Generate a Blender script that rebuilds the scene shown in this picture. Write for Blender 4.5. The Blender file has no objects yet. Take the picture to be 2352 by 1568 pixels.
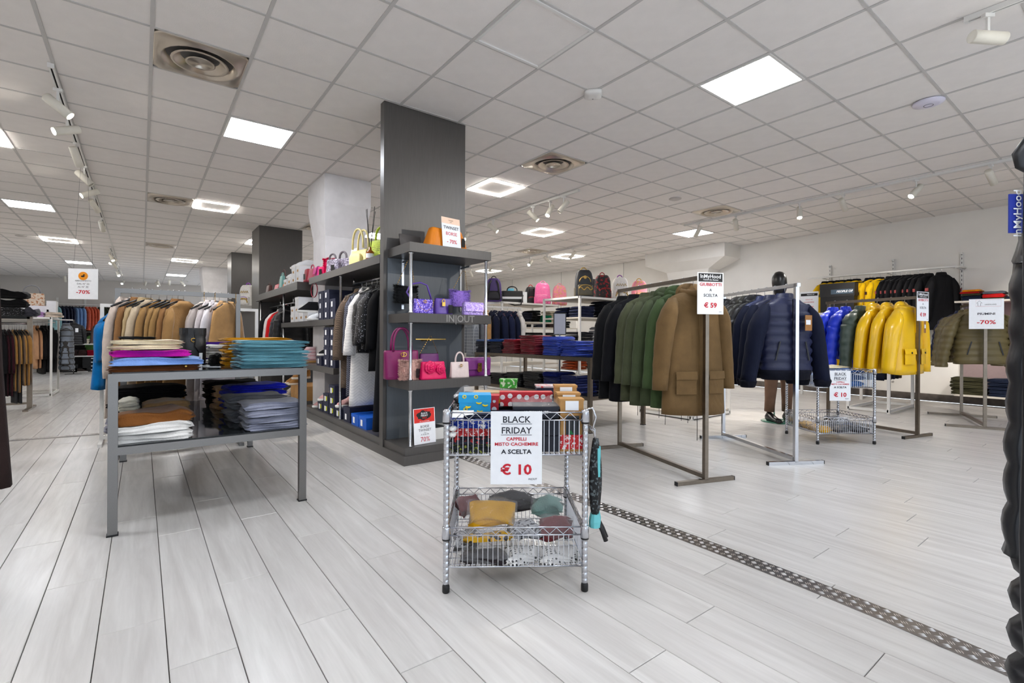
import bpy, math, random
from mathutils import Vector, Matrix, Euler
R = random.Random(7)
S = bpy.context.scene
COL = S.collection
PI = math.pi
# ---------------------------------------------------------------- camera
FPX, CXP, CYP, YAW, ROLL, CAMH = 1124.8, 1176.0, 773.38, .6474, .005, 1.055
CEIL = 3.138
cam = bpy.data.cameras.new('camera'); camo = bpy.data.objects.new('camera', cam); COL.objects.link(camo)
cam.sensor_width = 36; cam.lens = FPX / 2352 * 36
cam.shift_y = (CYP - 784) / 2352
cam.clip_start = .05
camo.location = (0, 0, CAMH)
camo.rotation_euler = (Matrix.Rotation(-YAW, 4, 'Z') @ Matrix.Rotation(PI / 2, 4, 'X') @ Matrix.Rotation(ROLL, 4, 'Z')).to_euler()
S.camera = camo
# ---------------------------------------------------------------- world and exposure
w = bpy.data.worlds.new('world'); S.world = w; w.use_nodes = True
w.node_tree.nodes['Background'].inputs[0].default_value = (.78, .88, 1, 1)
w.node_tree.nodes['Background'].inputs[1].default_value = 1.0
S.view_settings.view_transform = 'Standard'; S.view_settings.look = 'None'
S.view_settings.gamma = 1; S.view_settings.use_curve_mapping = False
S.view_settings.exposure = 1.17
S.cycles.max_bounces = 6; S.cycles.diffuse_bounces = 3; S.cycles.glossy_bounces = 3; S.cycles.transmission_bounces = 4; S.cycles.transparent_max_bounces = 8
S.cycles.caustics_reflective = False; S.cycles.caustics_refractive = False
PANEL_E, FRAME_E, SPOT_W = 15.0, 22.0, 80.0        # the lamps of the shop: LED panels, LED frames, track spots

# ---------------------------------------------------------------- pixels of the photograph to places
def ray(px, py):
    u, v = px - CXP, py - CYP
    c, s = math.cos(ROLL), math.sin(ROLL)
    u, v = u * c + v * s, -u * s + v * c
    X, Z = u / FPX, -v / FPX
    return Vector((X * math.cos(YAW) + math.sin(YAW), -X * math.sin(YAW) + math.cos(YAW), Z))
def PZ(px, py, z=0.):
    d = ray(px, py); t = (z - CAMH) / d.z; return Vector((d.x * t, d.y * t, z))
def PY(px, py, y):
    d = ray(px, py); t = y / d.y; return Vector((d.x * t, y, CAMH + d.z * t))
def PX(px, py, x):
    d = ray(px, py); t = x / d.x; return Vector((x, d.y * t, CAMH + d.z * t))
def project(x, y, z):
    X = x * math.cos(YAW) - y * math.sin(YAW); Y = x * math.sin(YAW) + y * math.cos(YAW); Z = z - CAMH
    if Y < .05: return None
    u, v = FPX * X / Y, -FPX * Z / Y; c, s = math.cos(ROLL), math.sin(ROLL)
    return CXP + u * c - v * s, CYP + u * s + v * c
def slope(y): return 0. if y < 6.85 else -(y - 6.85) * .0177       # the far aisle falls gently beyond the metal strip
def PF(px, py):
    z = 0.
    for _ in range(12):
        p = PZ(px, py, z); z = slope(p.y)
    return Vector((p.x, p.y, z))

# ---------------------------------------------------------------- materials
def lin(c):
    return tuple(((v / 255) / 12.92 if v / 255 <= .04045 else ((v / 255 + .055) / 1.055) ** 2.4) for v in c) + (1,)
MC = {}
def mat(name, c, r=.6, m=0., var=.1, scale=30., bump=0., bscale=250., coat=0., sheen=0., trans=0., emit=0., ior=1.45, pattern=None, c2=None, aniso=None, wr=0., spec=.5):
    if name in MC: return MC[name]
    M = bpy.data.materials.new(name); M.use_nodes = True; MC[name] = M
    nt = M.node_tree; N = nt.nodes; L = nt.links; b = N['Principled BSDF']
    I = b.inputs
    I['Roughness'].default_value = r; I['Metallic'].default_value = m; I['Specular IOR Level'].default_value = spec
    I['Coat Weight'].default_value = coat; I['Coat Roughness'].default_value = .12
    I['Sheen Weight'].default_value = sheen; I['Sheen Roughness'].default_value = .4
    I['Transmission Weight'].default_value = trans; I['IOR'].default_value = ior
    col = lin(c); I['Base Color'].default_value = col
    if emit:
        I['Emission Color'].default_value = col; I['Emission Strength'].default_value = emit
    tc = N.new('ShaderNodeTexCoord'); out = tc.outputs['Object']
    def mp(sx, sy, sz, rot=(0, 0, 0)):
        n = N.new('ShaderNodeMapping'); n.inputs['Scale'].default_value = (sx, sy, sz); n.inputs['Rotation'].default_value = rot
        L.new(out, n.inputs[0]); return n.outputs[0]
    last = None
    if pattern:
        mx = N.new('ShaderNodeMix'); mx.data_type = 'RGBA'; mx.inputs[6].default_value = col; mx.inputs[7].default_value = lin(c2)
        k, sc = pattern[:2]
        if k == 'dots':
            t = N.new('ShaderNodeTexVoronoi'); t.inputs['Scale'].default_value = sc; t.inputs['Randomness'].default_value = .25
            L.new(out, t.inputs['Vector']); g = N.new('ShaderNodeMath'); g.operation = 'LESS_THAN'; g.inputs[1].default_value = .3
            L.new(t.outputs['Distance'], g.inputs[0]); f = g.outputs[0]
        elif k == 'spots':
            t = N.new('ShaderNodeTexNoise'); t.inputs['Scale'].default_value = sc; t.inputs['Detail'].default_value = 2
            L.new(out, t.inputs['Vector']); g = N.new('ShaderNodeMath'); g.operation = 'GREATER_THAN'; g.inputs[1].default_value = .57
            L.new(t.outputs['Fac'], g.inputs[0]); f = g.outputs[0]
        elif k == 'glitter':
            t = N.new('ShaderNodeTexVoronoi'); t.inputs['Scale'].default_value = sc
            L.new(out, t.inputs['Vector']); g = N.new('ShaderNodeSeparateColor'); L.new(t.outputs['Color'], g.inputs[0])
            h = N.new('ShaderNodeMath'); h.operation = 'GREATER_THAN'; h.inputs[1].default_value = pattern[2] if len(pattern) > 2 else .72; L.new(g.outputs[0], h.inputs[0]); f = h.outputs[0]
        elif k == 'zig':
            sx = N.new('ShaderNodeSeparateXYZ'); L.new(out, sx.inputs[0])
            pp = N.new('ShaderNodeMath'); pp.operation = 'PINGPONG'; pp.inputs[1].default_value = .05
            ad = N.new('ShaderNodeMath'); ad.operation = 'ADD'; L.new(sx.outputs[0], ad.inputs[0]); L.new(sx.outputs[1], ad.inputs[1])
            L.new(ad.outputs[0], pp.inputs[0])
            a2 = N.new('ShaderNodeMath'); a2.operation = 'ADD'; L.new(pp.outputs[0], a2.inputs[0]); L.new(sx.outputs[2], a2.inputs[1])
            m2 = N.new('ShaderNodeMath'); m2.operation = 'MULTIPLY'; m2.inputs[1].default_value = sc; L.new(a2.outputs[0], m2.inputs[0])
            fr = N.new('ShaderNodeMath'); fr.operation = 'FRACT'; L.new(m2.outputs[0], fr.inputs[0])
            g = N.new('ShaderNodeMath'); g.operation = 'GREATER_THAN'; g.inputs[1].default_value = .5; L.new(fr.outputs[0], g.inputs[0]); f = g.outputs[0]
        elif k == 'check':
            sx = N.new('ShaderNodeSeparateXYZ'); L.new(out, sx.inputs[0]); fs = []
            for ax in (0, 2):
                m2 = N.new('ShaderNodeMath'); m2.operation = 'MULTIPLY'; m2.inputs[1].default_value = sc; L.new(sx.outputs[ax], m2.inputs[0])
                fr = N.new('ShaderNodeMath'); fr.operation = 'FRACT'; L.new(m2.outputs[0], fr.inputs[0])
                g = N.new('ShaderNodeMath'); g.operation = 'LESS_THAN'; g.inputs[1].default_value = .16; L.new(fr.outputs[0], g.inputs[0]); fs.append(g)
            g = N.new('ShaderNodeMath'); g.operation = 'MAXIMUM'; L.new(fs[0].outputs[0], g.inputs[0]); L.new(fs[1].outputs[0], g.inputs[1]); f = g.outputs[0]
        elif k == 'stripe':
            sx = N.new('ShaderNodeSeparateXYZ'); L.new(out, sx.inputs[0])
            m2 = N.new('ShaderNodeMath'); m2.operation = 'MULTIPLY'; m2.inputs[1].default_value = sc; L.new(sx.outputs[2], m2.inputs[0])
            fr = N.new('ShaderNodeMath'); fr.operation = 'FRACT'; L.new(m2.outputs[0], fr.inputs[0])
            g = N.new('ShaderNodeMath'); g.operation = 'LESS_THAN'; g.inputs[1].default_value = .4; L.new(fr.outputs[0], g.inputs[0]); f = g.outputs[0]
        L.new(f, mx.inputs[0]); last = mx.outputs[2]
    if var:
        t = N.new('ShaderNodeTexNoise'); t.inputs['Scale'].default_value = scale; t.inputs['Detail'].default_value = 3
        L.new(mp(*aniso) if aniso else out, t.inputs['Vector'])
        mr = N.new('ShaderNodeMapRange'); mr.inputs[3].default_value = 1 - var; mr.inputs[4].default_value = 1 + var
        mr.inputs[1].default_value = .3; mr.inputs[2].default_value = .7
        L.new(t.outputs['Fac'], mr.inputs[0])
        mx = N.new('ShaderNodeMix'); mx.data_type = 'RGBA'; mx.blend_type = 'MULTIPLY'; mx.inputs[0].default_value = 1
        if last: L.new(last, mx.inputs[6])
        else: mx.inputs[6].default_value = col
        L.new(mr.outputs[0], mx.inputs[7]); last = mx.outputs[2]
    if last: L.new(last, I['Base Color'])
    if bump:
        t = N.new('ShaderNodeTexNoise'); t.inputs['Scale'].default_value = bscale; t.inputs['Detail'].default_value = 2
        L.new(mp(*aniso) if aniso else out, t.inputs['Vector'])
        bp = N.new('ShaderNodeBump'); bp.inputs['Strength'].default_value = bump; bp.inputs['Distance'].default_value = .004
        L.new(t.outputs['Fac'], bp.inputs['Height']); L.new(bp.outputs[0], I['Normal'])
        if wr:
            t = N.new('ShaderNodeTexNoise'); t.inputs['Scale'].default_value = 7; t.inputs['Detail'].default_value = 3; t.inputs['Distortion'].default_value = .8
            L.new(mp(1, 1, .55), t.inputs['Vector'])
            b2 = N.new('ShaderNodeBump'); b2.inputs['Strength'].default_value = wr; b2.inputs['Distance'].default_value = .03
            L.new(t.outputs['Fac'], b2.inputs['Height']); L.new(b2.outputs[0], bp.inputs['Normal'])
    return M
def cloth(c, **k):
    lum = sum(c) / 765
    a = dict(r=.85, var=.1, scale=14, bump=.35, bscale=220, sheen=.12, wr=.4); a.update(k); a['sheen'] *= min(1, lum * 1.6); a['spec'] = .2
    return mat('cloth_%d_%d_%d_%s' % (c[0], c[1], c[2], '_'.join('%s' % v for v in k.values()).replace(' ', '')), c, **a)
def wool(c, **k): return cloth(c, bump=.7, bscale=140, sheen=.35, **k)
def shiny(c, **k):
    a = dict(r=.45, var=.06, scale=10, bump=.25, bscale=45, wr=.3); a.update(k)
    return mat('nylon_%d_%d_%d' % tuple(c), c, **a)
def leather(c): return mat('leather_%d_%d_%d' % tuple(c), c, r=.38, var=.06, bump=.2, bscale=160)
def wrapped(c): return mat('wrapped_%d_%d_%d' % tuple(c), c, r=.6, var=.12, scale=18, bump=.8, bscale=22, coat=1.)
def paper(c): return mat('paper_%d_%d_%d' % tuple(c), c, r=.7, var=.02)
STEEL = mat('brushed_steel', (128, 126, 124), r=.36, m=1, var=.08, aniso=(60, 60, 3))
CHROME = mat('chrome', (205, 206, 210), r=.16, m=1, var=.03)
DSTEEL = mat('bronzed_steel', (132, 122, 110), r=.35, m=1, var=.08)
WHITE = mat('white_paint', (232, 230, 226), r=.45, var=.02)
BLACKP = mat('black_plastic', (22, 22, 24), r=.4, var=.05)
GOLD = mat('gold_metal', (212, 170, 88), r=.25, m=1, var=.05)
INK = mat('black_ink', (24, 26, 40), r=.6, var=0)
RED = mat('red_ink', (205, 30, 50), r=.6, var=0)
PAPER = paper((244, 246, 250))
GLASS = mat('clear_glass', (225, 240, 236), r=.03, trans=1., var=0, ior=1.45)
SMOKED = mat('smoked_glass', (60, 66, 70), r=.05, trans=.75, var=0, ior=1.45)

# ---------------------------------------------------------------- geometry
class G:
    def __init__(s): s.v = []; s.f = []
    def add(s, vs, fs):
        o = len(s.v); s.v += [tuple(p) for p in vs]; s.f += [tuple(i + o for i in f) for f in fs]; return s
    def box(s, x0, x1, y0, y1, z0, z1, M=None):
        vs = [Vector((x, y, z)) for z in (z0, z1) for y in (y0, y1) for x in (x0, x1)]
        if M is not None: vs = [M @ p for p in vs]
        return s.add(vs, [(0, 2, 3, 1), (4, 5, 7, 6), (0, 1, 5, 4), (1, 3, 7, 5), (3, 2, 6, 7), (2, 0, 4, 6)])
    def cbox(s, c, d, rz=0., rx=0.):
        M = Matrix.Translation(c) @ Matrix.Rotation(rz, 4, 'Z') @ Matrix.Rotation(rx, 4, 'X')
        return s.box(-d[0] / 2, d[0] / 2, -d[1] / 2, d[1] / 2, -d[2] / 2, d[2] / 2, M)
    def bar(s, a, b, wd, ht=None, up=(0, 0, 1)):
        a = Vector(a); b = Vector(b); d = (b - a).normalized(); up = Vector(up)
        if abs(d.dot(up)) > .95: up = Vector((0, 1, 0))
        x = d.cross(up).normalized(); u = x.cross(d); h = (ht or wd) / 2; k = wd / 2
        vs = [p + x * i * k + u * j * h for p in (a, b) for i, j in ((-1, -1), (1, -1), (1, 1), (-1, 1))]
        return s.add(vs, [(0, 1, 2, 3), (7, 6, 5, 4), (0, 4, 5, 1), (1, 5, 6, 2), (2, 6, 7, 3), (3, 7, 4, 0)])
    def tube(s, pts, r, n=8, closed=False):
        pts = [Vector(p) for p in pts]; m = len(pts)
        rs = r if isinstance(r, (list, tuple)) else [r] * m
        up = None; rings = []
        for i, p in enumerate(pts):
            t = (pts[(i + 1) % m] - pts[i - 1]) if closed else (pts[min(i + 1, m - 1)] - pts[max(i - 1, 0)])
            t = t.normalized() if t.length > 1e-9 else Vector((0, 0, 1))
            if up is None:
                up = Vector((0, 0, 1)) if abs(t.z) < .9 else Vector((1, 0, 0))
            up = (up - t * up.dot(t)); up = up.normalized() if up.length > 1e-6 else t.orthogonal().normalized()
            sd = t.cross(up)
            rings.append([p + (up * math.cos(2 * PI * k / n) + sd * math.sin(2 * PI * k / n)) * rs[i] for k in range(n)])
        if closed: rings.append(rings[0])
        return s.loft(rings, cap=not closed)
    def loft(s, rings, cap=True, cap0=None, cap1=None):
        n = len(rings[0]); vs = [p for r in rings for p in r]; fs = []
        for i in range(len(rings) - 1):
            for k in range(n):
                k2 = (k + 1) % n
                fs.append((i * n + k, i * n + k2, (i + 1) * n + k2, (i + 1) * n + k))
        if cap if cap0 is None else cap0: fs.append(tuple(range(n - 1, -1, -1)))
        if cap if cap1 is None else cap1: fs.append(tuple((len(rings) - 1) * n + k for k in range(n)))
        return s.add(vs, fs)
    def lathe(s, prof, n=16, c=(0, 0, 0), M=None, cap=True):
        c = Vector(c); rings = []
        for r, z in prof:
            ring = [Vector((r * math.cos(2 * PI * k / n), r * math.sin(2 * PI * k / n), z)) for k in range(n)]
            rings.append([(M @ p if M is not None else p) + c for p in ring])
        return s.loft(rings, cap)
    def ball(s, c, rx, ry, rz, n=14, m=8, e=1.):
        c = Vector(c); rings = []
        for i in range(m + 1):
            a = -PI / 2 + PI * i / m; q = max(abs(math.cos(a)), .02) ** e
            rings.append([c + Vector((rx * q * math.cos(2 * PI * k / n), ry * q * math.sin(2 * PI * k / n), rz * math.sin(a))) for k in range(n)])
        return s.loft(rings, True)
    def grid(s, f, nu, nv):
        vs = [f(i / nu, j / nv) for j in range(nv + 1) for i in range(nu + 1)]
        return s.add(vs, [(j * (nu + 1) + i, j * (nu + 1) + i + 1, (j + 1) * (nu + 1) + i + 1, (j + 1) * (nu + 1) + i) for j in range(nv) for i in range(nu)])
def rrect(w, d, n=20, e=.45, cx=0., cy=0., z=0.):
    o = []
    for k in range(n):
        a = 2 * PI * (k + .5) / n; c, s = math.cos(a), math.sin(a)
        o.append(Vector((cx + w / 2 * math.copysign(abs(c) ** e, c), cy + d / 2 * math.copysign(abs(s) ** e, s), z)))
    return o
def mesh(name, g, m=None, smooth=True):
    me = bpy.data.meshes.new(name); me.from_pydata(g.v, [], g.f)
    if m: me.materials.append(m)
    if smooth: me.polygons.foreach_set('use_smooth', [True] * len(me.polygons))
    me.update(); return me
def ob(name, g, m=None, parent=None, smooth=True, loc=None, rz=None, rot=None):
    me = g if isinstance(g, bpy.types.Mesh) else mesh(name, g, m, smooth)
    o = bpy.data.objects.new(name, me); COL.objects.link(o)
    if parent: o.parent = parent
    if loc is not None: o.location = loc
    if rz is not None: o.rotation_euler = (0, 0, rz)
    if rot is not None: o.rotation_euler = rot
    return o
def tag(o, label, cat, group=None):
    o['label'] = label; o['category'] = cat
    if group: o['group'] = group
    return o
def thing(name, label, cat, loc=(0, 0, 0), rz=0., group=None):
    o = bpy.data.objects.new(name, None); COL.objects.link(o); o.empty_display_size = .05
    o.location = loc; o.rotation_euler = (0, 0, rz); return tag(o, label, cat, group)
def struct(name, g, m, parent=None, smooth=False):
    o = ob(name, g, m, parent, smooth)
    if not parent: o['kind'] = 'structure'
    return o
def stuff(o): o['kind'] = 'stuff'; return o
def dup(o, parent=None):
    c = o.copy(); COL.objects.link(c); c.parent = parent
    for ch in o.children: dup(ch, c)
    return c
TXT = {}
def text(s, size, m, parent, loc, bold=0., align='CENTER', name='printed_text', sx=1., rot=(PI / 2, 0, 0), shear=0., label=None):
    cu = bpy.data.curves.new('t', 'FONT'); cu.body = s; cu.size = size; cu.align_x = align; cu.align_y = 'CENTER'
    cu.extrude = .0002; cu.offset = bold * size; cu.shear = shear; cu.resolution_u = 2
    t = bpy.data.objects.new('t', cu); COL.objects.link(t)
    dg = bpy.context.evaluated_depsgraph_get()
    me = bpy.data.meshes.new_from_object(t.evaluated_get(dg)); me.name = name
    COL.objects.unlink(t); bpy.data.objects.remove(t); me.materials.clear(); me.materials.append(m)
    o = bpy.data.objects.new(name, me); COL.objects.link(o); o.parent = parent
    o.location = loc; o.rotation_euler = rot; o.scale = (sx, 1, 1)
    return o
# ================================================================ THE ROOM
X0, X1, Y0, Y1 = -4.0, 10.75, -3.2, 24.4
YB = 17.2                                            # back wall of the right-hand hall
GX, GY, T = .0482, 4.1161, .6                        # ceiling grid
WALLM = mat('wall_paint', (240, 236, 230), r=.8, var=.025, scale=3, bump=.08, bscale=60)
TILEM = mat('ceiling_tile', (240, 235, 231), r=.9, var=.02, scale=8, bump=.25, bscale=180)
GRIDM = mat('ceiling_grid_metal', (200, 197, 194), r=.5, var=.02)
def floor_material():
    M = mat('floor_laminate', (206, 203, 198), r=.27, var=0)
    nt = M.node_tree; N = nt.nodes; L = nt.links; b = N['Principled BSDF']
    geo = N.new('ShaderNodeNewGeometry'); oi = N.new('ShaderNodeObjectInfo')
    rnd = N.new('ShaderNodeMath'); rnd.operation = 'ADD'; L.new(geo.outputs['Random Per Island'], rnd.inputs[0]); L.new(oi.outputs['Random'], rnd.inputs[1])
    off = N.new('ShaderNodeCombineXYZ'); m9 = N.new('ShaderNodeMath'); m9.operation = 'MULTIPLY'; m9.inputs[1].default_value = 9
    L.new(rnd.outputs[0], m9.inputs[0]); L.new(m9.outputs[0], off.inputs[2])
    vm = N.new('ShaderNodeVectorMath'); vm.operation = 'MULTIPLY'; vm.inputs[1].default_value = (9, .7, 1); L.new(geo.outputs['Position'], vm.inputs[0])
    va = N.new('ShaderNodeVectorMath'); va.operation = 'ADD'; L.new(vm.outputs[0], va.inputs[0]); L.new(off.outputs[0], va.inputs[1])
    t1 = N.new('ShaderNodeTexNoise'); t1.inputs['Scale'].default_value = 1.6; t1.inputs['Detail'].default_value = 5; t1.inputs['Distortion'].default_value = 1.2
    L.new(va.outputs[0], t1.inputs['Vector'])
    t2 = N.new('ShaderNodeTexNoise'); t2.inputs['Scale'].default_value = 14; t2.inputs['Detail'].default_value = 3; L.new(va.outputs[0], t2.inputs['Vector'])
    cr = N.new('ShaderNodeValToRGB'); e = cr.color_ramp.elements
    e[0].position = .3; e[0].color = lin((200, 196, 192)); e[1].position = .72; e[1].color = lin((220, 217, 213))
    L.new(t1.outputs['Fac'], cr.inputs[0])
    mr = N.new('ShaderNodeMapRange'); mr.inputs[1].default_value = .3; mr.inputs[2].default_value = .7; mr.inputs[3].default_value = .97; mr.inputs[4].default_value = 1.02
    L.new(t2.outputs['Fac'], mr.inputs[0])
    mr2 = N.new('ShaderNodeMapRange'); mr2.inputs[2].default_value = 2; mr2.inputs[3].default_value = .95; mr2.inputs[4].default_value = 1.03; L.new(rnd.outputs[0], mr2.inputs[0])
    mm = N.new('ShaderNodeMath'); mm.operation = 'MULTIPLY'; L.new(mr.outputs[0], mm.inputs[0]); L.new(mr2.outputs[0], mm.inputs[1])
    mx = N.new('ShaderNodeMix'); mx.data_type = 'RGBA'; mx.blend_type = 'MULTIPLY'; mx.inputs[0].default_value = 1
    L.new(cr.outputs[0], mx.inputs[6]); L.new(mm.outputs[0], mx.inputs[7]); L.new(mx.outputs[2], b.inputs['Base Color'])
    bp = N.new('ShaderNodeBump'); bp.inputs['Strength'].default_value = .08; bp.inputs['Distance'].default_value = .002; L.new(t2.outputs['Fac'], bp.inputs['Height']); L.new(bp.outputs[0], b.inputs['Normal'])
    return M
PLANK = floor_material()
def inview(pts):
    q = [project(*p) for p in pts]
    if any(a is None for a in q): return 0.
    xs = [a[0] for a in q]; ys = [a[1] for a in q]
    if max(xs) < 0 or min(xs) > 2352 or max(ys) < 0 or min(ys) > 1568: return 0.
    ar = 0.
    for i in range(len(q)): ar += q[i - 1][0] * q[i][1] - q[i][0] * q[i - 1][1]
    return abs(ar) / 2
# ---- floor: dark bed, planks laid along y
g = G().box(X0, X1, Y0, 6.85, -.06, -.012).box(1.65, X1, 6.85, Y1, -.06, -.012)
g.add([(X0, 6.85, -.012), (1.65, 6.85, -.012), (1.65, Y1, slope(Y1) - .012), (X0, Y1, slope(Y1) - .012)], [(0, 1, 2, 3)])
floor = struct('floor', g, mat('floor_joint', (78, 74, 72), r=.8, var=.05))
PW, PL = .1925, 1.285
planks = []; rr = random.Random(3)
nx = int((X1 - X0) / PW) + 1
for i in range(nx):
    x = X0 + i * PW + .03; off = (i * .43 + rr.random() * .25) % 1 * PL
    y = Y0 - off
    while y < Y1:
        a, b = max(y, Y0), min(y + PL, Y1)
        cuts = [(a, b)]
        if a < 6.85 < b and x < 1.6: cuts = [(a, 6.85), (6.85, b)]
        for (a2, b2) in cuts:
            if b2 - a2 > .03 and x + PW < X1: planks.append((inview([(x, a2, 0), (x + PW, a2, 0), (x + PW, b2, slope(b2)), (x, b2, slope(b2))]), x, a2, b2))
        y += PL
planks.sort(reverse=True)
def plank_geo(g, x, a, b, big):
    e = .0014; za, zb = (slope(a), slope(b)) if x < 1.6 else (0, 0)
    x0, x1, a, b = x + e, x + PW - e, a + e, b - e
    if big:
        k = .0016
        g.add([(x0, a, za - .012), (x1, a, za - .012), (x1, b, zb - .012), (x0, b, zb - .012), (x0, a, za - k), (x1, a, za - k), (x1, b, zb - k), (x0, b, zb - k),
               (x0 + k, a + k, za), (x1 - k, a + k, za), (x1 - k, b - k, zb), (x0 + k, b - k, zb)],
              [(8, 9, 10, 11), (0, 1, 5, 4), (1, 2, 6, 5), (2, 3, 7, 6), (3, 0, 4, 7), (4, 5, 9, 8), (5, 6, 10, 9), (6, 7, 11, 10), (7, 4, 8, 11)])
    else: g.add([(x0, a, za), (x1, a, za), (x1, b, zb), (x0, b, zb)], [(0, 1, 2, 3)])
for k, (ar, x, a, b) in enumerate(planks[:300]):
    g = G(); plank_geo(g, x, a, b, True); ob('plank', g, PLANK, floor, False)
g = G()
for ar, x, a, b in planks[300:]: plank_geo(g, x, a, b, False)
stuff(ob('plank_field', g, PLANK, floor, False))
# ---- ceiling: backing, grid bars, tiles
ceiling = struct('ceiling', G().box(X0, X1, Y0, Y1, CEIL + .03, CEIL + .1), mat('ceiling_void', (120, 116, 112), r=.9, var=0))
PANELS = [(1, 2), (-3, 11), (-3, 24), (1, 27), (6, -4), (14, 2), (6, 9), (6, 15), (10, 12), (-3, -1), (1, -4), (6, -10), (10, -8), (-3, -7), (1, -10)]
FRAMES = [(-3, 5), (1, 8), (-3, 17), (1, 20), (3, 13), (6, 2), (10, 5), (14, 8), (14, 14), (10, 18)]
DIFFS = [(0, 0), (0, 8), (0, 16), (6, 0), (12, 0), (12, 8), (4, 9)]
taken = set(PANELS) | set(FRAMES) | set(DIFFS)
bw = .012
for i in range(-7, 19):
    x = GX + i * T
    if X0 < x < X1: ob('grid_bar', G().box(x - bw, x + bw, Y0, Y1, CEIL - .003, CEIL + .03), GRIDM, ceiling, False)
for j in range(-13, 35):
    y = GY + j * T
    if Y0 < y < Y1: ob('grid_bar', G().box(X0, X1, y - bw * .8, y + bw * .8, CEIL - .002, CEIL + .028), GRIDM, ceiling, False)
tiles = []
for i in range(-7, 18):
    for j in range(-13, 34):
        if (i, j) in taken: continue
        x, y = GX + i * T, GY + j * T
        x0, x1, y0, y1 = max(x, X0), min(x + T, X1), max(y, Y0), min(y + T, Y1)
        if x1 - x0 < .05 or y1 - y0 < .05: continue
        tiles.append((inview([(x0, y0, CEIL), (x1, y0, CEIL), (x1, y1, CEIL), (x0, y1, CEIL)]), x0, x1, y0, y1))
tiles.sort(reverse=True)
full = mesh('tile', G().box(-.29, .29, -.29, .29, .002, .018), TILEM, False)
k = 0; g = G()
for ar, x0, x1, y0, y1 in tiles:
    if k < 300 and x1 - x0 > .59 and y1 - y0 > .59:
        ob('ceiling_tile', full, None, ceiling, loc=((x0 + x1) / 2, (y0 + y1) / 2, CEIL)); k += 1
    else: g.box(x0 + .01, x1 - .01, y0 + .01, y1 - .01, CEIL + .002, CEIL + .018)
stuff(ob('tile_field', g, TILEM, ceiling, False))
# ---- walls
WZ = -.5
struct('wall_right', G().box(X1, X1 + .15, Y0, YB, 0, CEIL + .1), WALLM)
struct('wall_back', G().box(2.2, X1 + .15, YB, YB + .15, -.3, CEIL + .1), WALLM)
struct('wall_far', G().box(X0 - .15, 2.5, Y1, Y1 + .15, WZ, CEIL + .1), mat('wall_paint_grey', (216, 210, 204), r=.8, var=.02, scale=3))
struct('wall_left', G().box(X0 - .15, X0, Y0, Y1, WZ, CEIL + .1), WALLM)
struct('wall_rear', G().box(X0 - .15, -2.6, Y0 - .15, Y0, 0, CEIL + .1).box(6.4, X1 + .15, Y0 - .15, Y0, 0, CEIL + .1).box(-2.6, 6.4, Y0 - .15, Y0, 2.7, CEIL + .1), WALLM)
win = struct('window_1', G().box(-2.6, 6.4, Y0 - .1, Y0 - .04, 0, .1), mat('shopfront_frame', (60, 60, 62), r=.4, var=.03))      # unseen shop front, assumed behind the photographer for the cool daylight
for k in range(7): ob('mullion', G().box(-2.6 + k * 1.5 - .03, -2.6 + k * 1.5 + .03, Y0 - .1, Y0 - .04, .1, 2.7), MC['shopfront_frame'], win, False)
struct('baseboard_right', G().box(X1 - .02, X1, Y0, 6.1, 0, .12), mat('stone_skirting', (96, 88, 82), r=.6, var=.35, scale=9))
for y in (9.05, 11.6, 14.2): struct('trim_%d' % int(y), G().box(X1 - .004, X1 + .01, y, y + .012, 0, CEIL), mat('joint_line', (168, 164, 160), r=.8, var=0))
# ---- pillars
DARK = mat('dark_laminate', (74, 71, 69), r=.36, var=.09, scale=6, aniso=(40, 40, 1.2), bump=.05, bscale=90)
DARKLIT = mat('dark_laminate_bluelit', (88, 94, 100), r=.4, var=.06, scale=6, aniso=(40, 40, 1.2))  # same laminate as the pillar, with bluish light put into its colour
def pillar(name, x0, x1, y0, y1): return struct(name, G().box(x0, x1, y0, y1, 0, CEIL), DARK)
pillar('wall_pillar_near', 1.702, 2.54, 4.14, 4.22)
pillar('wall_pillar_middle', 1.76, 2.53, 10.25, 11.0)
pillar('wall_pillar_far', 1.78, 2.4, 14.0, 14.7)
def flared(name, x0, x1, y0, y1, zc, out, m, ax='y'):
    # square shaft with a capital that widens under the ceiling
    rings = []
    for z, e in ((-.3, 0), (zc, 0), (zc + .22, .06), (zc + .42, out), (CEIL, out)):
        ex, ey = (e, e * .4) if ax == 'x' else (e * .4, e)
        rings.append([Vector(p) for p in ((x0 - ex, y0 - ey, z), (x1 + ex, y0 - ey, z), (x1 + ex, y1 + ey, z), (x0 - ex, y1 + ey, z))])
    return struct(name, G().loft(rings), m)
RAWW = mat('white_rough_paint', (226, 224, 226), r=.8, var=.05, scale=7, bump=.3, bscale=30)
flared('wall_column_white', 1.9, 2.42, 6.55, 7.1, 2.36, .11, RAWW)
flared('wall_column_far', 1.5, 2.3, 17.6, 18.3, 2.5, .12, RAWW)
flared('wall_pilaster', 10.3, 10.75, 6.25, 7.25, 2.42, .55, WALLM)
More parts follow.
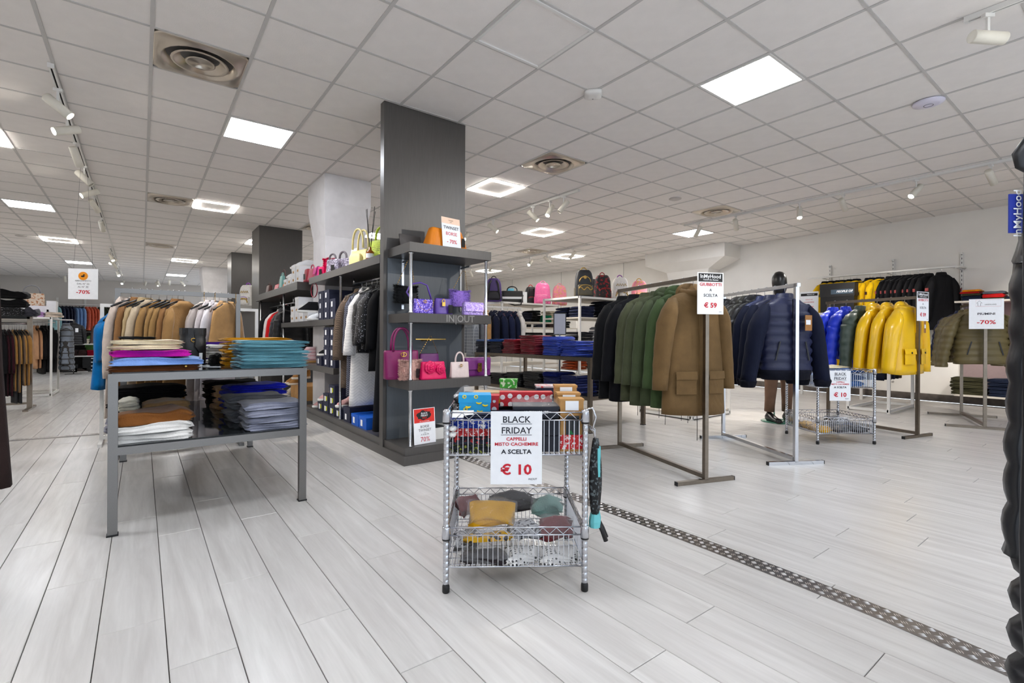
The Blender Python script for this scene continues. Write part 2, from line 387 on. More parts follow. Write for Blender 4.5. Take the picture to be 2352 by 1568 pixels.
# ---- chequer-plate strips let into the floor
CHK = mat('aluminium', (214, 210, 207), r=.36, m=.9, var=.1, scale=5)
def strip(pts, wd, name, label):
    o = thing(name, label, 'metal strip', pts[0][:3])
    P = [Vector(p) for p in pts]; base = P[0].copy()
    # resample
    L = [0.]
    for a, b in zip(P, P[1:]): L.append(L[-1] + (b - a).length)
    def at(s):
        for i in range(len(P) - 1):
            if s <= L[i + 1]: return P[i].lerp(P[i + 1], (s - L[i]) / (L[i + 1] - L[i])), (P[i + 1] - P[i]).normalized()
        return P[-1], (P[-1] - P[-2]).normalized()
    g = G(); n = int(L[-1] / .2); rings = []
    for i in range(n + 1):
        p, d = at(L[-1] * i / n); sd = Vector((d.y, -d.x, 0)) * wd / 2; p = p - base
        rings.append([p - sd - Vector((0, 0, .004)), p - sd + Vector((0, 0, .003)), p + sd + Vector((0, 0, .003)), p + sd - Vector((0, 0, .004))])
    ob('plate', g.loft(rings), mat('aluminium_dark_reflect', (156, 152, 150), r=.3, m=1, var=.12, scale=4), o, False)  # plate darker than its treads: dark mirror reflections put into the colour
    g = G(); s = .03; r = 0; step = .034; rows = max(1, int(wd / .034))
    while s < L[-1] - .02:
        p, d = at(s); sd = Vector((d.y, -d.x, 0)); p = p - base
        for q in range(rows):
            c = p + sd * ((q + .5) / rows - .5) * wd * .96; an = math.atan2(d.y, d.x) + (.8 if (q + r) % 2 else -.8)
            for j in (-1, 0, 1):
                ax = Vector((math.cos(an), math.sin(an), 0)); pr_ = Vector((-ax.y, ax.x, 0)); cc = c + pr_ * j * .0075 + Vector((0, 0, .003))
                a, b2 = cc - ax * .012, cc + ax * .012; w2 = pr_ * .0025; u = Vector((0, 0, .0022))
                g.add([a, cc - w2, b2, cc + w2, cc - ax * .006 + u, cc + ax * .006 + u], [(0, 1, 4), (1, 5, 4), (1, 2, 5), (2, 3, 5), (3, 4, 5), (3, 0, 4)])
        s += step; r += 1
    stuff(ob('tread_pattern', g, CHK, o, False)); return o
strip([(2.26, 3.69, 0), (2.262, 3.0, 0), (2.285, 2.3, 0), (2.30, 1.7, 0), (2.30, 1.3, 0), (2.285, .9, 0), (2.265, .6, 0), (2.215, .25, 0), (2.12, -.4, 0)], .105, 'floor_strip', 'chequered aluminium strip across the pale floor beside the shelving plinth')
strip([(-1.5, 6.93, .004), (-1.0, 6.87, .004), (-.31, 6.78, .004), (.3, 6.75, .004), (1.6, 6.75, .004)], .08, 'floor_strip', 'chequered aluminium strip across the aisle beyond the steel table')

# ================================================================ CEILING FITTINGS
def tilexy(i, j): return GX + (i + .5) * T, GY + (j + .5) * T
LEDM = mat('led_panel', (244, 248, 255), r=.5, var=0, emit=PANEL_E)
FRMM = mat('led_frame', (255, 250, 242), r=.5, var=0, emit=FRAME_E)
pan = mesh('diffuser', G().box(-.275, .275, -.275, .275, -.004, .004), LEDM, False)
rimg = G()
for a, b, c, d in ((-.295, .295, -.295, -.275), (-.295, .295, .275, .295), (-.295, -.275, -.275, .275), (.275, .295, -.275, .275)): rimg.box(a, b, c, d, -.006, .02)
rim = mesh('rim', rimg, WHITE, False)
frg = G()
for a, b, c, d in ((-.29, .29, -.29, -.245), (-.29, .29, .245, .29), (-.29, -.245, -.245, .245), (.245, .29, -.245, .245)): frg.box(a, b, c, d, -.012, .01)
frm = mesh('light_frame', frg, FRMM, False)
cen = mesh('centre_tile', G().box(-.245, .245, -.245, .245, .0, .018), TILEM, False)
WHERE = {(6, 15): 'far back behind the grey pillars', (10, 12): 'over the back of the middle hall', (14, 14): 'by the back end of the right wall', (10, 18): 'against the back wall of the hall', (1, 2): 'above the glass topped steel table', (-3, 11): 'above the rack of burgundy dresses', (-3, 24): 'beyond the hanging duck card', (1, 27): 'nearest the far end wall', (6, -4): 'above the parka rack', (14, 2): 'in front of the wall pilaster', (6, 9): 'seen past the white column',
         (-3, 5): 'left of the long lighting track', (1, 8): 'above the camel coat rack', (-3, 17): 'above the white frame rack', (1, 20): 'far down the left aisle', (3, 13): 'behind the second grey pillar', (6, 2): 'beside the dark near pillar', (10, 5): 'above the suits in the middle hall', (14, 8): 'above the backpack shelves',
         (0, 0): 'above the front of the steel table', (0, 8): 'beside the outline lamp over the camel coats', (0, 16): 'far down the left aisle', (6, 0): 'to the right of the dark near pillar', (12, 0): 'above the yellow raincoats', (12, 8): 'above the farther backpack shelf', (4, 9): 'seen past the white column'}
def wl(base, k, cat, group): return (base + ' ' + WHERE[k], None) if k in WHERE else (base + ' over the shop front side', group)
for i, j in PANELS:
    x, y = tilexy(i, j); lb, gr = wl('flat square white ceiling lamp', (i, j), 0, 'flat square lamps over the shop front side')
    o = thing('square_lamp', lb, 'ceiling light', (x, y, CEIL), 0, gr)
    ob('diffuser', pan, None, o); ob('rim', rim, None, o)
for i, j in FRAMES:
    x, y = tilexy(i, j); lb, gr = wl('glowing square outline lamp', (i, j), 0, 'outline lamps over the shop front side')
    o = thing('outline_lamp', lb, 'ceiling light', (x, y, CEIL), 0, gr)
    ob('light_frame', frm, None, o); ob('centre_tile', cen, None, o)
DIFM = mat('diffuser_metal', (196, 186, 172), r=.3, m=.85, var=.06, scale=6)
VOID = mat('duct_black', (14, 13, 12), r=.9, var=0)
sqr = []
def sq(h, z): return [Vector((h * max(-1, min(1, 1.4142 * math.cos(2 * PI * (k + .5) / 24))), h * max(-1, min(1, 1.4142 * math.sin(2 * PI * (k + .5) / 24))), z)) for k in range(24)]
def cir(r, z): return [Vector((r * math.cos(2 * PI * (k + .5) / 24), r * math.sin(2 * PI * (k + .5) / 24), z)) for k in range(24)]
plate = mesh('face_plate', G().loft([sq(.29, .01), sq(.29, -.004), sq(.28, -.006), cir(.262, -.006), cir(.252, -.022), cir(.24, -.02), cir(.215, .05)], False), DIFM)
cone1 = mesh('outer_cone', G().lathe([(.19, -.016), (.175, -.02), (.165, -.014), (.11, .05)], 24, cap=False), DIFM)
cone2 = mesh('inner_cone', G().lathe([(.1, -.014), (.09, -.018), (.05, .01), (.01, .016)], 24), DIFM)
hole = mesh('duct', G().lathe([(.25, .06), (.01, .062)], 24), VOID)
for i, j in DIFFS:
    x, y = tilexy(i, j); lb, gr = wl('round metal air diffuser', (i, j), 0, None)
    o = thing('air_diffuser', lb, 'air vent', (x, y, CEIL), 0, gr)
    ob('face_plate', plate, None, o); ob('outer_cone', cone1, None, o); ob('inner_cone', cone2, None, o); ob('duct', hole, None, o)
# access hatch, detectors
x, y = tilexy(3, -3); g = G()
for a, b, c, d in ((-.292, .292, -.292, -.272), (-.292, .292, .272, .292), (-.292, -.272, -.272, .272), (.272, .292, -.272, .272)): g.box(a, b, c, d, -.008, .002)
o = thing('access_hatch', 'square white framed hatch in the ceiling grid', 'ceiling hatch', (x, y, CEIL)); ob('hatch_frame', g, WHITE, o, False)
o = thing('motion_detector', 'small white rounded square detector at a ceiling grid crossing', 'detector', (3.06, 2.92, CEIL), .78)
ob('body', G().loft([rrect(.15, .15, 20, .4, z=-.001), rrect(.15, .15, 20, .4, z=-.022), rrect(.12, .12, 20, .4, z=-.034), rrect(.05, .05, 20, .5, z=-.036)]), WHITE, o)
ob('sensor_eye', G().ball((.04, 0, -.034), .006, .006, .004, 8, 4), BLACKP, o)
o = thing('access_point', 'round white wireless access point disc on the ceiling', 'access point', (5.5, 1.23, CEIL))
ob('body', G().lathe([(.1, .0), (.115, -.008), (.11, -.02), (.07, -.033), (.01, -.036)], 24), mat('lilac_white_plastic', (226, 222, 238), r=.35, var=0), o)
ob('ring', G().lathe([(.034, -.0352), (.036, -.0372), (.032, -.0376), (.03, -.0358)], 20, cap=False), mat('grey_ring', (120, 120, 130), r=.5, var=0), o)
for px, py in ((1551, 456), (48, 541)):
    p = PZ(px, py, CEIL); o = thing('smoke_detector', 'tiny flat round detector on the ceiling far from the columns', 'detector', p, 0, 'flat ceiling detectors')
    ob('body', G().lathe([(.09, .001), (.09, -.01), (.06, -.022), (.01, -.024)], 18), mat('greyed_plastic', (196, 190, 186), r=.5, var=0), o)
# tracks and spotlights
ORD = ['first', 'second', 'third', 'fourth', 'fifth', 'sixth', 'seventh', 'eighth', 'ninth', 'tenth']
LENS = mat('lit_lens', (255, 247, 232), r=.4, var=0, emit=60)
OFFL = mat('dark_lens', (215, 208, 196), r=.3, var=0)
CAN = mat('cream_metal', (224, 219, 206), r=.45, var=.02)
LZ = CEIL - .045
can = mesh('can', G().lathe([(.012, .105), (.034, .103), (.038, .098), (.038, -.105), (.034, -.105), (.033, -.09)], 18), CAN)
lensm = {k: mesh('lens', G().lathe([(.033, -.092), (.001, -.0925)], 18), m) for k, m in ((True, LENS), (False, OFFL))}
arm = mesh('arm', G().box(-.008, .008, -.008, .008, -.12, 0).box(-.03, .03, -.016, .016, -.012, .012), WHITE, False)
def track(name, label, a, b, group=None):
    a, b = Vector(a), Vector(b); d = b - a; L = d.length
    o = thing('lighting_track', label, 'lighting track', (a.x, a.y, CEIL), math.atan2(d.y, d.x))
    ob('rail', G().box(0, L, -.018, -.006, -.034, .0).box(0, L, .006, .018, -.034, .0).box(0, L, -.006, .006, -.014, .0), WHITE, o, False)
    ob('end_cap', G().box(-.02, 0, -.02, .02, -.037, .0), WHITE, o, False); ob('end_cap', G().box(L, L + .02, -.02, .02, -.037, .0), WHITE, o, False)
    ob('slot', G().box(0, L, -.006, .006, -.022, -.014), VOID, o, False)
    return o
def spot(x, y, az, tilt, lit, label, group, lamp=True):
    """az: compass of the beam in degrees (0 = +x), tilt: degrees below horizontal"""
    o = thing('track_spotlight', label, 'spotlight', (x, y, LZ), math.radians(az), group)
    ob('arm', arm, None, o)
    hd = ob('can', can, None, o, loc=(.0, 0, -.135), rot=(0, -math.radians(90 - tilt), 0))
    ob('lens', lensm[lit], None, hd)
    if lit and lamp:
        l = bpy.data.lights.new('spot_lamp', 'SPOT'); l.energy = SPOT_W; l.spot_size = math.radians(52); l.spot_blend = .7; l.shadow_soft_size = .03; l.color = (1, .93, .84)
        lo = bpy.data.objects.new('spot_lamp', l); COL.objects.link(lo); lo.parent = hd; lo.location = (0, 0, -.11)
    return o
track('t', 'long white lighting track over the aisle by the steel table', (-.565, 5.15), (-.565, 12.0))
gl = 'spotlights on the track over the left aisle'
for K, (y, az, ti, lit) in enumerate(((5.55, -10, 40, 1), (6.15, 205, 25, 1), (7.0, 60, 60, 0), (7.9, -20, 45, 0), (8.7, 200, 30, 1), (9.5, 60, 40, 0), (11.2, 80, 40, 0))):
    spot(-.565, y, az, ti, bool(lit), ('lit' if lit else 'unlit') + ' cream spotlight on the long left aisle track, ' + ORD[K] + ' from the steel table', None)
track('t', 'short white lighting track further down the left aisle', (-.6, 15.0), (-.6, 20.4))
for K, (y, az, ti, lit) in enumerate(((15.6, -60, 50, 1), (16.4, 220, 40, 1), (17.2, 60, 40, 0), (19.6, -70, 40, 1))):
    spot(-.6, y, az, ti, bool(lit), ('lit' if lit else 'unlit') + ' cream spotlight on the short left aisle track, ' + ORD[K] + ' from the long track', None)
track('t', 'white lighting track along the far end wall above the puffer jackets', (-2.8, 22.6), (1.4, 22.6))
for K, (x, az, ti, lit) in enumerate(((-2.1, 80, 70, 0), (-.55, 250, 40, 1), (.1, 100, 30, 0), (.45, -60, 40, 1))):
    spot(x, 22.6, az, ti, bool(lit), ('lit' if lit else 'unlit') + ' spotlight on the far end wall track, ' + ORD[K] + ' from the left wall', None, lamp=False)
for px, py, az in ((1427 / 3.92, 652, 60), (1525 / 3.92, 650, 90), (1645 / 3.92, 652, -20)):
    p = PZ(px, py, CEIL - .2); spot(p.x, min(p.y, 23.6), az, 50, True, 'lit spotlight near the far end wall beside the grey columns', 'spotlights by the grey columns', lamp=False)
track('t', 'white lighting track over the middle hall beside the dark pillar', (4.9, 4.95), (4.9, 9.0))
for K, (y, az, ti, lit) in enumerate(((5.25, 150, 50, 0), (5.55, 190, 55, 1), (5.95, -50, 45, 1), (7.05, -50, 40, 1), (7.95, 215, 40, 1))):
    spot(4.9, y, az, ti, bool(lit), ('lit' if lit else 'unlit') + ' spotlight on the middle hall track, ' + ORD[K] + ' from the parka rack', None)
track('t', 'white lighting track above the jacket racks by the right wall', (7.95, -2.2), (7.95, 5.25))
for K, (y, az, ti, lit) in enumerate(((5.0, 100, 60, 1), (4.3, 20, 40, 1), (3.3, 205, 60, 1), (2.72, 0, 38, 1), (1.9, 150, 45, 1), (1.2, -10, 38, 1), (.3, 20, 45, 1))):
    spot(7.95, y, az, ti, bool(lit), ('lit' if lit else 'unlit') + ' spotlight on the track above the jacket racks, ' + ORD[K] + ' from the pilaster', None)
track('t', 'white lighting track above the backpack shelves near the right wall', (7.95, 7.7), (7.95, 13.5))
for K, (y, az, ti, lit) in enumerate(((8.2, 110, 45, 0), (9.1, -20, 40, 1), (9.75, 200, 40, 1), (10.6, -40, 45, 1), (11.6, 205, 40, 1), (12.6, 30, 45, 0))):
    spot(7.95, y, az, ti, bool(lit), ('lit' if lit else 'unlit') + ' spotlight on the track above the backpack shelves, ' + ORD[K] + ' from the jacket racks', None)
track('t', 'white lighting track near the dark jackets in the foreground', (4.25, -2.5), (4.25, .75))
spot(4.25, .66, -37, 3, False, 'white spotlight at the end of the track over the dark foreground jackets', None)
spot(4.25, .0, 118, 20, True, 'lit spotlight over the dark foreground jackets', None)
# ================================================================ BUILDERS
HANGM = mat('hanger_plastic', (18, 18, 20), r=.35, var=0)
HOOKG = G().tube([(0, 0, -.105), (0, 0, -.03)] + [(.019 - .019 * math.cos(a), 0, -.01 + .019 * math.sin(a)) for a in [PI * k / 7 for k in range(8)]], .0022, 6)
HOOK = mesh('hook', HOOKG, CHROME)
HG = G().tube([(-.185, 0, -.168), (-.1, 0, -.13), (-.03, 0, -.103), (0, 0, -.098), (.03, 0, -.103), (.1, 0, -.13), (.185, 0, -.168)], [.008, .011, .015, .017, .015, .011, .008], 8)
HANGER = {}
def hanger_mesh(c):
    if c not in HANGER: HANGER[c] = mesh('hanger', HG, HANGM if c == 'black' else mat('hanger_%s' % c, {'white': (232, 226, 212), 'wood': (150, 60, 40)}[c], r=.4, var=.05))
    return HANGER[c]
def body_geo(L, sw, t, hw, seed, quilt=0., n=22, fold=.06, neck=.07, drop=.0):
    r = random.Random(seed); ph = [r.random() * 6.28 for _ in range(5)]
    tops = [(-.092, neck * .8, .042), (-.106, neck, .05), (-.124, sw * .5, .062), (-.15, sw * .76, .8 * t), (-.182, sw * .93, .93 * t), (-.225, sw, t)]
    prof = []
    for z, a, b in tops: prof.append((z - drop, a, b, 0.))
    zb = -.1 - L; m = max(10, int((-.225 - zb) / (quilt / 4 if quilt else .07)))
    for i in range(1, m + 1):
        u = i / m; z = -.225 + (zb + .225) * u
        a = sw + (hw - sw) * u; b = t * (1 + .15 * u)
        prof.append((z, a, b, u))
    rings = []
    for z, a, b, u in prof:
        q = 1.
        if quilt: q = .87 + .15 * abs(math.sin(PI * z / quilt)) ** .7
        ring = []
        for k in range(n):
            th = 2 * PI * k / n; c, s = math.cos(th), math.sin(th)
            fo = 1 + fold * u * (math.sin(3 * th + ph[0] + 2 * z) + .7 * math.sin(5 * th + ph[1] - 3 * z) + .4 * math.sin(9 * th + ph[2]))
            ring.append(Vector((a * math.copysign(abs(c) ** .85, c) * q, b * math.copysign(abs(s) ** .75, s) * fo * q, z + .006 * math.sin(2 * th + ph[3]) * u)))
        rings.append(ring)
    g = G().loft(rings, True); return g
def sleeve_geo(s, sw, sl, seed, quilt=0., r0=.082, r1=.058, out=.05, fwd=.03, n=12, bend=.02):
    r = random.Random(seed * 7 + int(s)); m = max(9, int(sl / (quilt / 4 if quilt else .06)))
    fw = fwd * (r.random() * 1.6 - .9); bd = bend * (r.random() - .2)
    rings = []
    for i in range(m + 1):
        u = i / m; z = -.165 - sl * u
        x = s * (sw - .05 + (out + .015) * (u ** .6) + bd * math.sin(PI * u)); y = fw * u - .01
        rad = r0 + (r1 - r0) * u
        if i == 0: rad *= .35
        elif u < .1: rad *= .78
        elif u < .18: rad *= .92
        q = 1.
        if quilt: q = .86 + .16 * abs(math.sin(PI * z / quilt)) ** .7
        wr = 1 + .05 * math.sin(9 * u * PI + seed)
        rings.append([Vector((x + math.cos(2 * PI * k / n) * rad * .8 * q * wr, y + math.sin(2 * PI * k / n) * rad * 1.05 * q, z - (.03 * s * math.cos(2 * PI * k / n) if 0 < u < .2 else 0))) for k in range(n)])
    return G().loft(rings, True)
def collar_geo(kind, sw, seed):
    g = G()
    if kind == 'hood':
        g.ball((0, .055, -.125), .135, .075, .08, 18, 10, .75)
        g.tube([(.1 * math.cos(a), .01 + .075 * math.sin(a), -.1 - .035 * (1 - math.sin(a)) * .5) for a in [2 * PI * k / 20 for k in range(20)]], .026, 8, True)
    elif kind == 'stand':
        o = [[Vector((a * math.cos(2 * PI * k / 18), .01 + b * math.sin(2 * PI * k / 18), z)) for k in range(18)] for z, a, b in ((-.14, .12, .078), (-.11, .088, .064), (-.078, .076, .056), (-.072, .068, .05), (-.1, .06, .044))]
        g.loft(o, True)
    elif kind == 'lapel':
        for s in (-1, 1):
            g.loft([[Vector((s * x, y, z)) for x, y, z in q] for q in (
                ((.05, .05, -.075), (.085, .055, -.085), (.09, .05, -.105), (.055, .045, -.1)),
                ((.075, -.01, -.07), (.115, -.01, -.105), (.12, -.02, -.13), (.08, -.015, -.1)),
                ((.045, -.075, -.13), (.12, -.085, -.2), (.12, -.095, -.215), (.045, -.085, -.15)),
                ((.012, -.085, -.33), (.035, -.09, -.36), (.03, -.097, -.365), (.01, -.093, -.34)))])
    elif kind == 'shawl':
        rings = []
        for i in range(11):
            a = -.45 + (PI + .9) * i / 10; x, y = math.cos(a), math.sin(a); dz = .09 * max(0, -y + .1)
            p = Vector((.1 * x, .012 + .075 * y, -.085 - dz)); o_ = Vector((x, y * .7, 0)).normalized()
            rings.append([p + Vector((0, 0, .012)), p + o_ * .035 - Vector((0, 0, .03)), p + o_ * .045 - Vector((0, 0, .06)), p + o_ * .015 - Vector((0, 0, .05))])
        g.loft(rings)
    elif kind == 'fur':
        r = random.Random(seed)
        for k in range(60):
            a = 2 * PI * k / 60; c = Vector((.1 * math.cos(a), .03 + .075 * math.sin(a), -.1 - .05 * (math.sin(a) < -.2)))
            for _ in range(3):
                d = Vector((math.cos(a) + r.uniform(-.5, .5), math.sin(a) + r.uniform(-.5, .5), r.uniform(-1, .8))).normalized() * .075
                sd = d.orthogonal().normalized() * .01
                g.add([c + sd, c - sd, c + d], [(0, 1, 2)])
    return g
def seg_strip(g, pts, wd, y, th=.004):
    for (x0, z0), (x1, z1) in zip(pts, pts[1:]):
        g.bar((x0, y(x0, z0), z0), (x1, y(x1, z1), z1), wd, th, up=(0, 1, 0))
ROWS = {}
def garment(name, label, cat, loc, rz, m, L=.72, sw=.23, t=.085, hw=None, sl=.6, quilt=0., collar='stand', cm=None, group=None, seed=0, sm=None, hanger='black',
            sleeves=True, front=None, pockets=0, cords=0, pm=None, tagc=None, out=.05, r0=.082, r1=.058, fold=.06, cuffs=None, hem=None, bend=.02, buttons=0, patch=None, fwd=.03, row=None):
    hw = hw or sw * 1.08
    o = thing(name, label, cat, loc, rz, group); ROWS.setdefault(row, []).append(o) if row else None
    ob('hook', HOOK, None, o); ob('hanger', hanger_mesh(hanger), None, o)
    ob('body', body_geo(L, sw, t, hw, seed, quilt, fold=fold), m, o)
    def fy(x, z):
        u = min(1, max(0, (-.2 - z) / max(.05, L - .1))); a = sw + (hw - sw) * u; c = min(.98, abs(x) / a) ** (1 / .85)
        return -(t * (1 + .15 * u)) * (max(.02, 1 - c * c)) ** .375 - .006
    if sleeves:
        for s in (-1, 1):
            ob('sleeve', sleeve_geo(s, sw, sl, seed + 1, 0. if sm else quilt, r0, r1, out, fwd, bend=bend), sm or m, o)
    if collar: ob('hood' if collar == 'hood' else 'fur_trim' if collar == 'fur' else 'collar', collar_geo(collar, sw, seed), cm or m, o, collar != 'lapel')
    zb = -.1 - L
    if front:
        g = G(); seg_strip(g, [(0, -.13), (0, -.3), (.004, -.5), (0, zb + .03)], .045 if front == 'placket' else .014, fy, .008)
        ob('placket' if front == 'placket' else 'zip', g, pm or (m if front == 'placket' else BLACKP), o, False)
    if pockets:
        for s in (-1, 1):
            x, z = s * sw * .55, -.1 - L * .74
            if pockets == 'slit':
                g = G(); seg_strip(g, [(s * sw * .5, z + .1), (s * sw * .66, z - .06)], .012, fy); ob('pocket_zip', g, BLACKP, o, False)
            else:
                g = G()
                hwid, hh = .078, .085
                vs = []; nn = 6
                for jj, (dz, dy) in enumerate(((-hh, .008), (-hh, -.012), (hh * .55, -.014), (hh * .55, -.002))):
                    for ii in range(nn + 1):
                        xx = x - hwid + 2 * hwid * ii / nn; vs.append((xx, fy(xx, z + dz) + dy - (.0), z + dz))
                fs = [(a * (nn + 1) + b, a * (nn + 1) + b + 1, (a + 1) * (nn + 1) + b + 1, (a + 1) * (nn + 1) + b) for a in range(3) for b in range(nn)]
                g.add(vs, fs); pk = ob('pocket', g, m, o, False)
                g = G(); vs = []
                for dz, dy in ((hh * .95, -.006), (hh * .95, -.018), (hh * .28, -.024), (hh * .28, -.014)):
                    for ii in range(nn + 1):
                        xx = x - hwid - .004 + 2 * (hwid + .004) * ii / nn; vs.append((xx, fy(xx, z + dz) + dy, z + dz))
                g.add(vs, fs); ob('flap', g, pm or m, pk, False)
                if buttons: ob('snap', G().ball((x, fy(x, z + hh * .45) - .025, z + hh * .45), .011, .006, .011, 10, 5), BLACKP, pk)
    if buttons:
        for k in range(4):
            z = -.2 - (L - .25) * k / 3; ob('snap', G().ball((.0, fy(0, z) - .008, z), .012, .006, .012, 10, 5), BLACKP, o)
        for s in (-1, 1): ob('snap', G().ball((s * (sw + out - .02), -.065, -.13 - sl), .011, .006, .011, 8, 4), BLACKP, o)
    if cords:
        rr = random.Random(seed)
        for s in (-1, 1):
            x = s * .03; l = cords * rr.uniform(.6, 1.1)
            ob('drawstring', G().tube([(x, -t, zb + .02), (x + .004, -t, zb - l * .5), (x, -t - .004, zb - l)], .0025, 5), BLACKP, o)
    if cuffs:
        for s in (-1, 1):
            ob('cuff', G().lathe([(r1 * .9, .0), (r1 * .98, -.015), (r1 * .8, -.06), (r1 * .7, -.065)], 12, (s * (sw - .035 + out), -.01, -.155 - sl)), cuffs, o)
    if hem:
        g = G(); rings = []
        for dz, k in ((.03, 1.0), (.0, .98), (-.05, .9), (-.055, .85)):
            rings.append([Vector((hw * k * math.copysign(abs(math.cos(a)) ** .85, math.cos(a)), t * 1.15 * k * math.copysign(abs(math.sin(a)) ** .75, math.sin(a)), zb + dz)) for a in [2 * PI * q / 22 for q in range(22)]])
        ob('hem_band', g.loft(rings), hem, o)
    if patch:
        for s in (-1, 1): ob('sleeve_patch', G().cbox((s * (sw + .06), -.03, -.36), (.014, .05, .05)), patch, o, False)
    if tagc:
        tg = ob('swing_tag', G().cbox((.12, fy(.1, -.27) - .03, -.33), (.075, .004, .13), .2), tagc, o, False)
        ob('barcode_label', G().cbox((.115, fy(.1, -.27) - .034, -.325), (.05, .002, .04), .2), PAPER, tg, False)
    return o
# ---- folded clothes
FOLD = {}
def fold_mesh(w_, d_, h_, seed, soft=1., layers=2):
    key = (round(w_, 2), round(d_, 2), round(h_, 3), seed, layers, soft)
    if key in FOLD: return FOLD[key]
    r = random.Random(seed * 31 + 5); ph = [r.random() * 6.28 for _ in range(8)]
    nu = 12; prof = []
    # closed section in (y, z): front noses, top, back, bottom
    for L in range(layers):
        z0, z1 = L / layers, (L + 1) / layers
        for a in (-75, -35, 0, 35, 75):
            an = math.radians(a); prof.append((-.5 - .0 + .045 * (math.cos(an) - 1) * (1.2 if layers > 1 else 1.6) + (.012 if L % 2 else 0), z0 + (z1 - z0) * (.5 + .5 * math.sin(an))))
    for y in (-.3, 0., .3, .46): prof.append((y, 1.))
    prof += [(.5, .75), (.5, .25), (.46, 0.), (.2, 0.), (-.1, 0.), (-.4, 0.)]
    rings = []
    for i in range(nu + 1):
        u = i / nu * 2 - 1; e = 1 - .12 * max(0, abs(u) - .86) / .14; x = w_ / 2 * u
        ring = []
        for y, z in prof:
            wob = -soft * h_ * z * (.09 * (1 + math.sin(3.1 * u + ph[0] + 2 * y)) + .04 * (1 + math.sin(7 * u + ph[1])))
            yy = y * d_ + soft * .012 * math.sin(2.3 * u + ph[2] + z * 2) * (1 if y < 0 else .4)
            xx = x + soft * .012 * math.sin(9 * z + ph[3] + 5 * y) * u
            zz = (z * e + (1 - e) * .35) * h_ + wob - (.35 * h_ * max(0, abs(u) - .7) / .3 * z * soft * .6)
            ring.append(Vector((xx, yy, max(zz, 0.))))
        rings.append(ring)
    FOLD[key] = G().loft(rings, True); return FOLD[key]
FM = {}
def folded(name, label, cat, loc, rz, w_, d_, h_, m, group=None, seed=0, soft=1., layers=2, parts=None):
    k = (round(w_, 2), round(d_, 2), round(h_, 3), seed % 4, layers, soft, m.name)
    if k not in FM: FM[k] = mesh(name, fold_mesh(w_, d_, h_, seed % 4, soft, layers), m)
    o = ob(name, FM[k], loc=loc, rz=rz); return tag(o, label, cat, group)
ORD = ['first', 'second', 'third', 'fourth', 'fifth', 'sixth', 'seventh', 'eighth', 'ninth', 'tenth']
PILES = []
def stack(name, label, cat, loc, rz, w_, d_, items, group, seed=0, soft=1., layers=2, jit=.015):
    """items: list of (material, thickness[, label])"""
    r = random.Random(seed); z = loc[2]; o = None; pile = []; PILES.append(pile)
    for k, it in enumerate(items):
        lb = it[2] if len(it) > 2 else label
        if len(it) < 3 and len(items) > 1:
            lb += ', ' + ('lowest of its pile' if k == 0 else 'topmost of its pile' if k == len(items) - 1 else ORD[k] + ' from the bottom')
        ww = w_ * (1 + r.uniform(-.03, .03))
        o = folded(name, lb, cat, (loc[0] + r.uniform(-jit, jit), loc[1] + r.uniform(-jit, jit), z), rz + r.uniform(-.02, .02), round(ww, 2), d_, it[1], it[0], group if len(it) < 3 else None, seed + k, soft, layers); pile.append(o)
        z += it[1] * .99
    return z
# ---- racks
def foot_cap(g, x, y): g.box(x - .018, x + .018, y - .018, y + .018, 0, .008)
def rack(label, a, b, z=1.515, tee=.5, m=STEEL, name='clothes_rack', bw_=.03, low=True, zf=0., teedir=None):
    """single rail from a (near) to b (far)"""
    a, b = Vector(a[:2]).to_3d(), Vector(b[:2]).to_3d(); d = b - a; L = d.length
    o = thing(name, label, 'clothes rack', (a.x, a.y, zf), math.atan2(d.y, d.x))
    for x in (0, L):
        ob('upright', G().box(x - bw_ / 2, x + bw_ / 2, -bw_ / 2, bw_ / 2, 0.02, z), m, o, False)
        ft = ob('foot', G().box(x - bw_ / 2, x + bw_ / 2, -tee / 2, tee / 2, 0, .028), m, o, False)
        for e in (-tee / 2 - .006, tee / 2): ob('end_cap', G().box(x - bw_ / 2 - .001, x + bw_ / 2 + .001, e, e + .006, 0, .029), BLACKP, ft, False)
    ob('rail', G().box(-.03, L + .03, -bw_ / 2, bw_ / 2, z - bw_, z), m, o, False)
    if low: ob('base_bar', G().box(0, L, -bw_ / 2, bw_ / 2, .03, .03 + bw_), m, o, False)
    return o, a, d, L
def on_rack(a, d, L, t_, z=1.515): p = a + d * t_; return (p.x, p.y, z)
# ---- steel frame table with glass tops
def frame_table(label, x0, x1, y0, y1, h, low, m=STEEL, tb=.042, glass=None, zf=0.):
    o = thing('display_table', label, 'table', (x0, y0, zf)); w_, d_ = x1 - x0, y1 - y0
    for x in (0, w_ - tb):
        for y in (0, d_ - tb):
            lg = ob('leg', G().box(x, x + tb, y, y + tb, .004, h), m, o, False)
            ob('foot_pad', G().box(x - .004, x + tb + .004, y - .004, y + tb + .004, 0, .008), BLACKP, lg, False)
    for z in (h, low):
        for y in (0, d_ - tb): ob('rail', G().box(tb, w_ - tb, y, y + tb, z - tb, z), m, o, False)
        for x in (0, w_ - tb): ob('rail', G().box(x, x + tb, tb, d_ - tb, z - tb, z), m, o, False)
        ob('glass_top' if z == h else 'glass_shelf', G().box(tb * .4, w_ - tb * .4, tb * .4, d_ - tb * .4, z - .002, z + .006), glass or SMOKED, o, False)
    return o
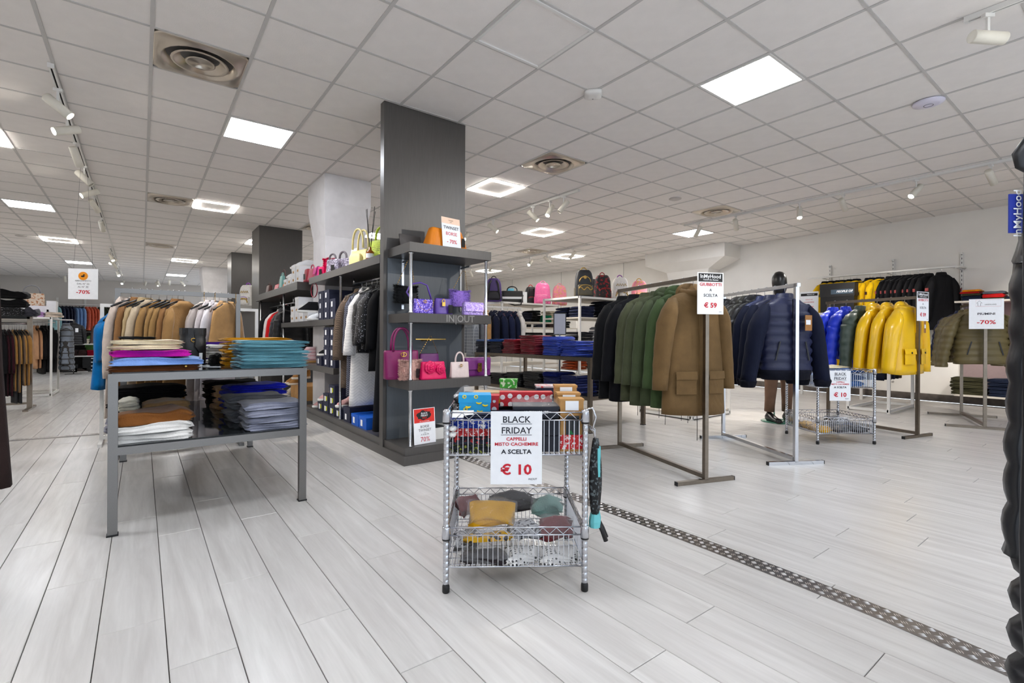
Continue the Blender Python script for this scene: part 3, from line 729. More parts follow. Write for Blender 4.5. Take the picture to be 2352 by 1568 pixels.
# ---- boxes
def carton(name, label, loc, rz, w_, d_, h_, m, group=None, lidm=None, labels=None, lid=.3, cat='box', labelm=None):
    o = thing(name, label, cat, loc, rz, group)
    ob('base', G().box(-w_ / 2, w_ / 2, -d_ / 2, d_ / 2, 0, h_ * .98), m, o, False)
    ob('lid', G().box(-w_ / 2 - .003, w_ / 2 + .003, -d_ / 2 - .003, d_ / 2 + .003, h_ * (1 - lid), h_), lidm or m, o, False)
    for q in (labels or []):
        ob('label_sticker', G().box(q[0] - q[2] / 2, q[0] + q[2] / 2, -d_ / 2 - .0045, -d_ / 2 - .003, q[1] - q[3] / 2, q[1] + q[3] / 2), q[4] if len(q) > 4 else labelm or PAPER, o, False)
    return o
# ---- handbags (local: front at -y, stands on z = 0)
def arch(w_, h_, z0, y=0., n=12, e=1.): return [(-w_ / 2 * math.cos(PI * k / n), y, z0 + h_ * math.sin(PI * k / n) ** e) for k in range(n + 1)]
def chain(g, pts, r=.004):
    P = [Vector(p) for p in pts]
    L = sum((b - a).length for a, b in zip(P, P[1:])); n = max(6, int(L / (r * 2.6))); acc = []
    seg = 0; s = 0.; done = 0.
    for k in range(n + 1):
        t_ = L * k / n
        while seg < len(P) - 2 and t_ > done + (P[seg + 1] - P[seg]).length: done += (P[seg + 1] - P[seg]).length; seg += 1
        ln = (P[seg + 1] - P[seg]).length
        acc.append(P[seg].lerp(P[seg + 1], min(1, (t_ - done) / max(ln, 1e-6))))
    for k, p in enumerate(acc):
        d = (acc[min(k + 1, n)] - acc[max(k - 1, 0)]); d = d.normalized() if d.length > 0 else Vector((0, 0, 1))
        x = d.orthogonal().normalized(); y = d.cross(x)
        if k % 2: x, y = y, x
        g.add([p + d * r * 2, p + x * r, p - d * r * 2, p - x * r, p + y * r * .4, p - y * r * .4], [(0, 1, 4), (1, 2, 4), (2, 3, 4), (3, 0, 4), (1, 0, 5), (2, 1, 5), (3, 2, 5), (0, 3, 5)])
    return g
def bag(label, loc, rz, w_, d_, h_, m, top=.9, handle=None, hm=None, chainp=None, clasp=None, flap=None, group=None, e=.4, name='handbag', cat='handbag', tagm=None, hr=.007, fur=None, sag=0., flowers=None, td=.55, lean=0.):
    o = thing(name, label, cat, loc, rz, group)
    rings = []
    for u in (0, .02, .12, .35, .6, .82, .95, 1.):
        k = 1 + (top - 1) * u; dd = d_ * (1 - (1 - td) * u) * (.93 if u in (0, 1.) else 1)
        ww = w_ * k * (.96 if u in (0, 1.) else 1)
        ring = rrect(ww, dd, 24, e, z=h_ * u)
        if sag: ring = [Vector((p.x, p.y, p.z - sag * u ** 3 * (1 - (p.x / (w_ / 2)) ** 2))) for p in ring]
        rings.append(ring)
    ob('body', G().loft(rings), m, o)
    if flap:
        fm, fh = flap if isinstance(flap, tuple) else (m, flap)
        g = G().grid(lambda a, b: Vector(((a - .5) * w_ * (top * 1.01) * (1 - .12 * b), d_ * td * .5 - (d_ * td + .006) * min(1, b * 3.2) - (d_ * .5 * (1 - td) + .006) * max(0, (b - .3125)) / .6875, h_ + .006 - max(0, b - .25) / .75 * fh)), 8, 10)
        ob('flap', g, fm, o)
    if handle:
        for y in ((-d_ * .3, d_ * .3) if handle[0] == 2 else (0,)):
            ob('handle', G().tube(arch(w_ * handle[1], handle[2], h_ * .96, y, 14, .7), hr, 8), hm or m, o)
    if chainp: ob('chain_strap', chain(G(), chainp), GOLD, o, False)
    if clasp:
        z = h_ * clasp[0]; s = clasp[1]
        g = G().tube([(s * .8 * math.cos(a), -d_ / 2 - .006, z + s * .6 * math.sin(a)) for a in [2 * PI * k / 14 for k in range(14)]], s * .14, 6, True)
        g.box(-s * .1, s * .1, -d_ / 2 - .009, -d_ / 2 - .003, z - s * .6, z + s * .6); ob('clasp', g, GOLD, o, False)
    if flowers:
        for fx, fz, fr in flowers:
            g = G()
            for ring_, n_, rr_ in ((0, 7, 1.), (1, 6, .7), (2, 4, .38)):
                for k in range(n_):
                    a = 2 * PI * k / n_ + ring_ * .5
                    g.ball((fx + fr * rr_ * .55 * math.cos(a), -d_ / 2 * .9 - .008 - ring_ * .01, fz + fr * rr_ * .55 * math.sin(a)), fr * rr_ * .5, .007, fr * rr_ * .5, 8, 5)
            ob('leather_flower', g, m, o)
    if tagm: ob('swing_tag', G().cbox((w_ * .3, -d_ / 2 - .012, h_ * .35), (.045, .003, .075), .2), tagm, o, False)
    if fur:
        g = G(); r = random.Random(3); n = fur
        for _ in range(n):
            a = r.random() * 2 * PI; u = r.random(); c_, s_ = math.cos(a), math.sin(a)
            k = 1 + (top - 1) * u
            p = Vector((w_ / 2 * k * math.copysign(abs(c_) ** e, c_), d_ / 2 * (1 - (1 - td) * u) * math.copysign(abs(s_) ** e, s_), h_ * (u if r.random() < .75 else 1.)))
            d = Vector((c_ * d_, s_ * w_, r.uniform(-.1, .25) * w_)).normalized() + Vector((r.uniform(-.6, .6), r.uniform(-.6, .6), r.uniform(-.5, .7)))
            d = d.normalized() * r.uniform(.015, .03); sd = d.orthogonal().normalized() * .003
            g.add([p - sd, p + sd, p + d], [(0, 1, 2)])
        stuff(ob('fur', g, m, o, False))
    if lean: o.rotation_euler = (lean, 0, rz)
    return o
def backpack(label, loc, rz, m, w_=.3, d_=.17, h_=.45, pm=None, trim=None, straps=BLACKP, zipm=None, group=None, art=None, back=False):
    o = thing('backpack', label, 'backpack', loc, rz, group)
    rings = []
    for u in (0, .03, .1, .3, .55, .75, .88, .95, .985, 1.):
        k = 1 - .16 * u ** 2; tp = 1. if u < .75 else max(.35, math.sqrt(max(0, 1 - ((u - .75) / .27) ** 2)))
        rings.append(rrect(w_ * k * (.4 + .6 * tp) * (.92 if u == 0 else 1), d_ * (1 - .15 * u) * (.55 + .45 * tp), 24, .5, z=h_ * u))
    ob('body', G().loft(rings), m, o)
    rings = []
    for u in (0, .05, .3, .7, .93, 1.):
        rings.append(rrect(w_ * .78 * (.86 if u in (0, 1.) else 1), .07 * (.5 if u in (0, 1.) else 1), 20, .5, cy=-d_ / 2 + .004, z=h_ * (.05 + .4 * u)))
    pk = ob('front_pocket', G().loft(rings), pm or m, o)
    ob('pocket_zip', G().tube([(-w_ * .36 * math.cos(a), -d_ / 2 - .03, h_ * .3 + h_ * .14 * math.sin(a)) for a in [PI * k / 10 for k in range(11)]], .005, 6), trim or BLACKP, pk)
    ob('grab_handle', G().tube(arch(w_ * .32, .06, h_ * .975, .02, 10), .009, 8), trim or straps, o)
    ob('main_zip', G().tube([(-w_ * .43 * math.cos(a), -d_ * .1 - .012, h_ * .5 + h_ * .47 * math.sin(a)) for a in [PI * k / 14 for k in range(15)]], .006, 6), trim or BLACKP, o)
    for s in (-1, 1):
        yb = -d_ / 2 - .01 if back else d_ / 2 + .004
        ob('shoulder_strap', G().tube([(s * .05, yb * .8, h_ * .9), (s * .085, yb + (-.03 if back else .03), h_ * .75), (s * .1, yb + (-.03 if back else .03), h_ * .45), (s * w_ * .42, yb * .8, h_ * .1)], [.016, .022, .02, .01], 8), straps, o)
        ob('side_pocket', G().loft([rrect(.03, d_ * .6, 14, .5, cx=s * w_ * .47, z=h_ * q) for q in (.04, .1, .3, .34)]), pm or m, o)
    if art: art(o, w_, d_, h_)
    return o
# ---- shoes (toe towards -y)
def shoe(label, loc, rz, m, sole=None, L=.27, group=None, boot=0., cat='shoe', name='sneaker', collar=None):
    o = thing(name, label, cat, loc, rz, group)
    def outline(z, k=1., n=22):
        r = []
        for q in range(n):
            a = 2 * PI * q / n; c, s = math.cos(a), math.sin(a)
            wv = .047 if s < 0 else .037
            r.append(Vector((wv * k * math.copysign(abs(c) ** .8, c) + .004 * s, L / 2 * s * (k if s < 0 else 1), z)))
        return r
    ob('sole', G().loft([outline(0, .96), outline(.006, 1.02), outline(.026, 1.03), outline(.03, .98)]), sole or WHITE, o)
    rings = []
    for u, kx, sh, ln in ((0, .96, 0, .96), (.35, .9, .01, .93), (.6, .8, .03, .78), (.8, .72, .055, .55), (1., .66, .07, .44)):
        z = .03 + (.085 + boot) * u if u > .6 or not boot else .03 + .085 * u
        rings.append([Vector((p.x * kx, p.y * ln + sh * L / .27, z - (.02 * (1 - u)) * (p.y < -.05))) for p in outline(0, 1.)])
    ob('upper', G().loft(rings), m, o)
    g = G()
    for k in range(4): g.box(-.018, .018, -.045 + k * .02, -.037 + k * .02, .075 + k * .008, .084 + k * .008)
    ob('laces', g, PAPER, o, False)
    if collar: ob('collar', G().lathe([(.036, .02), (.042, .0), (.036, -.02)], 14, (0, .07, .11 + boot)), collar, o)
    return o
# ---- signs
def sign(label, loc, rz, w_, h_, lines, rx=0., name='price_sign', bands=(), pm=None, extra=None):
    o = thing(name, label, 'sign', loc, rz); o.rotation_euler = (rx, 0, rz)
    pg = ob('card', G().box(-w_ / 2, w_ / 2, 0, .003, -h_ / 2, h_ / 2), pm or PAPER, o, False)
    for (x0, x1, z0, z1, m) in bands: ob('colour_band', G().box(x0 * w_, x1 * w_, -.0006, 0, z0 * h_, z1 * h_), m, pg, False)
    for ln in lines:
        s, size, z, m = ln[:4]; b = ln[4] if len(ln) > 4 else 0.; x = ln[5] if len(ln) > 5 else 0.; sx = ln[6] if len(ln) > 6 else 1.; sh = ln[7] if len(ln) > 7 else 0.
        text(s, size * h_, m, pg, (x * w_, -.0012, z * h_), bold=b, sx=sx, shear=sh)
    if extra: extra(pg, w_, h_)
    return o
def A(deg): return math.radians(deg)
# ================================================================ SHELVING UNIT ROUND THE DARK PILLAR
gon = thing('shelving_unit', 'long dark shelving unit round the grey pillar with chrome posts', 'shelving', (1.7, 3.69, 0))
def gp(name, x0, x1, y0, y1, z0, z1, m=DARK): return ob(name, G().box(x0 - 1.7, x1 - 1.7, y0 - 3.69, y1 - 3.69, z0, z1), m, gon, False)
gp('skirting', 1.70, 2.56, 3.69, 6.85, 0, .078); gp('plinth', 1.715, 2.55, 3.705, 6.84, .078, .14)
SH = ((1.752, 1.83), (1.172, 1.248), (.612, .69))
for a, b in SH: gp('shelf', 1.745, 2.555, 3.70, 4.14, a, b)
gp('back_panel', 1.735, 2.5, 4.125, 4.14, .14, 1.75, DARKLIT)  # thin sheet over the pillar face, carries the painted bluish light
gp('spine_panel', 2.24, 2.28, 4.22, 6.5, .14, 1.7, DARKLIT)
gp('top_shelf', 1.70, 2.56, 4.22, 6.55, 1.712, 1.79)
gp('shelf', 1.72, 2.14, 5.6, 6.52, 1.18, 1.25); gp('shelf', 1.72, 2.14, 5.6, 6.52, .62, .69)
gp('shelf', 2.28, 2.55, 5.6, 6.5, 1.18, 1.25)
POST = mat('satin_chrome', (208, 210, 214), r=.22, m=1, var=.02)
def post(x, y, z0, z1):
    ob('post', G().lathe([(.02, 0), (.02, .008), (.0135, .016), (.0135, z1 - z0 - .016), (.02, z1 - z0 - .008), (.02, z1 - z0)], 14, (x - 1.7, y - 3.69, z0)), POST, gon)
for x in (1.775, 2.525):
    for z0, z1 in ((1.248, 1.752), (.69, 1.172), (.14, .612)): post(x, 3.74, z0, z1)
post(1.74, 5.42, .14, 1.712); post(2.5, 5.42, .14, 1.712)
ob('hanging_rail', G().tube([(.225, .55, 1.645), (.225, 1.85, 1.645)], .0125, 10).tube([(.225, 1.84, 1.645), (.225, 1.84, 1.712)], .009, 8).tube([(.225, .56, 1.645), (.225, .56, 1.712)], .009, 8), POST, gon)
for px, py in ((925, 603), (1058, 617)):     # single hooks
    p = PY(px, py, 4.12); ob('hook_bar', G().bar((p.x - 1.7, .43, p.z), (p.x - 1.7, .26, p.z + .005), .016).bar((p.x - 1.7, .43, p.z + .03), (p.x - 1.7, .43, p.z - .42), .022, .01), CHROME, gon, False)
ob('hook_bar', G().bar((.37, .43, 1.02), (.37, .26, 1.025), .016).bar((.22, .26, 1.03), (.52, .26, 1.03), .02, .008), GOLD, gon, False)
text('IN|OUT', .085, mat('embossed_grey', (136, 133, 130), r=.3, var=.05), gon, (.53, .0085, 1.208), bold=.012, name='embossed_lettering')
# second bay
g2 = thing('shelving_unit', 'second dark shelving bay between the white column and the next grey pillar', 'shelving', (1.7, 7.0, 0))
def gq(name, x0, x1, y0, y1, z0, z1, m=DARK): return ob(name, G().box(x0 - 1.7, x1 - 1.7, y0 - 7, y1 - 7, z0, z1), m, g2, False)
gq('top_shelf', 1.70, 2.56, 7.15, 10.25, 1.69, 1.80); gq('spine_panel', 2.42, 2.46, 8.2, 10.2, .0, 1.69, DARKLIT); gq('plinth', 1.72, 2.55, 7.15, 10.2, 0, .14)
ob('hanging_rail', G().tube([(.22, 1.25, 1.58), (.22, 3.1, 1.58)], .0125, 8).tube([(.22, 1.3, 1.58), (.22, 1.3, 1.69)], .009, 6).tube([(.22, 2.2, 1.58), (.22, 2.2, 1.69)], .009, 6), POST, g2)
ob('post', G().lathe([(.0135, .14), (.0135, 1.69)], 10, (.05, 3.0, 0)), POST, g2)
for z0, z1 in ((.62, .69), (1.18, 1.25)):
    ob('shelf', G().box(.02, .185, -.478, .15, z0, z1), DARK, g2, False); ob('shelf', G().box(.02, .44, .15, 1.2, z0, z1), DARK, g2, False)
for z0, z1 in ((.14, .62), (.69, 1.18), (1.25, 1.69)): ob('post', G().lathe([(.0135, z0), (.0135, z1)], 12, (.04, 1.12, 0)), POST, g2)
# third bay: white ledge and far panel
g3 = thing('shelving_unit', 'third dark shelving bay with a pale ledge beyond the second grey pillar', 'shelving', (1.7, 11.1, 0))
ob('ledge', G().box(-.15, .8, 0, 2.8, 1.58, 1.66), mat('pale_ledge', (190, 186, 180), r=.5, var=.03), g3, False); ob('bay_body', G().box(.1, .8, .1, 2.8, -.2, 1.58), DARK, g3, False)

# ---- goods on the front shelves
FZ = 1.248
def fxy(px, y): return PY(px, 700, y).x
g = G().tube([(0, -.2, -.02), (0, 0, 0)], .003)
bag('small black fur bag hanging by a gold chain from the shelf hook', (fxy(932, 4.0), 4.0, 1.345), 0, .2, .07, .15, wool((20, 22, 24)), top=.95, fur=1500, name='fur_bag', chainp=[(-.085, 0, .15), (-.01, -.06, .37), (.02, -.06, .37), (.085, 0, .15)], tagm=BLACKP)
GLV = mat('violet_glitter', (96, 74, 190), r=.25, m=.4, var=.3, scale=60, pattern=('glitter', 130), c2=(190, 170, 255), bump=.6, bscale=300)
GLL = mat('lilac_glitter', (178, 150, 230), r=.25, m=.3, var=.2, scale=60, pattern=('glitter', 140), c2=(226, 208, 255), bump=.6, bscale=300)
VIO = leather((92, 62, 158)); PUR = leather((116, 38, 118)); BUR = leather((132, 30, 92)); MAG = leather((226, 22, 96)); BEI = leather((226, 208, 204))
b = bag('violet sequinned shoulder bag with a looping gold chain', (fxy(972, 3.79), 3.79, FZ), .05, .185, .06, .125, GLV, top=.96, chainp=[(-.085, -.034, .12), (-.06, -.05, .05), (0, -.055, .02), (.06, -.05, .055), (.085, -.034, .12)], clasp=(.82, .02), hm=VIO)
ob('shoulder_strap', G().tube([(-.09, .02, .1), (-.13, .05, .18), (-.09, .06, .25), (.0, .05, .27), (.06, .04, .25), (.09, .02, .13)], .007, 8), VIO, b)
b = bag('plain violet leather camera bag with a gold padlock', (fxy(1017, 3.86), 3.86, FZ), -.05, .17, .08, .145, VIO, top=.94, tagm=BLACKP)
ob('padlock', G().box(-.03, .0, -.052, -.04, .075, .11).tube([(-.028, -.046, .11), (-.026, -.046, .13), (-.015, -.046, .138), (-.004, -.046, .13), (-.002, -.046, .11)], .004, 6), GOLD, b, False)
bag('lilac fur bag hanging by a gold chain behind the glitter bag', (fxy(1056, 3.98), 3.98, 1.335), 0, .19, .07, .15, wool((164, 128, 222)), top=.95, fur=1500, name='fur_bag', chainp=[(-.08, 0, .15), (-.01, -.06, .33), (.02, -.06, .33), (.085, 0, .14)])
b = bag('pale lilac glitter clutch bag with a flap', (fxy(1086, 3.78), 3.78, FZ), 0, .21, .055, .115, GLL, top=1., flap=.085, e=.25, td=.9)
ob('emblem', G().tube([(.0 + .012 * math.cos(a), -.036, .035 + .008 * math.sin(a)) for a in [2 * PI * k / 10 for k in range(10)]], .002, 5, True), VIO, b, False)
FZ = .69
b = bag('burgundy leather tote bag with two long handles', (fxy(922, 3.93), 3.93, FZ), -.1, .29, .12, .245, BUR, top=1.02, handle=(2, .55, .2), hr=.009, clasp=(.86, .03), e=.35)
bag('small dusty pink teddy fur bag', (fxy(943, 3.80), 3.8, FZ), .05, .17, .07, .16, wool((214, 172, 160)), top=.98, fur=1800, name='fur_bag', tagm=BLACKP)
bag('bright magenta bag with two leather roses', (fxy(994, 3.76), 3.755, FZ), .02, .25, .08, .15, MAG, top=.86, flowers=((-.045, .105, .055), (.055, .088, .045)))
bag('small glossy blush bag with a short handle', (fxy(1056, 3.77), 3.77, FZ), -.03, .185, .055, .14, BEI, top=.94, handle=(1, .45, .09), hr=.008, clasp=(.78, .018))
b = bag('wide purple satchel with a flap and gold ring buckle', (fxy(1094, 3.88), 3.88, FZ), 0, .29, .09, .165, PUR, top=.98, flap=.11, e=.3, td=.85)
ob('strap_buckle', G().box(-.02, .02, -.07, -.06, .04, .12).tube([(-.01 + .02 * math.cos(a), -.074, .06 + .02 * math.sin(a)) for a in [2 * PI * k / 12 for k in range(12)]], .003, 6, True), GOLD, b, False)
b = bag('dark purple bag hanging by a gold chain from the T hook', (2.07, 3.98, .80), 0, .2, .06, .1, PUR, chainp=[(-.09, 0, .1), (-.01, -.035, .26), (.0, -.035, .26), (.09, 0, .1)])
bag('orange nylon bag with black drawcord on the top shelf', (fxy(1022, 3.86), 3.86, 1.83), .12, .44, .16, .19, shiny((222, 128, 16)), top=.72, tagm=BLACKP, sag=.02, name='nylon_bag')
o = ob('display_board', G().box(-.11, .11, 0, .012, 0, .13), mat('grey_card', (92, 88, 86), r=.6, var=.04), loc=(fxy(945, 4.02), 4.02, 1.83), rot=(-.2, 0, .15)); tag(o, 'plain grey board leaning on the pillar behind the orange bag', 'board')
GREYI = mat('grey_ink', (70, 66, 70), r=.6, var=0); PEACH = paper((248, 214, 190)); REDP = paper((222, 52, 44))
sign('white TWINSET BORSE minus seventy sign with a peach band on the top shelf', (fxy(1036, 3.78), 3.78, 1.965), .12, .2, .28,
     [('TWINSET', .14, .17, INK, .006), ('BORSE', .15, -.02, RED, .004), ('- 70%', .17, -.27, RED, .012), ('TWINSET', .045, .41, mat('tan_ink', (150, 110, 80), r=.7, var=0)), ('milano', .03, .36, GREYI)], rx=-.1, bands=[(-.5, .5, .3, .5, PEACH)])
def burst(pg, w_, h_):
    g = G(); r = random.Random(4); pts = [Vector((math.cos(a) * .36 * w_ * r.uniform(.8, 1.1), -.0009, .3 * h_ + math.sin(a) * .13 * h_ * r.uniform(.75, 1.15))) for a in [2 * PI * k / 26 for k in range(26)]]
    g.add(pts, [tuple(range(26))]); ob('black_splash', g, mat('splash_black', (34, 30, 32), r=.6, var=0), pg, False)
sign('red and white BORSE TWINSET seventy percent sign on the plinth', (fxy(975, 3.8), 3.785, .292), .1, .215, .3,
     [('BLACK', .07, .355, PAPER, .012), ('FRIDAY', .07, .29, PAPER, .012), ('SALE', .07, .225, REDP, .012), ('DAL 1 AL 30 NOVEMBRE', .03, .13, PAPER), ('TUTTI I VENERDI', .028, .44, INK), ('DI NOVEMBRE', .028, .405, INK),
      ('BORSE', .1, -.02, INK), ('TWINSET', .1, -.12, GREYI), ('milano', .03, -.185, GREYI), ('A SCELTA', .06, -.24, GREYI), ('70%', .19, -.38, RED)], rx=-.08, bands=[(-.47, .47, .1, .485, REDP)], extra=burst)
carton('shoe_box', 'pale box lying at the back of the plinth behind the BORSE sign', (fxy(1003, 4.0), 3.98, .14), 0, .2, .2, .1, WHITE)
carton('shoe_box', 'dark shoe box at the back of the plinth by the cart', (2.1, 4.0, .14), .1, .14, .22, .11, BLACKP)

# ---- goods on the side: top shelf row of bags, facing the aisle (-x)
SZ = 1.79
def sx(px, x=1.86): return PX(px, 600, x).y
def side(px, x=1.86, z=SZ): return (x, sx(px, x), z)
FA = -PI / 2            # fronts turned to -x
LIME = mat('lime_dotted', (196, 216, 62), r=.5, var=.12, pattern=('dots', 55), c2=(60, 70, 20), bump=.4, bscale=120)
bag('lime green patterned bag with a knotted handle against the pillar', side(874, 1.9), FA + .3, .3, .14, .22, LIME, top=.9, handle=(1, .5, .14), hr=.012)
o = thing('reed_diffuser', 'amber glass reed diffuser with tall black sticks beside the lime bag', 'reed diffuser', side(850, 1.79))
ob('bottle', G().lathe([(.035, 0), (.04, .01), (.04, .09), (.02, .11), (.014, .115), (.014, .14)], 16), mat('amber_glass', (150, 78, 20), r=.1, var=0, coat=1), o); ob('label_sticker', G().lathe([(.0405, .03), (.0405, .075)], 16, cap=False), PAPER, o)
for k in range(4): a = k * 1.7; ob('reed', G().tube([(0, 0, .08), (.05 * math.cos(a), .07 * math.sin(a), .5 + .03 * (k % 2))], .003, 5), BLACKP, o)
CREAM = leather((240, 224, 160))
b = bag('cream yellow leather shoulder bag with arched handles', side(828, 1.86), FA + .25, .31, .11, .2, CREAM, top=.86, handle=(2, .62, .21), hr=.011, sag=.05, clasp=(.6, .014))
ob('front_pouch', G().loft([rrect(.2 * k, .05 * k, 18, .5, cy=-.06, z=z) for z, k in ((.01, .85), (.03, 1), (.1, 1), (.13, .8))]), CREAM, b)
sign('tilted white price sign behind the cream bag', (1.98, sx(812, 1.98), SZ + .15), FA + .1, .21, .297, [('DNA', .15, .25, INK), ('-70%', .16, -.22, RED, .01)], rx=-.14)
SIL = mat('silver_sequin', (150, 142, 160), r=.28, m=.5, var=.3, scale=70, pattern=('glitter', 110), c2=(228, 222, 240), bump=.7, bscale=260)
bag('silver sequinned tote with grey velvet handle', side(788, 1.92), FA + .4, .2, .08, .19, SIL, top=.95, handle=(1, .6, .09), hm=leather((120, 112, 118)), hr=.013)
bag('smaller silver sequinned tote next to the pink fluffy bag', side(764, 1.8), FA + .4, .18, .07, .17, SIL, top=.95, handle=(1, .6, .07), hm=leather((120, 112, 118)), hr=.011, tagm=BLACKP)
HOT = wool((232, 20, 96))
bag('hot pink fluffy feather bag', side(755, 1.82), FA + .2, .13, .08, .2, HOT, top=1.05, fur=2600, name='fur_bag')
bag('hot pink leather bag tipped against the feather bag', side(739, 1.755), FA + .2, .13, .05, .11, leather((238, 30, 104)), top=.9, name='handbag', tagm=BLACKP)
bag('fuchsia mini bag with a flap', side(729, 1.8), FA, .15, .06, .15, leather((206, 40, 136)), top=.92, flap=.1)
bag('raspberry trapeze bag with a short handle', side(718, 1.8), FA + .1, .2, .08, .15, leather((176, 62, 88)), top=.7, handle=(1, .5, .06), hr=.008)
bag('dark red ruched bag at the end of the top shelf', side(707, 1.8), FA, .16, .09, .17, leather((160, 30, 52)), top=.9, tagm=BLACKP)
ob_ = ob('bag_strap', G().tube([Vector((1.73, sx(722, 1.73), 1.72)) + Vector((.0, .14 * math.sin(a), -.09 + .09 * math.cos(a))) for a in [2 * PI * k / 16 for k in range(16)]], .006, 6, True), leather((160, 34, 58))); tag(ob_, 'looped dark red bag strap hanging below the top shelf edge', 'strap')
# ---- clothes on the side rail (hangers across the unit, fronts to the camera end)
RX, RZ = 1.925, 1.645
SEQ = mat('black_sequins', (14, 14, 18), r=.28, m=.3, var=.3, scale=80, pattern=('glitter', 200, .965), c2=(200, 202, 215), bump=.9, bscale=260)  # pale cells put the sparkle of the sequins into the colour
WFUR = mat('white_fur_zig', (238, 236, 234), r=.95, var=.06, bump=.8, bscale=80, pattern=('zig', 34), c2=(226, 224, 223), sheen=.4)
BFUR = mat('brown_herringbone', (122, 104, 88), r=.95, var=.15, bump=.8, bscale=120, pattern=('zig', 60), c2=(70, 58, 50))
NFUR = mat('navy_fur_zig', (52, 54, 66), r=.95, var=.15, bump=.8, bscale=120, pattern=('zig', 48), c2=(110, 112, 126))
PLEAT = cloth((16, 17, 22), r=.7)
def side_g(y, *a, **k): return garment(*a, loc=(RX, y, RZ), rz=0., row='side', **k)
side_g(4.36, 'evening_dress', 'long black pleated evening dress nearest the pillar', 'dress', m=PLEAT, L=1.36, sw=.17, t=.07, hw=.23, sleeves=False, collar='stand', fold=.16, seed=3, hanger='black')
side_g(4.5, 'draped_blouse', 'black draped blouse between the evening dress and the sequin jacket', 'top', m=cloth((14, 14, 17)), L=.82, sw=.19, t=.06, hw=.22, sl=.55, seed=5, fold=.12)
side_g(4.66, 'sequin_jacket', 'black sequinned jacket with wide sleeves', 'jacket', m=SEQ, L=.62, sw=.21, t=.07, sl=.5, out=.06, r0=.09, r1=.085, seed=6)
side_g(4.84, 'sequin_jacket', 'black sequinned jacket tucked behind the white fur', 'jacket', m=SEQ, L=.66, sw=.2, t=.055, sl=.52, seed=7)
side_g(4.98, 'fur_coat', 'long white textured faux fur coat', 'coat', m=WFUR, L=1.2, sw=.2, t=.085, hw=.24, sl=.62, out=.07, r0=.085, r1=.085, collar='shawl', seed=8)
side_g(5.14, 'fur_coat', 'charcoal chevron faux fur coat behind the white one', 'coat', m=NFUR, L=1.12, sw=.2, t=.06, sl=.6, out=.05, seed=9, collar='stand')
side_g(5.28, 'fur_coat', 'brown herringbone faux fur coat at the end of the rail', 'coat', m=BFUR, L=1.05, sw=.21, t=.07, sl=.68, out=.08, r0=.085, r1=.075, collar='stand', seed=10)
# ---- shoe boxes and shoes in the side bays (ends of the boxes to the aisle)
NAVB = mat('navy_card', (34, 38, 62), r=.6, var=.05); KRAFT = mat('kraft_card', (186, 140, 84), r=.8, var=.06); WBOX = mat('white_card', (236, 236, 238), r=.6, var=.02); BLUB = mat('bright_blue_card', (20, 96, 206), r=.5, var=.04)
YLAB = mat('yellow_label', (214, 220, 40), r=.6, var=0)
def sbox(y, z, m, label, group, w_=.2, d_=.32, h_=.115, labels=None, x=1.745, lidm=None):
    return carton('shoe_box', label, (x + d_ / 2, y, z), FA, w_, d_, h_, m, group, labels=labels or [(-.02, .055, .05, .06)], lidm=lidm)
for i, y in enumerate((5.72, 5.95, 6.18)):
    for k in range(3 - (i == 0)): sbox(y, 1.25 + k * .117, NAVB, 'navy shoe box on the upper side shelf, ' + ORD[k] + ' from below, ' + ORD[i] + ' column from the coats', None)
for i, y in enumerate((5.72, 5.95)):
    for k in range(4): sbox(y, .69 + k * .117, NAVB, 'navy shoe box on the middle side shelf, ' + ORD[k] + ' from below, ' + ORD[i] + ' column from the coats', None)
sbox(6.25, .69, NAVB, 'single navy shoe box under the black and white trainer', None)
shoe('black and white trainer on a navy shoe box', (1.86, 6.25, .807), FA, cloth((24, 24, 28)))
for i, y in enumerate((5.5, 5.73, 5.96, 6.19)):
    for k in range((1, 3, 2, 1)[i]): sbox(y, .14 + k * .117, NAVB, 'yellow labelled navy shoe box on the plinth, ' + ORD[k] + ' from below, ' + ORD[i] + ' column from the coats', None, labels=[(-.02, .055, .05, .06), (.035, .06, .03, .05, YLAB)])
for y, z in ((6.19, .26), (5.5, .26), (6.42, .15)): shoe('pink and white trainer on the plinth among the navy boxes', (1.85, y, z), FA, cloth((206, 160, 158)), group='pink trainers on the plinth')
for y in (4.75, 4.97): sbox(y, .14, BLUB, 'bright blue shoe box nearer the dark pillar on the plinth' if y < 4.8 else 'bright blue shoe box below the white fur coat on the plinth', None, w_=.2)
sbox(5.22, .14, NAVB, 'upright navy box beside the bright blue boxes', None, h_=.16)
# second bay: white boxes and trainers
for y in (6.85, 7.1, 7.35, 7.6):
    for k in range(2 if y > 6.9 else 1): sbox(y, 1.25 + k * .115, WBOX, 'white shoe box on the middle shelf beside the white column', 'white shoe boxes on the middle shelf', h_=.113, d_=.32 if y > 7.2 else .145, labels=[(0, .055, .06, .03, KRAFT)])
sbox(7.35, 1.48, WBOX, 'topmost white shoe box of the middle shelf', None, h_=.12)
shoe('black and white high trainer on the white shoe boxes', (1.765, 6.85, 1.365), FA, cloth((26, 26, 30)), boot=.03)
shoe('white trainer at the edge of the middle shelf', (1.8, 6.5, 1.25), FA, mat('white_leather', (236, 236, 238), r=.4, var=.02))
for y, n in ((7.3, 2), (7.55, 2), (7.8, 1), (8.05, 1)):
    for k in range(n): sbox(y, 1.80 + k * .115, WBOX, 'white shoe box on the top shelf of the second bay', 'white shoe boxes on the top shelf', h_=.113, labels=[(0, .055, .06, .03, KRAFT)])
for y, z in ((7.4, 2.03), (7.68, 2.03), (7.92, 1.915)): shoe('white chunky trainer standing on the white boxes', (1.86, y, z), FA + .2, mat('white_leather', (236, 236, 238), r=.4, var=.02), group='white trainers on top of the boxes')
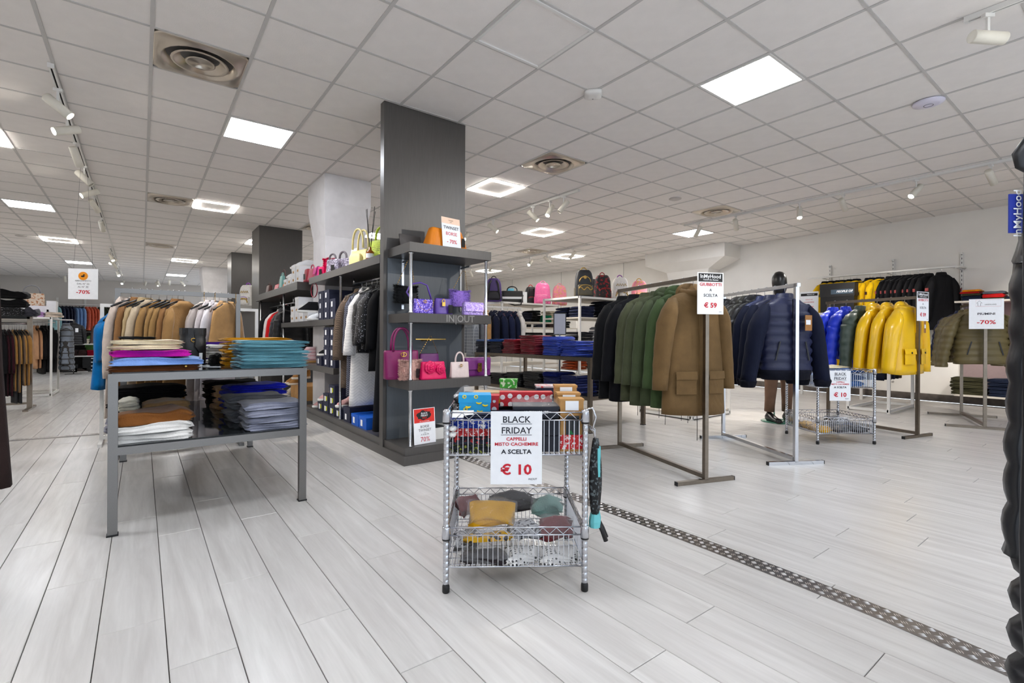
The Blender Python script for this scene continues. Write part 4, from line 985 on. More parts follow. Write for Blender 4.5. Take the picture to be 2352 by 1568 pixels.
bag('teal bag with a long loop handle over the shelf edge', (1.78, 8.4, 1.8), FA, .2, .08, .2, leather((120, 176, 172)), handle=(1, .7, .06))
o = ob('sign_holder', G().box(-.1, .1, 0, .004, 0, .28), GLASS, loc=(1.76, 8.62, 1.8), rot=(-.2, 0, FA)); tag(o, 'clear acrylic sign holder leaning beside the teal bag', 'sign holder')
bag('pink and white striped pouch on the top shelf', (1.8, 8.8, 1.8), FA, .3, .1, .1, mat('pink_stripe', (226, 90, 110), r=.6, var=.05, pattern=('stripe', 40), c2=(244, 226, 226)))
bag('brown bag with a strap hanging over the shelf', (1.8, 9.5, 1.8), FA, .26, .1, .14, leather((74, 34, 30)), handle=(1, .6, .05))
bag('dark wine red bag with a tall thin handle', (1.95, 9.1, 1.8), FA, .32, .12, .18, leather((92, 44, 46)), handle=(1, .8, .22), hr=.006)
bag('orange pouch beside the white boxes', (1.77, 8.22, 1.8), FA, .1, .05, .06, leather((238, 110, 40)), name='pouch', cat='pouch')
# jackets on the second bay rail
def side2(y, *a, **k): return garment(*a, loc=(1.92, y, 1.58), rz=.25, row='side2', **k)
side2(8.45, 'puffer_jacket', 'black puffer jacket with a hood at the near end of the second rail', 'jacket', m=shiny((20, 20, 24)), quilt=.08, L=.75, sw=.24, collar='hood', seed=20)
side2(8.65, 'puffer_jacket', 'charcoal quilted puffer sleeve beside the red jacket', 'jacket', m=shiny((44, 44, 52)), quilt=.09, L=.72, sw=.23, collar='hood', seed=21, out=.09)
side2(8.9, 'track_jacket', 'red track jacket with white sleeve stripe', 'jacket', m=cloth((198, 20, 28)), L=.7, sw=.23, collar='stand', seed=22, sm=cloth((214, 24, 30)), out=.1)
side2(9.08, 'track_jacket', 'white track jacket half hidden behind the red one', 'jacket', m=cloth((230, 226, 226)), L=.7, sw=.24, collar='stand', seed=23, out=.1)
side2(9.4, 'puffer_jacket', 'black coat at the far end of the second rail', 'jacket', m=cloth((20, 20, 23)), L=.8, sw=.25, collar='hood', seed=24, out=.1)
# footwear in the dark lower bay
for y, x in ((7.33, 1.8), (7.77, 1.8), (7.55, 1.8)): carton('shoe_box', 'tan kraft shoe box on the floor of the second bay', (x + .15, y, .14), FA, .21, .32, .3 if y == 7.35 else .2, KRAFT, 'kraft shoe boxes in the second bay', labels=[(0, .06, .01, .01, BLACKP)], lid=.1)
TANS = wool((170, 120, 66)); SHEEP = wool((226, 214, 196))
for k, (y, z) in enumerate(((7.4, .44), (7.8, .34), (7.62, .34))):
    shoe('tan suede slipper with sheepskin collar on a kraft box', (1.82, y, z), FA + .2, TANS, sole=SHEEP, collar=SHEEP, group='suede slippers in the second bay', name='slipper', cat='slipper', boot=.03)
shoe('white fleece slipper on the kraft boxes', (1.8, 7.95, .14), FA, SHEEP, name='slipper', cat='slipper', collar=TANS, boot=.02)
shoe('pink plaid winter boot on the middle shelf', (1.765, 6.95, .69), FA, mat('pink_plaid', (226, 196, 196), r=.8, var=.05, pattern=('check', 22), c2=(198, 120, 126)), sole=KRAFT, boot=.1, name='winter_boot', cat='boot')
carton('shoe_box', 'upright kraft box behind the pink boot', (1.95, 6.42, .69), FA, .12, .12, .28, KRAFT, lid=.1)
# ================================================================ STEEL TABLE IN FRONT
TZ, LZ2 = .856, .47
frame_table('brushed steel frame table with dark glass tops carrying folded knitwear', -.14, .846, 3.30, 5.235, .85, .463, STEEL)
def xa(px, y): return PY(px, 800, y).x
def mid(p0, p1, y): return (xa(p0, y) + xa(p1, y)) / 2
def wid(p0, p1, y): return xa(p1, y) - xa(p0, y)
BRN = wool((112, 66, 34)); CRM = wool((236, 222, 190)); TEAL = wool((112, 168, 182)); MUS = wool((206, 146, 12)); WHT = wool((240, 238, 234)); GRY = wool((142, 142, 156)); TAN = wool((190, 152, 106)); BLK = wool((16, 16, 18)); COB = wool((14, 26, 160)); IVO = wool((240, 234, 216)); DGR = wool((104, 106, 112))
y = 3.53
z = stack('folded_sweater', 'brown folded sweater with a button at the bottom of the pile', 'sweater', (mid(258, 440, y), y, TZ), 0, .42, .3, [(BRN, .032)], None, 1, layers=2)
z = stack('folded_sweater', 'light blue folded sweater between the brown and magenta ones', 'sweater', (mid(268, 440, y), y, z), 0, .40, .3, [(wool((132, 168, 230)), .045)], None, 2, layers=1)
z = stack('folded_sweater', 'magenta folded sweater in the pile', 'sweater', (mid(266, 424, y + .04), y + .04, z), 0, .37, .28, [(wool((184, 16, 150)), .042)], None, 3, layers=1)
z = stack('folded_sweater', 'beige folded sweater on top of the magenta one', 'sweater', (mid(268, 410, y + .1), y + .1, z), 0, .34, .28, [(CRM, .028)] * 2, 'beige sweaters on the table', 4)
folded('folded_scarf', 'black lace scarf lying on the beige sweaters', 'scarf', (mid(290, 340, y + .22), y + .22, z), .1, .16, .12, .018, BLK, seed=2)
for sgn in (0, 1): tag(ob('gold_button', G().ball((0, 0, 0), .009, .005, .009, 10, 6), GOLD, loc=(xa((433, 427)[sgn], y - .15), y - .155, TZ + (.055, .02)[sgn])), 'round gold button on the folded sweaters', 'button', 'gold buttons on the sweaters')
stack('folded_sweater', 'brown folded sweater behind the light blue one', 'sweater', (.03, 3.86, TZ), .05, .3, .26, [(BRN, .04)] * 2, 'brown sweaters at the table corner', 9)
z = stack('folded_sweater', 'teal folded sweater in the tall pile on the table', 'sweater', (mid(540, 690, 3.52), 3.53, TZ), .03, wid(540, 690, 3.52), .32, [(TEAL, .0215)] * 8, 'teal sweaters on the table', 11, soft=.8)
stack('folded_sweater', 'mustard folded sweater in the pile behind the teal ones', 'sweater', (mid(518, 660, 3.92), 3.92, TZ), 0, .42, .3, [(MUS, .027)] * 7, 'mustard sweaters on the table', 15)
stack('folded_shirt', 'white folded shirt in the pile beside the mustard sweaters', 'shirt', (mid(486, 545, 4.3), 4.33, TZ), 0, .22, .26, [(WHT, .022)] * 6, 'white shirts on the table', 21)
stack('folded_shirt', 'purple folded shirt at the back of the table', 'shirt', (mid(480, 545, 4.7), 4.72, TZ), 0, .3, .26, [(cloth((62, 26, 120)), .03)] * 5, 'purple shirts on the table', 25)
folded('folded_scarf', 'small black scarf with pink edge between the white and mustard piles', 'scarf', (xa(494, 4.0), 4.0, TZ), .0, .06, .12, .075, BLK, seed=1)
p = PZ(443, 822, TZ); p = Vector((p.x, 4.15, TZ)); p.x = xa(443, 4.15)
b = thing('bucket_bag', 'tall black leather drawstring bucket bag standing on the steel table', 'handbag', p, .1); BLL = leather((24, 24, 26))
ob('body', G().loft([rrect(.155 * k, .12 * k, 24, .6, z=z_) for z_, k in ((0, .95), (.01, 1), (.1, 1.02), (.175, 1.0), (.18, .97), (.2, 1.02), (.225, .98), (.24, 1.0))], cap1=False), BLL, b)
ob('ruffled_rim', G().loft([[Vector((q.x * (1 + .04 * math.sin(14 * math.atan2(q.y, q.x))), q.y * (1 + .05 * math.sin(14 * math.atan2(q.y, q.x))), z_)) for q in rrect(.155, .12, 48, .6)] for z_ in (.2, .215, .232, .25)], False), BLL, b)
ob('drawstring', G().tube([(0, -.062, .235), (.004, -.068, .18), (.0, -.068, .12), (.03, -.068, .07)], .004, 6), BLL, b); ob('ring', G().tube([(-.008 + .013 * math.cos(a), -.066, .165 + .013 * math.sin(a)) for a in [2 * PI * k / 12 for k in range(12)]], .003, 6, True), GOLD, b)
ob('swing_tag', G().cbox((.035, -.072, .04), (.02, .003, .07), 0, .1), PAPER, b, False)
for px, y, a in ((462, 3.75, .5), (487, 3.6, -.7)): tag(ob('paper_tag', G().cbox((0, 0, .002), (.11, .012, .002), a), PAPER, None, False, loc=(xa(px, y), y, TZ)), 'loose white price tag lying on the glass table top', 'tag', 'loose tags on the table')
# lower shelf
y = 3.5
z = stack('folded_sweater', 'white folded sweater at the front of the lower shelf', 'sweater', (mid(262, 440, y), y, LZ2), .0, .37, .3, [(WHT, .05)] * 2, 'white sweaters on the lower shelf', 31, soft=1.3)
z = stack('folded_sweater', 'caramel brown sweater folded over the white ones', 'sweater', (mid(268, 425, y), y + .03, z - .01), .08, .36, .28, [(wool((132, 82, 38)), .075)], None, 33, soft=1.4, layers=1)
y = 3.86
z = stack('folded_sweater', 'lilac grey folded sweater behind the brown one', 'sweater', (mid(262, 400, y), y, LZ2), 0, .38, .3, [(GRY, .05)] * 2, 'lilac grey sweaters on the lower shelf', 35)
y = 4.22
z = stack('folded_sweater', 'camel folded sweater in the second row of the lower shelf', 'sweater', (mid(292, 420, y), y, LZ2), 0, .38, .3, [(TAN, .045)] * 3, 'camel sweaters on the lower shelf', 38)
stack('folded_sweater', 'ivory folded sweater beside the camel ones', 'sweater', (.0, y - .02, LZ2), 0, .22, .3, [(IVO, .04)] * 4, 'ivory sweaters on the lower shelf', 41)
stack('folded_sweater', 'black folded sweater at the back left of the lower shelf', 'sweater', (mid(280, 400, 4.75), 4.8, LZ2), 0, .46, .34, [(BLK, .05)] * 4, 'black sweaters at the back left', 45)
y = 3.52
stack('folded_sweater', 'blue grey folded sweater at the front right of the lower shelf', 'sweater', (mid(552, 690, y), y, LZ2), .0, .34, .32, [(wool((146, 150, 168)), .042)] * 4, 'blue grey sweaters on the lower shelf', 51, soft=1.3)
stack('folded_sweater', 'dark grey folded sweater behind the blue grey ones', 'sweater', (mid(528, 640, 3.85), 3.86, LZ2), .1, .36, .3, [(DGR, .045)] * 4, 'dark grey sweaters on the lower shelf', 55)
stack('folded_sweater', 'cobalt blue folded sweater on the lower shelf', 'sweater', (mid(520, 640, 4.2), 4.22, LZ2), .12, .38, .3, [(COB, .045)] * 5, 'cobalt sweaters on the lower shelf', 59, soft=1.2)
stack('folded_sweater', 'sand coloured folded sweater behind the cobalt ones', 'sweater', (mid(500, 600, 4.55), 4.56, LZ2), .1, .36, .28, [(TAN, .045)] * 4, 'sand sweaters on the lower shelf', 63)
stack('folded_sweater', 'black folded sweater at the back right of the lower shelf', 'sweater', (mid(478, 590, 4.9), 4.93, LZ2), .0, .4, .3, [(BLK, .05)] * 4, 'black sweaters at the back right', 67)

# ================================================================ COAT RACK BEHIND THE TABLE
def portal(label, x0, x1, y, z, m=STEEL, bw_=.04, zf=0.):
    o = thing('clothes_rack', label, 'clothes rack', (x0, y, zf))
    L = x1 - x0; h = bw_ / 2
    for x in (0, L):
        ob('upright', G().box(x - h, x + h, -h, h, .02, z), m, o, False); ob('foot', G().box(x - h, x + h, -.28, .28, 0, .03), m, o, False)
    ob('rail', G().box(h, L - h, -h, h, z - bw_, z), m, o, False); ob('base_bar', G().box(h, L - h, -h, h, .03, .06), m, o, False); return o
CR = PY(268, 680, 5.57); CRx0, CRx1 = xa(270, 5.57), xa(546, 5.57); CRZ = 1.468
portal('steel portal rack of camel coats behind the glass table', CRx0, CRx1, 5.57, CRZ)
coats = [(300, (214, 196, 182), 'pale blush', 'shawl', 1.02), (318, (150, 108, 68), 'dark camel', 'stand', 1.0), (334, (196, 170, 128), 'light beige', 'stand', 1.0), (346, (206, 186, 158), 'oatmeal', None, 1.0), (365, (166, 128, 80), 'golden camel', None, 1.0), (383, (172, 134, 84), 'honey camel', None, 1.0), (395, (168, 130, 80), 'second honey camel', None, .98), (408, (160, 116, 72), 'rust camel', 'stand', 1.0), (421, (172, 132, 84), 'toffee camel', None, .98),
         (473, (196, 184, 178), 'taupe sparkling', None, .95), (490, (222, 212, 212), 'pinkish white', 'shawl', .98), (503, (224, 218, 222), 'lilac white', 'shawl', .9)]
for k, (px, c, nm, cl, L) in enumerate(coats):
    m = wool(c)
    garment('wool_coat', nm + ' wool coat on the steel portal rack', 'coat', (xa(px, 5.57), 5.57, CRZ + .0), PI / 2 - .8, m, row='coats', L=L, sw=.21, t=.034, hw=.24, sl=.62, out=.04, r0=.056, r1=.05, collar=cl, seed=100 + k, fold=.1, fwd=.02, bend=.03)
garment('cape_coat', 'camel cape with an arched opening at the end of the coat rack', 'coat', (xa(522, 5.57), 5.57, CRZ), PI / 2 - .8, row='coats', m=wool((194, 150, 98)), L=.5, sw=.2, t=.08, hw=.27, sleeves=False, collar='shawl', seed=130, fold=.12)
for px in (468, 493, 541):
    x = xa(px, 5.55); tag(ob('hanger_chain', chain(G(), [(0, 0, 0), (0, 0, -.05), (.003, 0, -.088)], .005), GOLD, None, False, loc=(x, 5.54, CRZ)), 'gold chain dangling from the coat rack rail', 'chain', 'gold chains on the coat rack')
p = PY(255, 790, 5.9)
garment('bouclé_coat'.replace('é', 'e'), 'bright blue boucle coat peeking out beside the coat rack', 'coat', (xa(262, 6.25), 6.25, 1.36), PI / 2 - .4, row='white', m=wool((0, 110, 176)), L=.72, sw=.2, t=.1, hw=.3, sl=.4, seed=140, collar=None, out=.1)
# white rail just behind with more coats
wr = portal('white rack of dark and tan coats behind the steel coat rack', CRx0 - .14, 1.05, 6.25, 1.36, WHITE, .03)
for k, (px, c) in enumerate(((276, (24, 24, 26)), (287, (30, 28, 30)), (300, (60, 50, 44)), (437, (130, 84, 44)), (444, (60, 44, 30)), (450, (176, 120, 60)), (456, (30, 28, 28)), (462, (120, 74, 40)))):
    garment('wool_coat', 'narrow dark or tan coat on the white rack behind the camel coats', 'coat', (xa(px, 6.25), 6.25, 1.36), PI / 2 - .4, row='white', m=wool(c), L=.95, sw=.2, t=.03, sl=.55, seed=150 + k, r0=.05, r1=.045, out=.03, group='coats on the white rack behind', collar=None)
# ================================================================ WIRE BASKET TROLLEYS
WIRE = mat('bright_wire', (200, 202, 208), r=.2, m=1, var=.03)
FILM = mat('clear_film', (244, 246, 250), r=.06, var=0, bump=1., bscale=34)
nt = FILM.node_tree; FILM.node_tree.nodes['Principled BSDF'].inputs['Alpha'].default_value = .13
pg_ = [(.0125, .0)]
z = .03
prof = [(.0125, .03)]
while z < .735:
    z += .0254; prof += [(.0125, z - .002), (.0119, z - .0014), (.0119, z + .0006), (.0125, z + .0012)]
prof += [(.0125, .752), (.008, .756)]
POSTM = mesh('post', G().lathe(prof, 12), WIRE)
FOOTM = mesh('foot', G().lathe([(.013, 0), (.0155, .004), (.0155, .026), (.0125, .034)], 12), BLACKP)
def sidewires(L, zt, zb, n):
    g = G()
    for k in range(n):
        x = -L / 2 + L * (k + .5) / n; g.bar((x, 0, zt), (x, 0, zb), .0032)
    return g
def truss(L, z1, z0, n):
    g = G().tube([(-L / 2, 0, z1), (L / 2, 0, z1)], .0034, 6).tube([(-L / 2, 0, z0), (L / 2, 0, z0)], .0034, 6)
    pts = []
    for k in range(n * 2 + 1): pts.append((-L / 2 + .02 + (L - .04) * k / (n * 2), 0, z1 - .002 if k % 2 else z0 + .003))
    return g.tube(pts, .0026, 5)
CW, CD = .575, .53
def trolley(label, loc, rz):
    o = thing('basket_trolley', label, 'trolley', loc, rz)
    for x in (-CW / 2, CW / 2):
        for y in (-CD / 2, CD / 2):
            p = ob('post', POSTM, None, o, loc=(x, y, 0)); ob('foot', FOOTM, None, p)
            for zt in (.752, .272):
                c = ob('collar', G().lathe([(.0155, -.05), (.0185, -.048), (.0165, -.01), (.0155, .0)], 12, (0, 0, zt)), WIRE, p); ob('rubber_ring', G().lathe([(.0165, -.056), (.0172, -.052), (.0165, -.048)], 12, (0, 0, zt)), BLACKP, c)
    for zt, zb in ((.742, .566), (.266, .104)):
        bk = ob('basket', G().tube([(-CW / 2, -CD / 2, zb), (CW / 2, -CD / 2, zb), (CW / 2, CD / 2, zb), (-CW / 2, CD / 2, zb)], .0034, 6, True), WIRE, o)
        for L, off, an, n in ((CW - .03, (0, -CD / 2, 0), 0, 26), (CW - .03, (0, CD / 2, 0), 0, 26), (CD - .03, (-CW / 2, 0, 0), PI / 2, 24), (CD - .03, (CW / 2, 0, 0), PI / 2, 24)):
            ob('truss_rail', truss(L, zt, zt - .032, 9), WIRE, bk, loc=off, rz=an)
            stuff(ob('side_wires', sidewires(L, zt - .032, zb, n), WIRE, bk, False, loc=off, rz=an))
        g = G()
        for k in range(26): x = -CW / 2 + CW * (k + .5) / 26; g.bar((x, -CD / 2, zb), (x, CD / 2, zb), .003)
        for k in range(9): y = -CD / 2 + CD * (k + .5) / 9; g.bar((-CW / 2, y, zb - .003), (CW / 2, y, zb - .003), .004)
        stuff(ob('bottom_wires', g, WIRE, bk, False))
    return o
CA = math.atan2(-.334, .474); CC = Vector((1.24 + math.sin(-CA) * CD / 2, 1.607 + math.cos(CA) * CD / 2, 0))
trolley('chrome wire basket trolley with black feet standing alone in the front aisle', CC, CA)
CM = Matrix.Translation(CC) @ Matrix.Rotation(CA, 4, 'Z')
def cl(x, y, z): return CM @ Vector((x, y, z))
BFL = [('BLACK', .125, .385, INK, .008), ('FRIDAY', .125, .235, INK, .008), ('CAPPELLI', .062, .12, RED, .02, 0, 1.1), ('MISTO CACHEMIRE', .062, .05, RED, .02, 0, 1.12), ('A SCELTA', .082, -.055, INK, .025, 0, 1.15), ('€ 10', .19, -.305, RED, .03, 0, 1.15), ('IN|OUT', .035, -.43, GREYI, 0, .32)]
def bf_extra(pg, w_, h_):
    for z in (.325, .175): ob('underline', G().box(-.3 * w_, .3 * w_, -.0016, -.0006, z * h_, z * h_ + .0015), INK, pg, False)
sign('white BLACK FRIDAY ten euro sign on the trolley in the front aisle', cl(.0, -CD / 2 - .012, .598), CA, .212, .3, BFL, extra=bf_extra)
UB = .574
# upper basket: printed boxes
BANB = mat('banana_blue', (24, 160, 220), r=.5, var=.03); YEL = mat('banana_yellow', (246, 214, 30), r=.6, var=0)
b = carton('sock_box', 'bright blue gift box printed with yellow bananas', cl(-.178, -.12, .728), CA + .04, .135, .1, .075, BANB, lid=.45)
for k, (x, zz) in enumerate(((-.045, .068), (-.04, .014), (.005, .067))):
    ob('pineapple_ring', G().tube([(x + .007 * math.cos(a), -.0535, zz + .006 * math.sin(a)) for a in [2 * PI * q / 10 for q in range(10)]], .0022, 5, True), YEL, b, False)
for k, (x, zz) in enumerate(((-.028, .034), (.018, .05), (.022, .014), (.045, .04))):
    ob('banana_print', G().tube([(x + .014 * math.cos(a), -.054, zz + .012 * math.sin(a)) for a in [PI * (1.15 + .65 * q / 6) for q in range(7)]], [.001, .003, .0036, .0038, .0036, .003, .001], 6), YEL, b, False)
POLK = mat('red_polka', (196, 30, 44), r=.5, var=.02, pattern=('dots', 26), c2=(245, 240, 240))
carton('gift_box', 'small red polka dot box beside the blue box', cl(-.095, -.045, .725), CA, .045, .08, .065, POLK)
carton('gift_box', 'long red polka dot box behind the black box', cl(.055, .0, .735), CA, .24, .06, .065, POLK)
b = carton('sock_box', 'black shallow box lettered JACK&JONES under clear film', cl(.085, -.165, .712), CA, .19, .14, .05, mat('ink_blue_card', (22, 26, 40), r=.5, var=.03), lid=.2)
text('JACK&JONES', .0155, PAPER, b, (0, -.0745, .026), bold=.02, sx=1.15)
ob('clear_film', G().grid(lambda u, v: Vector(((u - .5) * .2, (v - .5) * .13, .052 + .018 * math.sin(3 * u * PI) ** 2 * v + .012 * v)), 12, 6), FILM, b)
carton('gift_box', 'green sock box propped at the back of the trolley', cl(-.02, .215, .795), CA - .1, .085, .06, .045, mat('leaf_green', (64, 160, 50), r=.5, var=.15, pattern=('spots', 60), c2=(210, 226, 190)))
b = carton('gift_box', 'navy box with a red letter at the back of the trolley', cl(.19, .2, .735), CA, .14, .12, .075, NAVB, lidm=mat('flag_lid', (206, 190, 190), r=.5, var=.1, pattern=('spots', 30), c2=(200, 60, 60)), lid=.1)
text('H', .022, RED, b, (.02, -.0635, .03), bold=.04)
carton('gift_box', 'flat navy box with yellow stripes lying across the trolley', cl(.03, .1, .732), CA, .17, .09, .03, NAVB, labels=[(-.07, .015, .08, .02, YEL)])
carton('gift_box', 'plain kraft parcel in the middle of the trolley', cl(-.13, .17, .732), CA, .13, .1, .05, paper((206, 172, 130)))
WIN = mat('box_window', (40, 44, 50), r=.15, var=0); XMAS = mat('red_christmas', (206, 36, 44), r=.5, var=.02, pattern=('spots', 90), c2=(245, 235, 235))
for k, (y, zt) in enumerate(((-.205, .795), (-.12, .81), (-.03, .835))):
    b = carton('sock_box', ('upright kraft sock box with a window behind the front wires', 'kraft sock box with a white label in the middle of the row', 'tallest kraft sock box at the back of the row')[k], cl(.235, y, UB), CA, .098, .07, zt - UB, KRAFT, lid=.04)
    h = zt - UB
    ob('top_label', G().box(-.028, .028, -.0385, -.0352, h - .048, h - .008), PAPER, b, False)
    if k == 0:
        ob('window', G().box(-.026, .03, -.0385, -.0352, .07, .15), WIN, b, False); ob('festive_band', G().box(-.0495, .0495, -.0392, -.0352, .01, .07), XMAS, b, False); ob('tree_print', G().add([(-.016, -.0396, .073), (.006, -.0396, .073), (-.005, -.0396, .092)], [(0, 1, 2)]), mat('tree_green', (16, 120, 60), r=.6, var=0), b, False)
for k in range(2):
    b = carton('sock_box', 'lower black sock box behind the right front wires' if k == 0 else 'upper black sock box behind the right front wires', cl(.125, -.185, UB + k * .068), CA, .115, .12, .066, mat('ink_blue_card', (22, 26, 40), r=.5, var=.03))
PATS = [mat('jungle_print', (18, 26, 30), r=.6, var=.1, pattern=('spots', 55), c2=(150, 160, 60)), mat('parrot_print', (20, 24, 40), r=.6, var=.1, pattern=('spots', 50), c2=(190, 40, 40)), mat('sailor_print', (22, 56, 160), r=.6, var=.1, pattern=('spots', 60), c2=(236, 230, 226)), mat('ruby_print', (176, 34, 40), r=.6, var=.1, pattern=('spots', 60), c2=(236, 226, 222))]
for k, (m, t_) in enumerate(((0, .034), (1, .034), (3, .032), (2, .02), (2, .016))):
    lb = ('dark jungle print sock pack at the bottom left of the trolley', 'parrot print sock pack above the jungle one', 'red sailor print sock pack', 'blue sailor print sock pack', 'blue sailor print sock pack on top of the pile')[k]
    folded('sock_pack', lb, 'sock pack', cl(-.17, -.165, UB + (0, .034, .068, .1, .12)[k]), CA, .2, .17, t_, PATS[m], None, k, .5, 2)
for k in range(2): tag(ob('button_hook', G().ball((0, 0, 0), .02, .012, .012, 12, 6), WHITE, loc=cl(-.262, -.255, UB + (.075, .1)[k])), 'white moulded sock hanger behind the front wires', 'hanger', 'white sock hangers')
folded('knit_pack', 'navy knitted pack lying under the blue box', 'knit pack', cl(-.115, -.14, .712), CA, .2, .16, .012, wool((36, 42, 62)), None, 2, .6)
folded('knit_pack', 'dark blue knitted pack in the middle of the trolley', 'knit pack', cl(.02, .0, .6), CA, .3, .12, .1, wool((30, 34, 50)), None, 1, .6)
folded('knit_pack', 'dark knitted pack filling the back of the trolley', 'knit pack', cl(.0, .16, .6), CA, .48, .17, .13, wool((36, 36, 44)), None, 3, .6)
tag(ob('paper_card', G().cbox((0, 0, 0), (.09, .05, .002), 0, .5), PAPER, None, False, loc=cl(-.225, -.2, .725), rz=CA), 'white card tucked under the blue box at the trolley rim', 'card')
def pouch(label, loc, rz, w_, d_, h_, inner, seed, name='wrapped_hat', tilt=0., group=None, cat='hat pack'):
    o = thing(name, label, cat, loc, rz, group); o.rotation_euler = (tilt, 0, rz); r = random.Random(seed)
    ph = [r.random() * 6 for _ in range(4)]
    ob('hat', fold_mesh(w_, d_, h_ * .75, seed % 4, 1.2, 2), inner, o)
    g = G(); rings = []
    for i in range(11):
        u = i / 10 * 2 - 1; th = max(.06, (1 - abs(u) ** 3)) ; ring = []
        for k in range(16):
            a = 2 * PI * k / 16
            wob = 1 + .1 * math.sin(3 * a + ph[0] + 4 * u) + .08 * math.sin(7 * a + ph[1] - 3 * u)
            ring.append(Vector((u * w_ * .62, d_ * .6 * math.cos(a) * (.85 + .15 * th) * wob, h_ * .45 + h_ * .72 * math.sin(a) * th * wob)))
        rings.append(ring)
    ob('plastic_bag', g.loft(rings), FILM, o); return o
BLKP = mat('black_plastic_film', (20, 20, 22), r=.2, var=.1, bump=.9, bscale=40)
o = pouch('crumpled black plastic bag at the corner of the trolley', cl(-.225, .02, .74), CA + .6, .08, .08, .07, BLKP, 5)
LB = .108
YHAT = mat('yellow_bird_print', (222, 170, 20), r=.7, var=.08, pattern=('spots', 34), c2=(30, 26, 20)); YPL = wool((224, 168, 20)); MAR = wool((112, 48, 52)); GRH = mat('speckled_grey', (176, 176, 180), r=.8, var=.1, pattern=('spots', 70), c2=(40, 40, 46)); TEA = wool((132, 168, 160)); WSP = mat('white_spotted', (232, 230, 228), r=.8, var=.05, pattern=('dots', 60), c2=(30, 30, 34)); DKH = wool((48, 42, 44))
pouch('yellow and black printed hat in clear film at the bottom of the lower basket', cl(-.12, -.13, LB + .045), CA + .1, .2, .11, .055, YHAT, 1, tilt=-.35)
pouch('plain yellow knitted hat in clear film on top of the lower basket', cl(-.1, .0, LB + .115), CA - .05, .19, .12, .045, YPL, 2, tilt=.55)
pouch('maroon knitted hat in clear film in the left back corner of the lower basket', cl(-.215, .11, LB + .11), CA + .5, .11, .09, .08, MAR, 3, tilt=.8)
pouch('dark hat in crinkled film at the back of the lower basket', cl(.0, .18, LB + .1), CA, .22, .11, .07, DKH, 4, tilt=.2)
pouch('white spotted hat in clear film at the front of the lower basket', cl(.03, -.2, LB), CA + .1, .13, .1, .055, WSP, 6)
pouch('grey speckled hat in clear film in the middle of the lower basket', cl(.05, -.07, LB + .06), CA + .3, .13, .11, .055, GRH, 7, tilt=.2)
pouch('pale teal hat in clear film at the back right of the lower basket', cl(.17, .08, LB + .11), CA - .2, .13, .08, .08, TEA, 8, tilt=.5)
pouch('maroon patterned hat in clear film at the front right of the lower basket', cl(.19, -.08, LB + .075), CA - .1, .13, .09, .06, MAR, 9, tilt=.65)
pouch('black and white dotted hat in film against the right front wires', cl(.185, -.2, LB), CA, .15, .1, .05, WSP, 10)
pouch('dark hat in film lying flat at the bottom of the lower basket', cl(-.13, -.2, LB), CA, .18, .1, .04, DKH, 11)
pouch('grey speckled hat in film lying flat along the left side wires', cl(-.22, -.03, LB), CA + 1.5, .18, .09, .05, GRH, 12)
# umbrellas hooked on the right post
UMB = mat('umbrella_print', (14, 16, 20), r=.55, var=.1, pattern=('spots', 70), c2=(90, 100, 104)); AQ = shiny((110, 200, 206))
for k, (x, y) in enumerate(((.335, -.235), (.345, -.195))):
    o = thing('folded_umbrella', ('aqua and black folded umbrella hanging from the trolley post', 'second folded black umbrella hanging behind the aqua one')[k], 'umbrella', cl(x, y, .26), CA)
    r_ = random.Random(k); rings = []
    for i in range(11):
        u = i / 10; rings.append([Vector(((.01 + .013 * math.sin(PI * min(1, u * 1.05)) ** .7) * math.cos(2 * PI * q / 14) * (1 + .25 * math.cos(5 * 2 * PI * q / 14)), (.01 + .013 * math.sin(PI * min(1, u * 1.05)) ** .7) * math.sin(2 * PI * q / 14) * (1 + .25 * math.cos(5 * 2 * PI * q / 14)), .03 + .33 * u)) for q in range(14)])
    ob('canopy', G().loft(rings), UMB, o)
    ob('canopy_edge', G().lathe([(.018, .05), (.026, .02), (.024, -.005), (.012, .01)], 10), AQ, o, False)
    ob('panel_stripe', G().cbox((.012, -.02, .27), (.012, .004, .12), .3), AQ, o, False)
    ob('grip', G().tube([(.01, 0, .02), (.03, -.01, -.02), (.045, -.015, -.06)], [.007, .009, .01], 10), BLACKP, o)
    ob('strap_hook', G().tube([(0, 0, .36), (-.004, 0, .4), (-.03, 0, .42), (-.012, 0, .4)], .0035, 6), CHROME, o)
tag(ob('wire_hook', G().tube([(0, 0, .0), (.03, 0, .01), (.045, 0, -.03), (.03, 0, -.08)], .0045, 8), CHROME, loc=cl(.287, -.265, .752), rz=CA), 'bent chrome wire hook on the trolley post', 'hook')

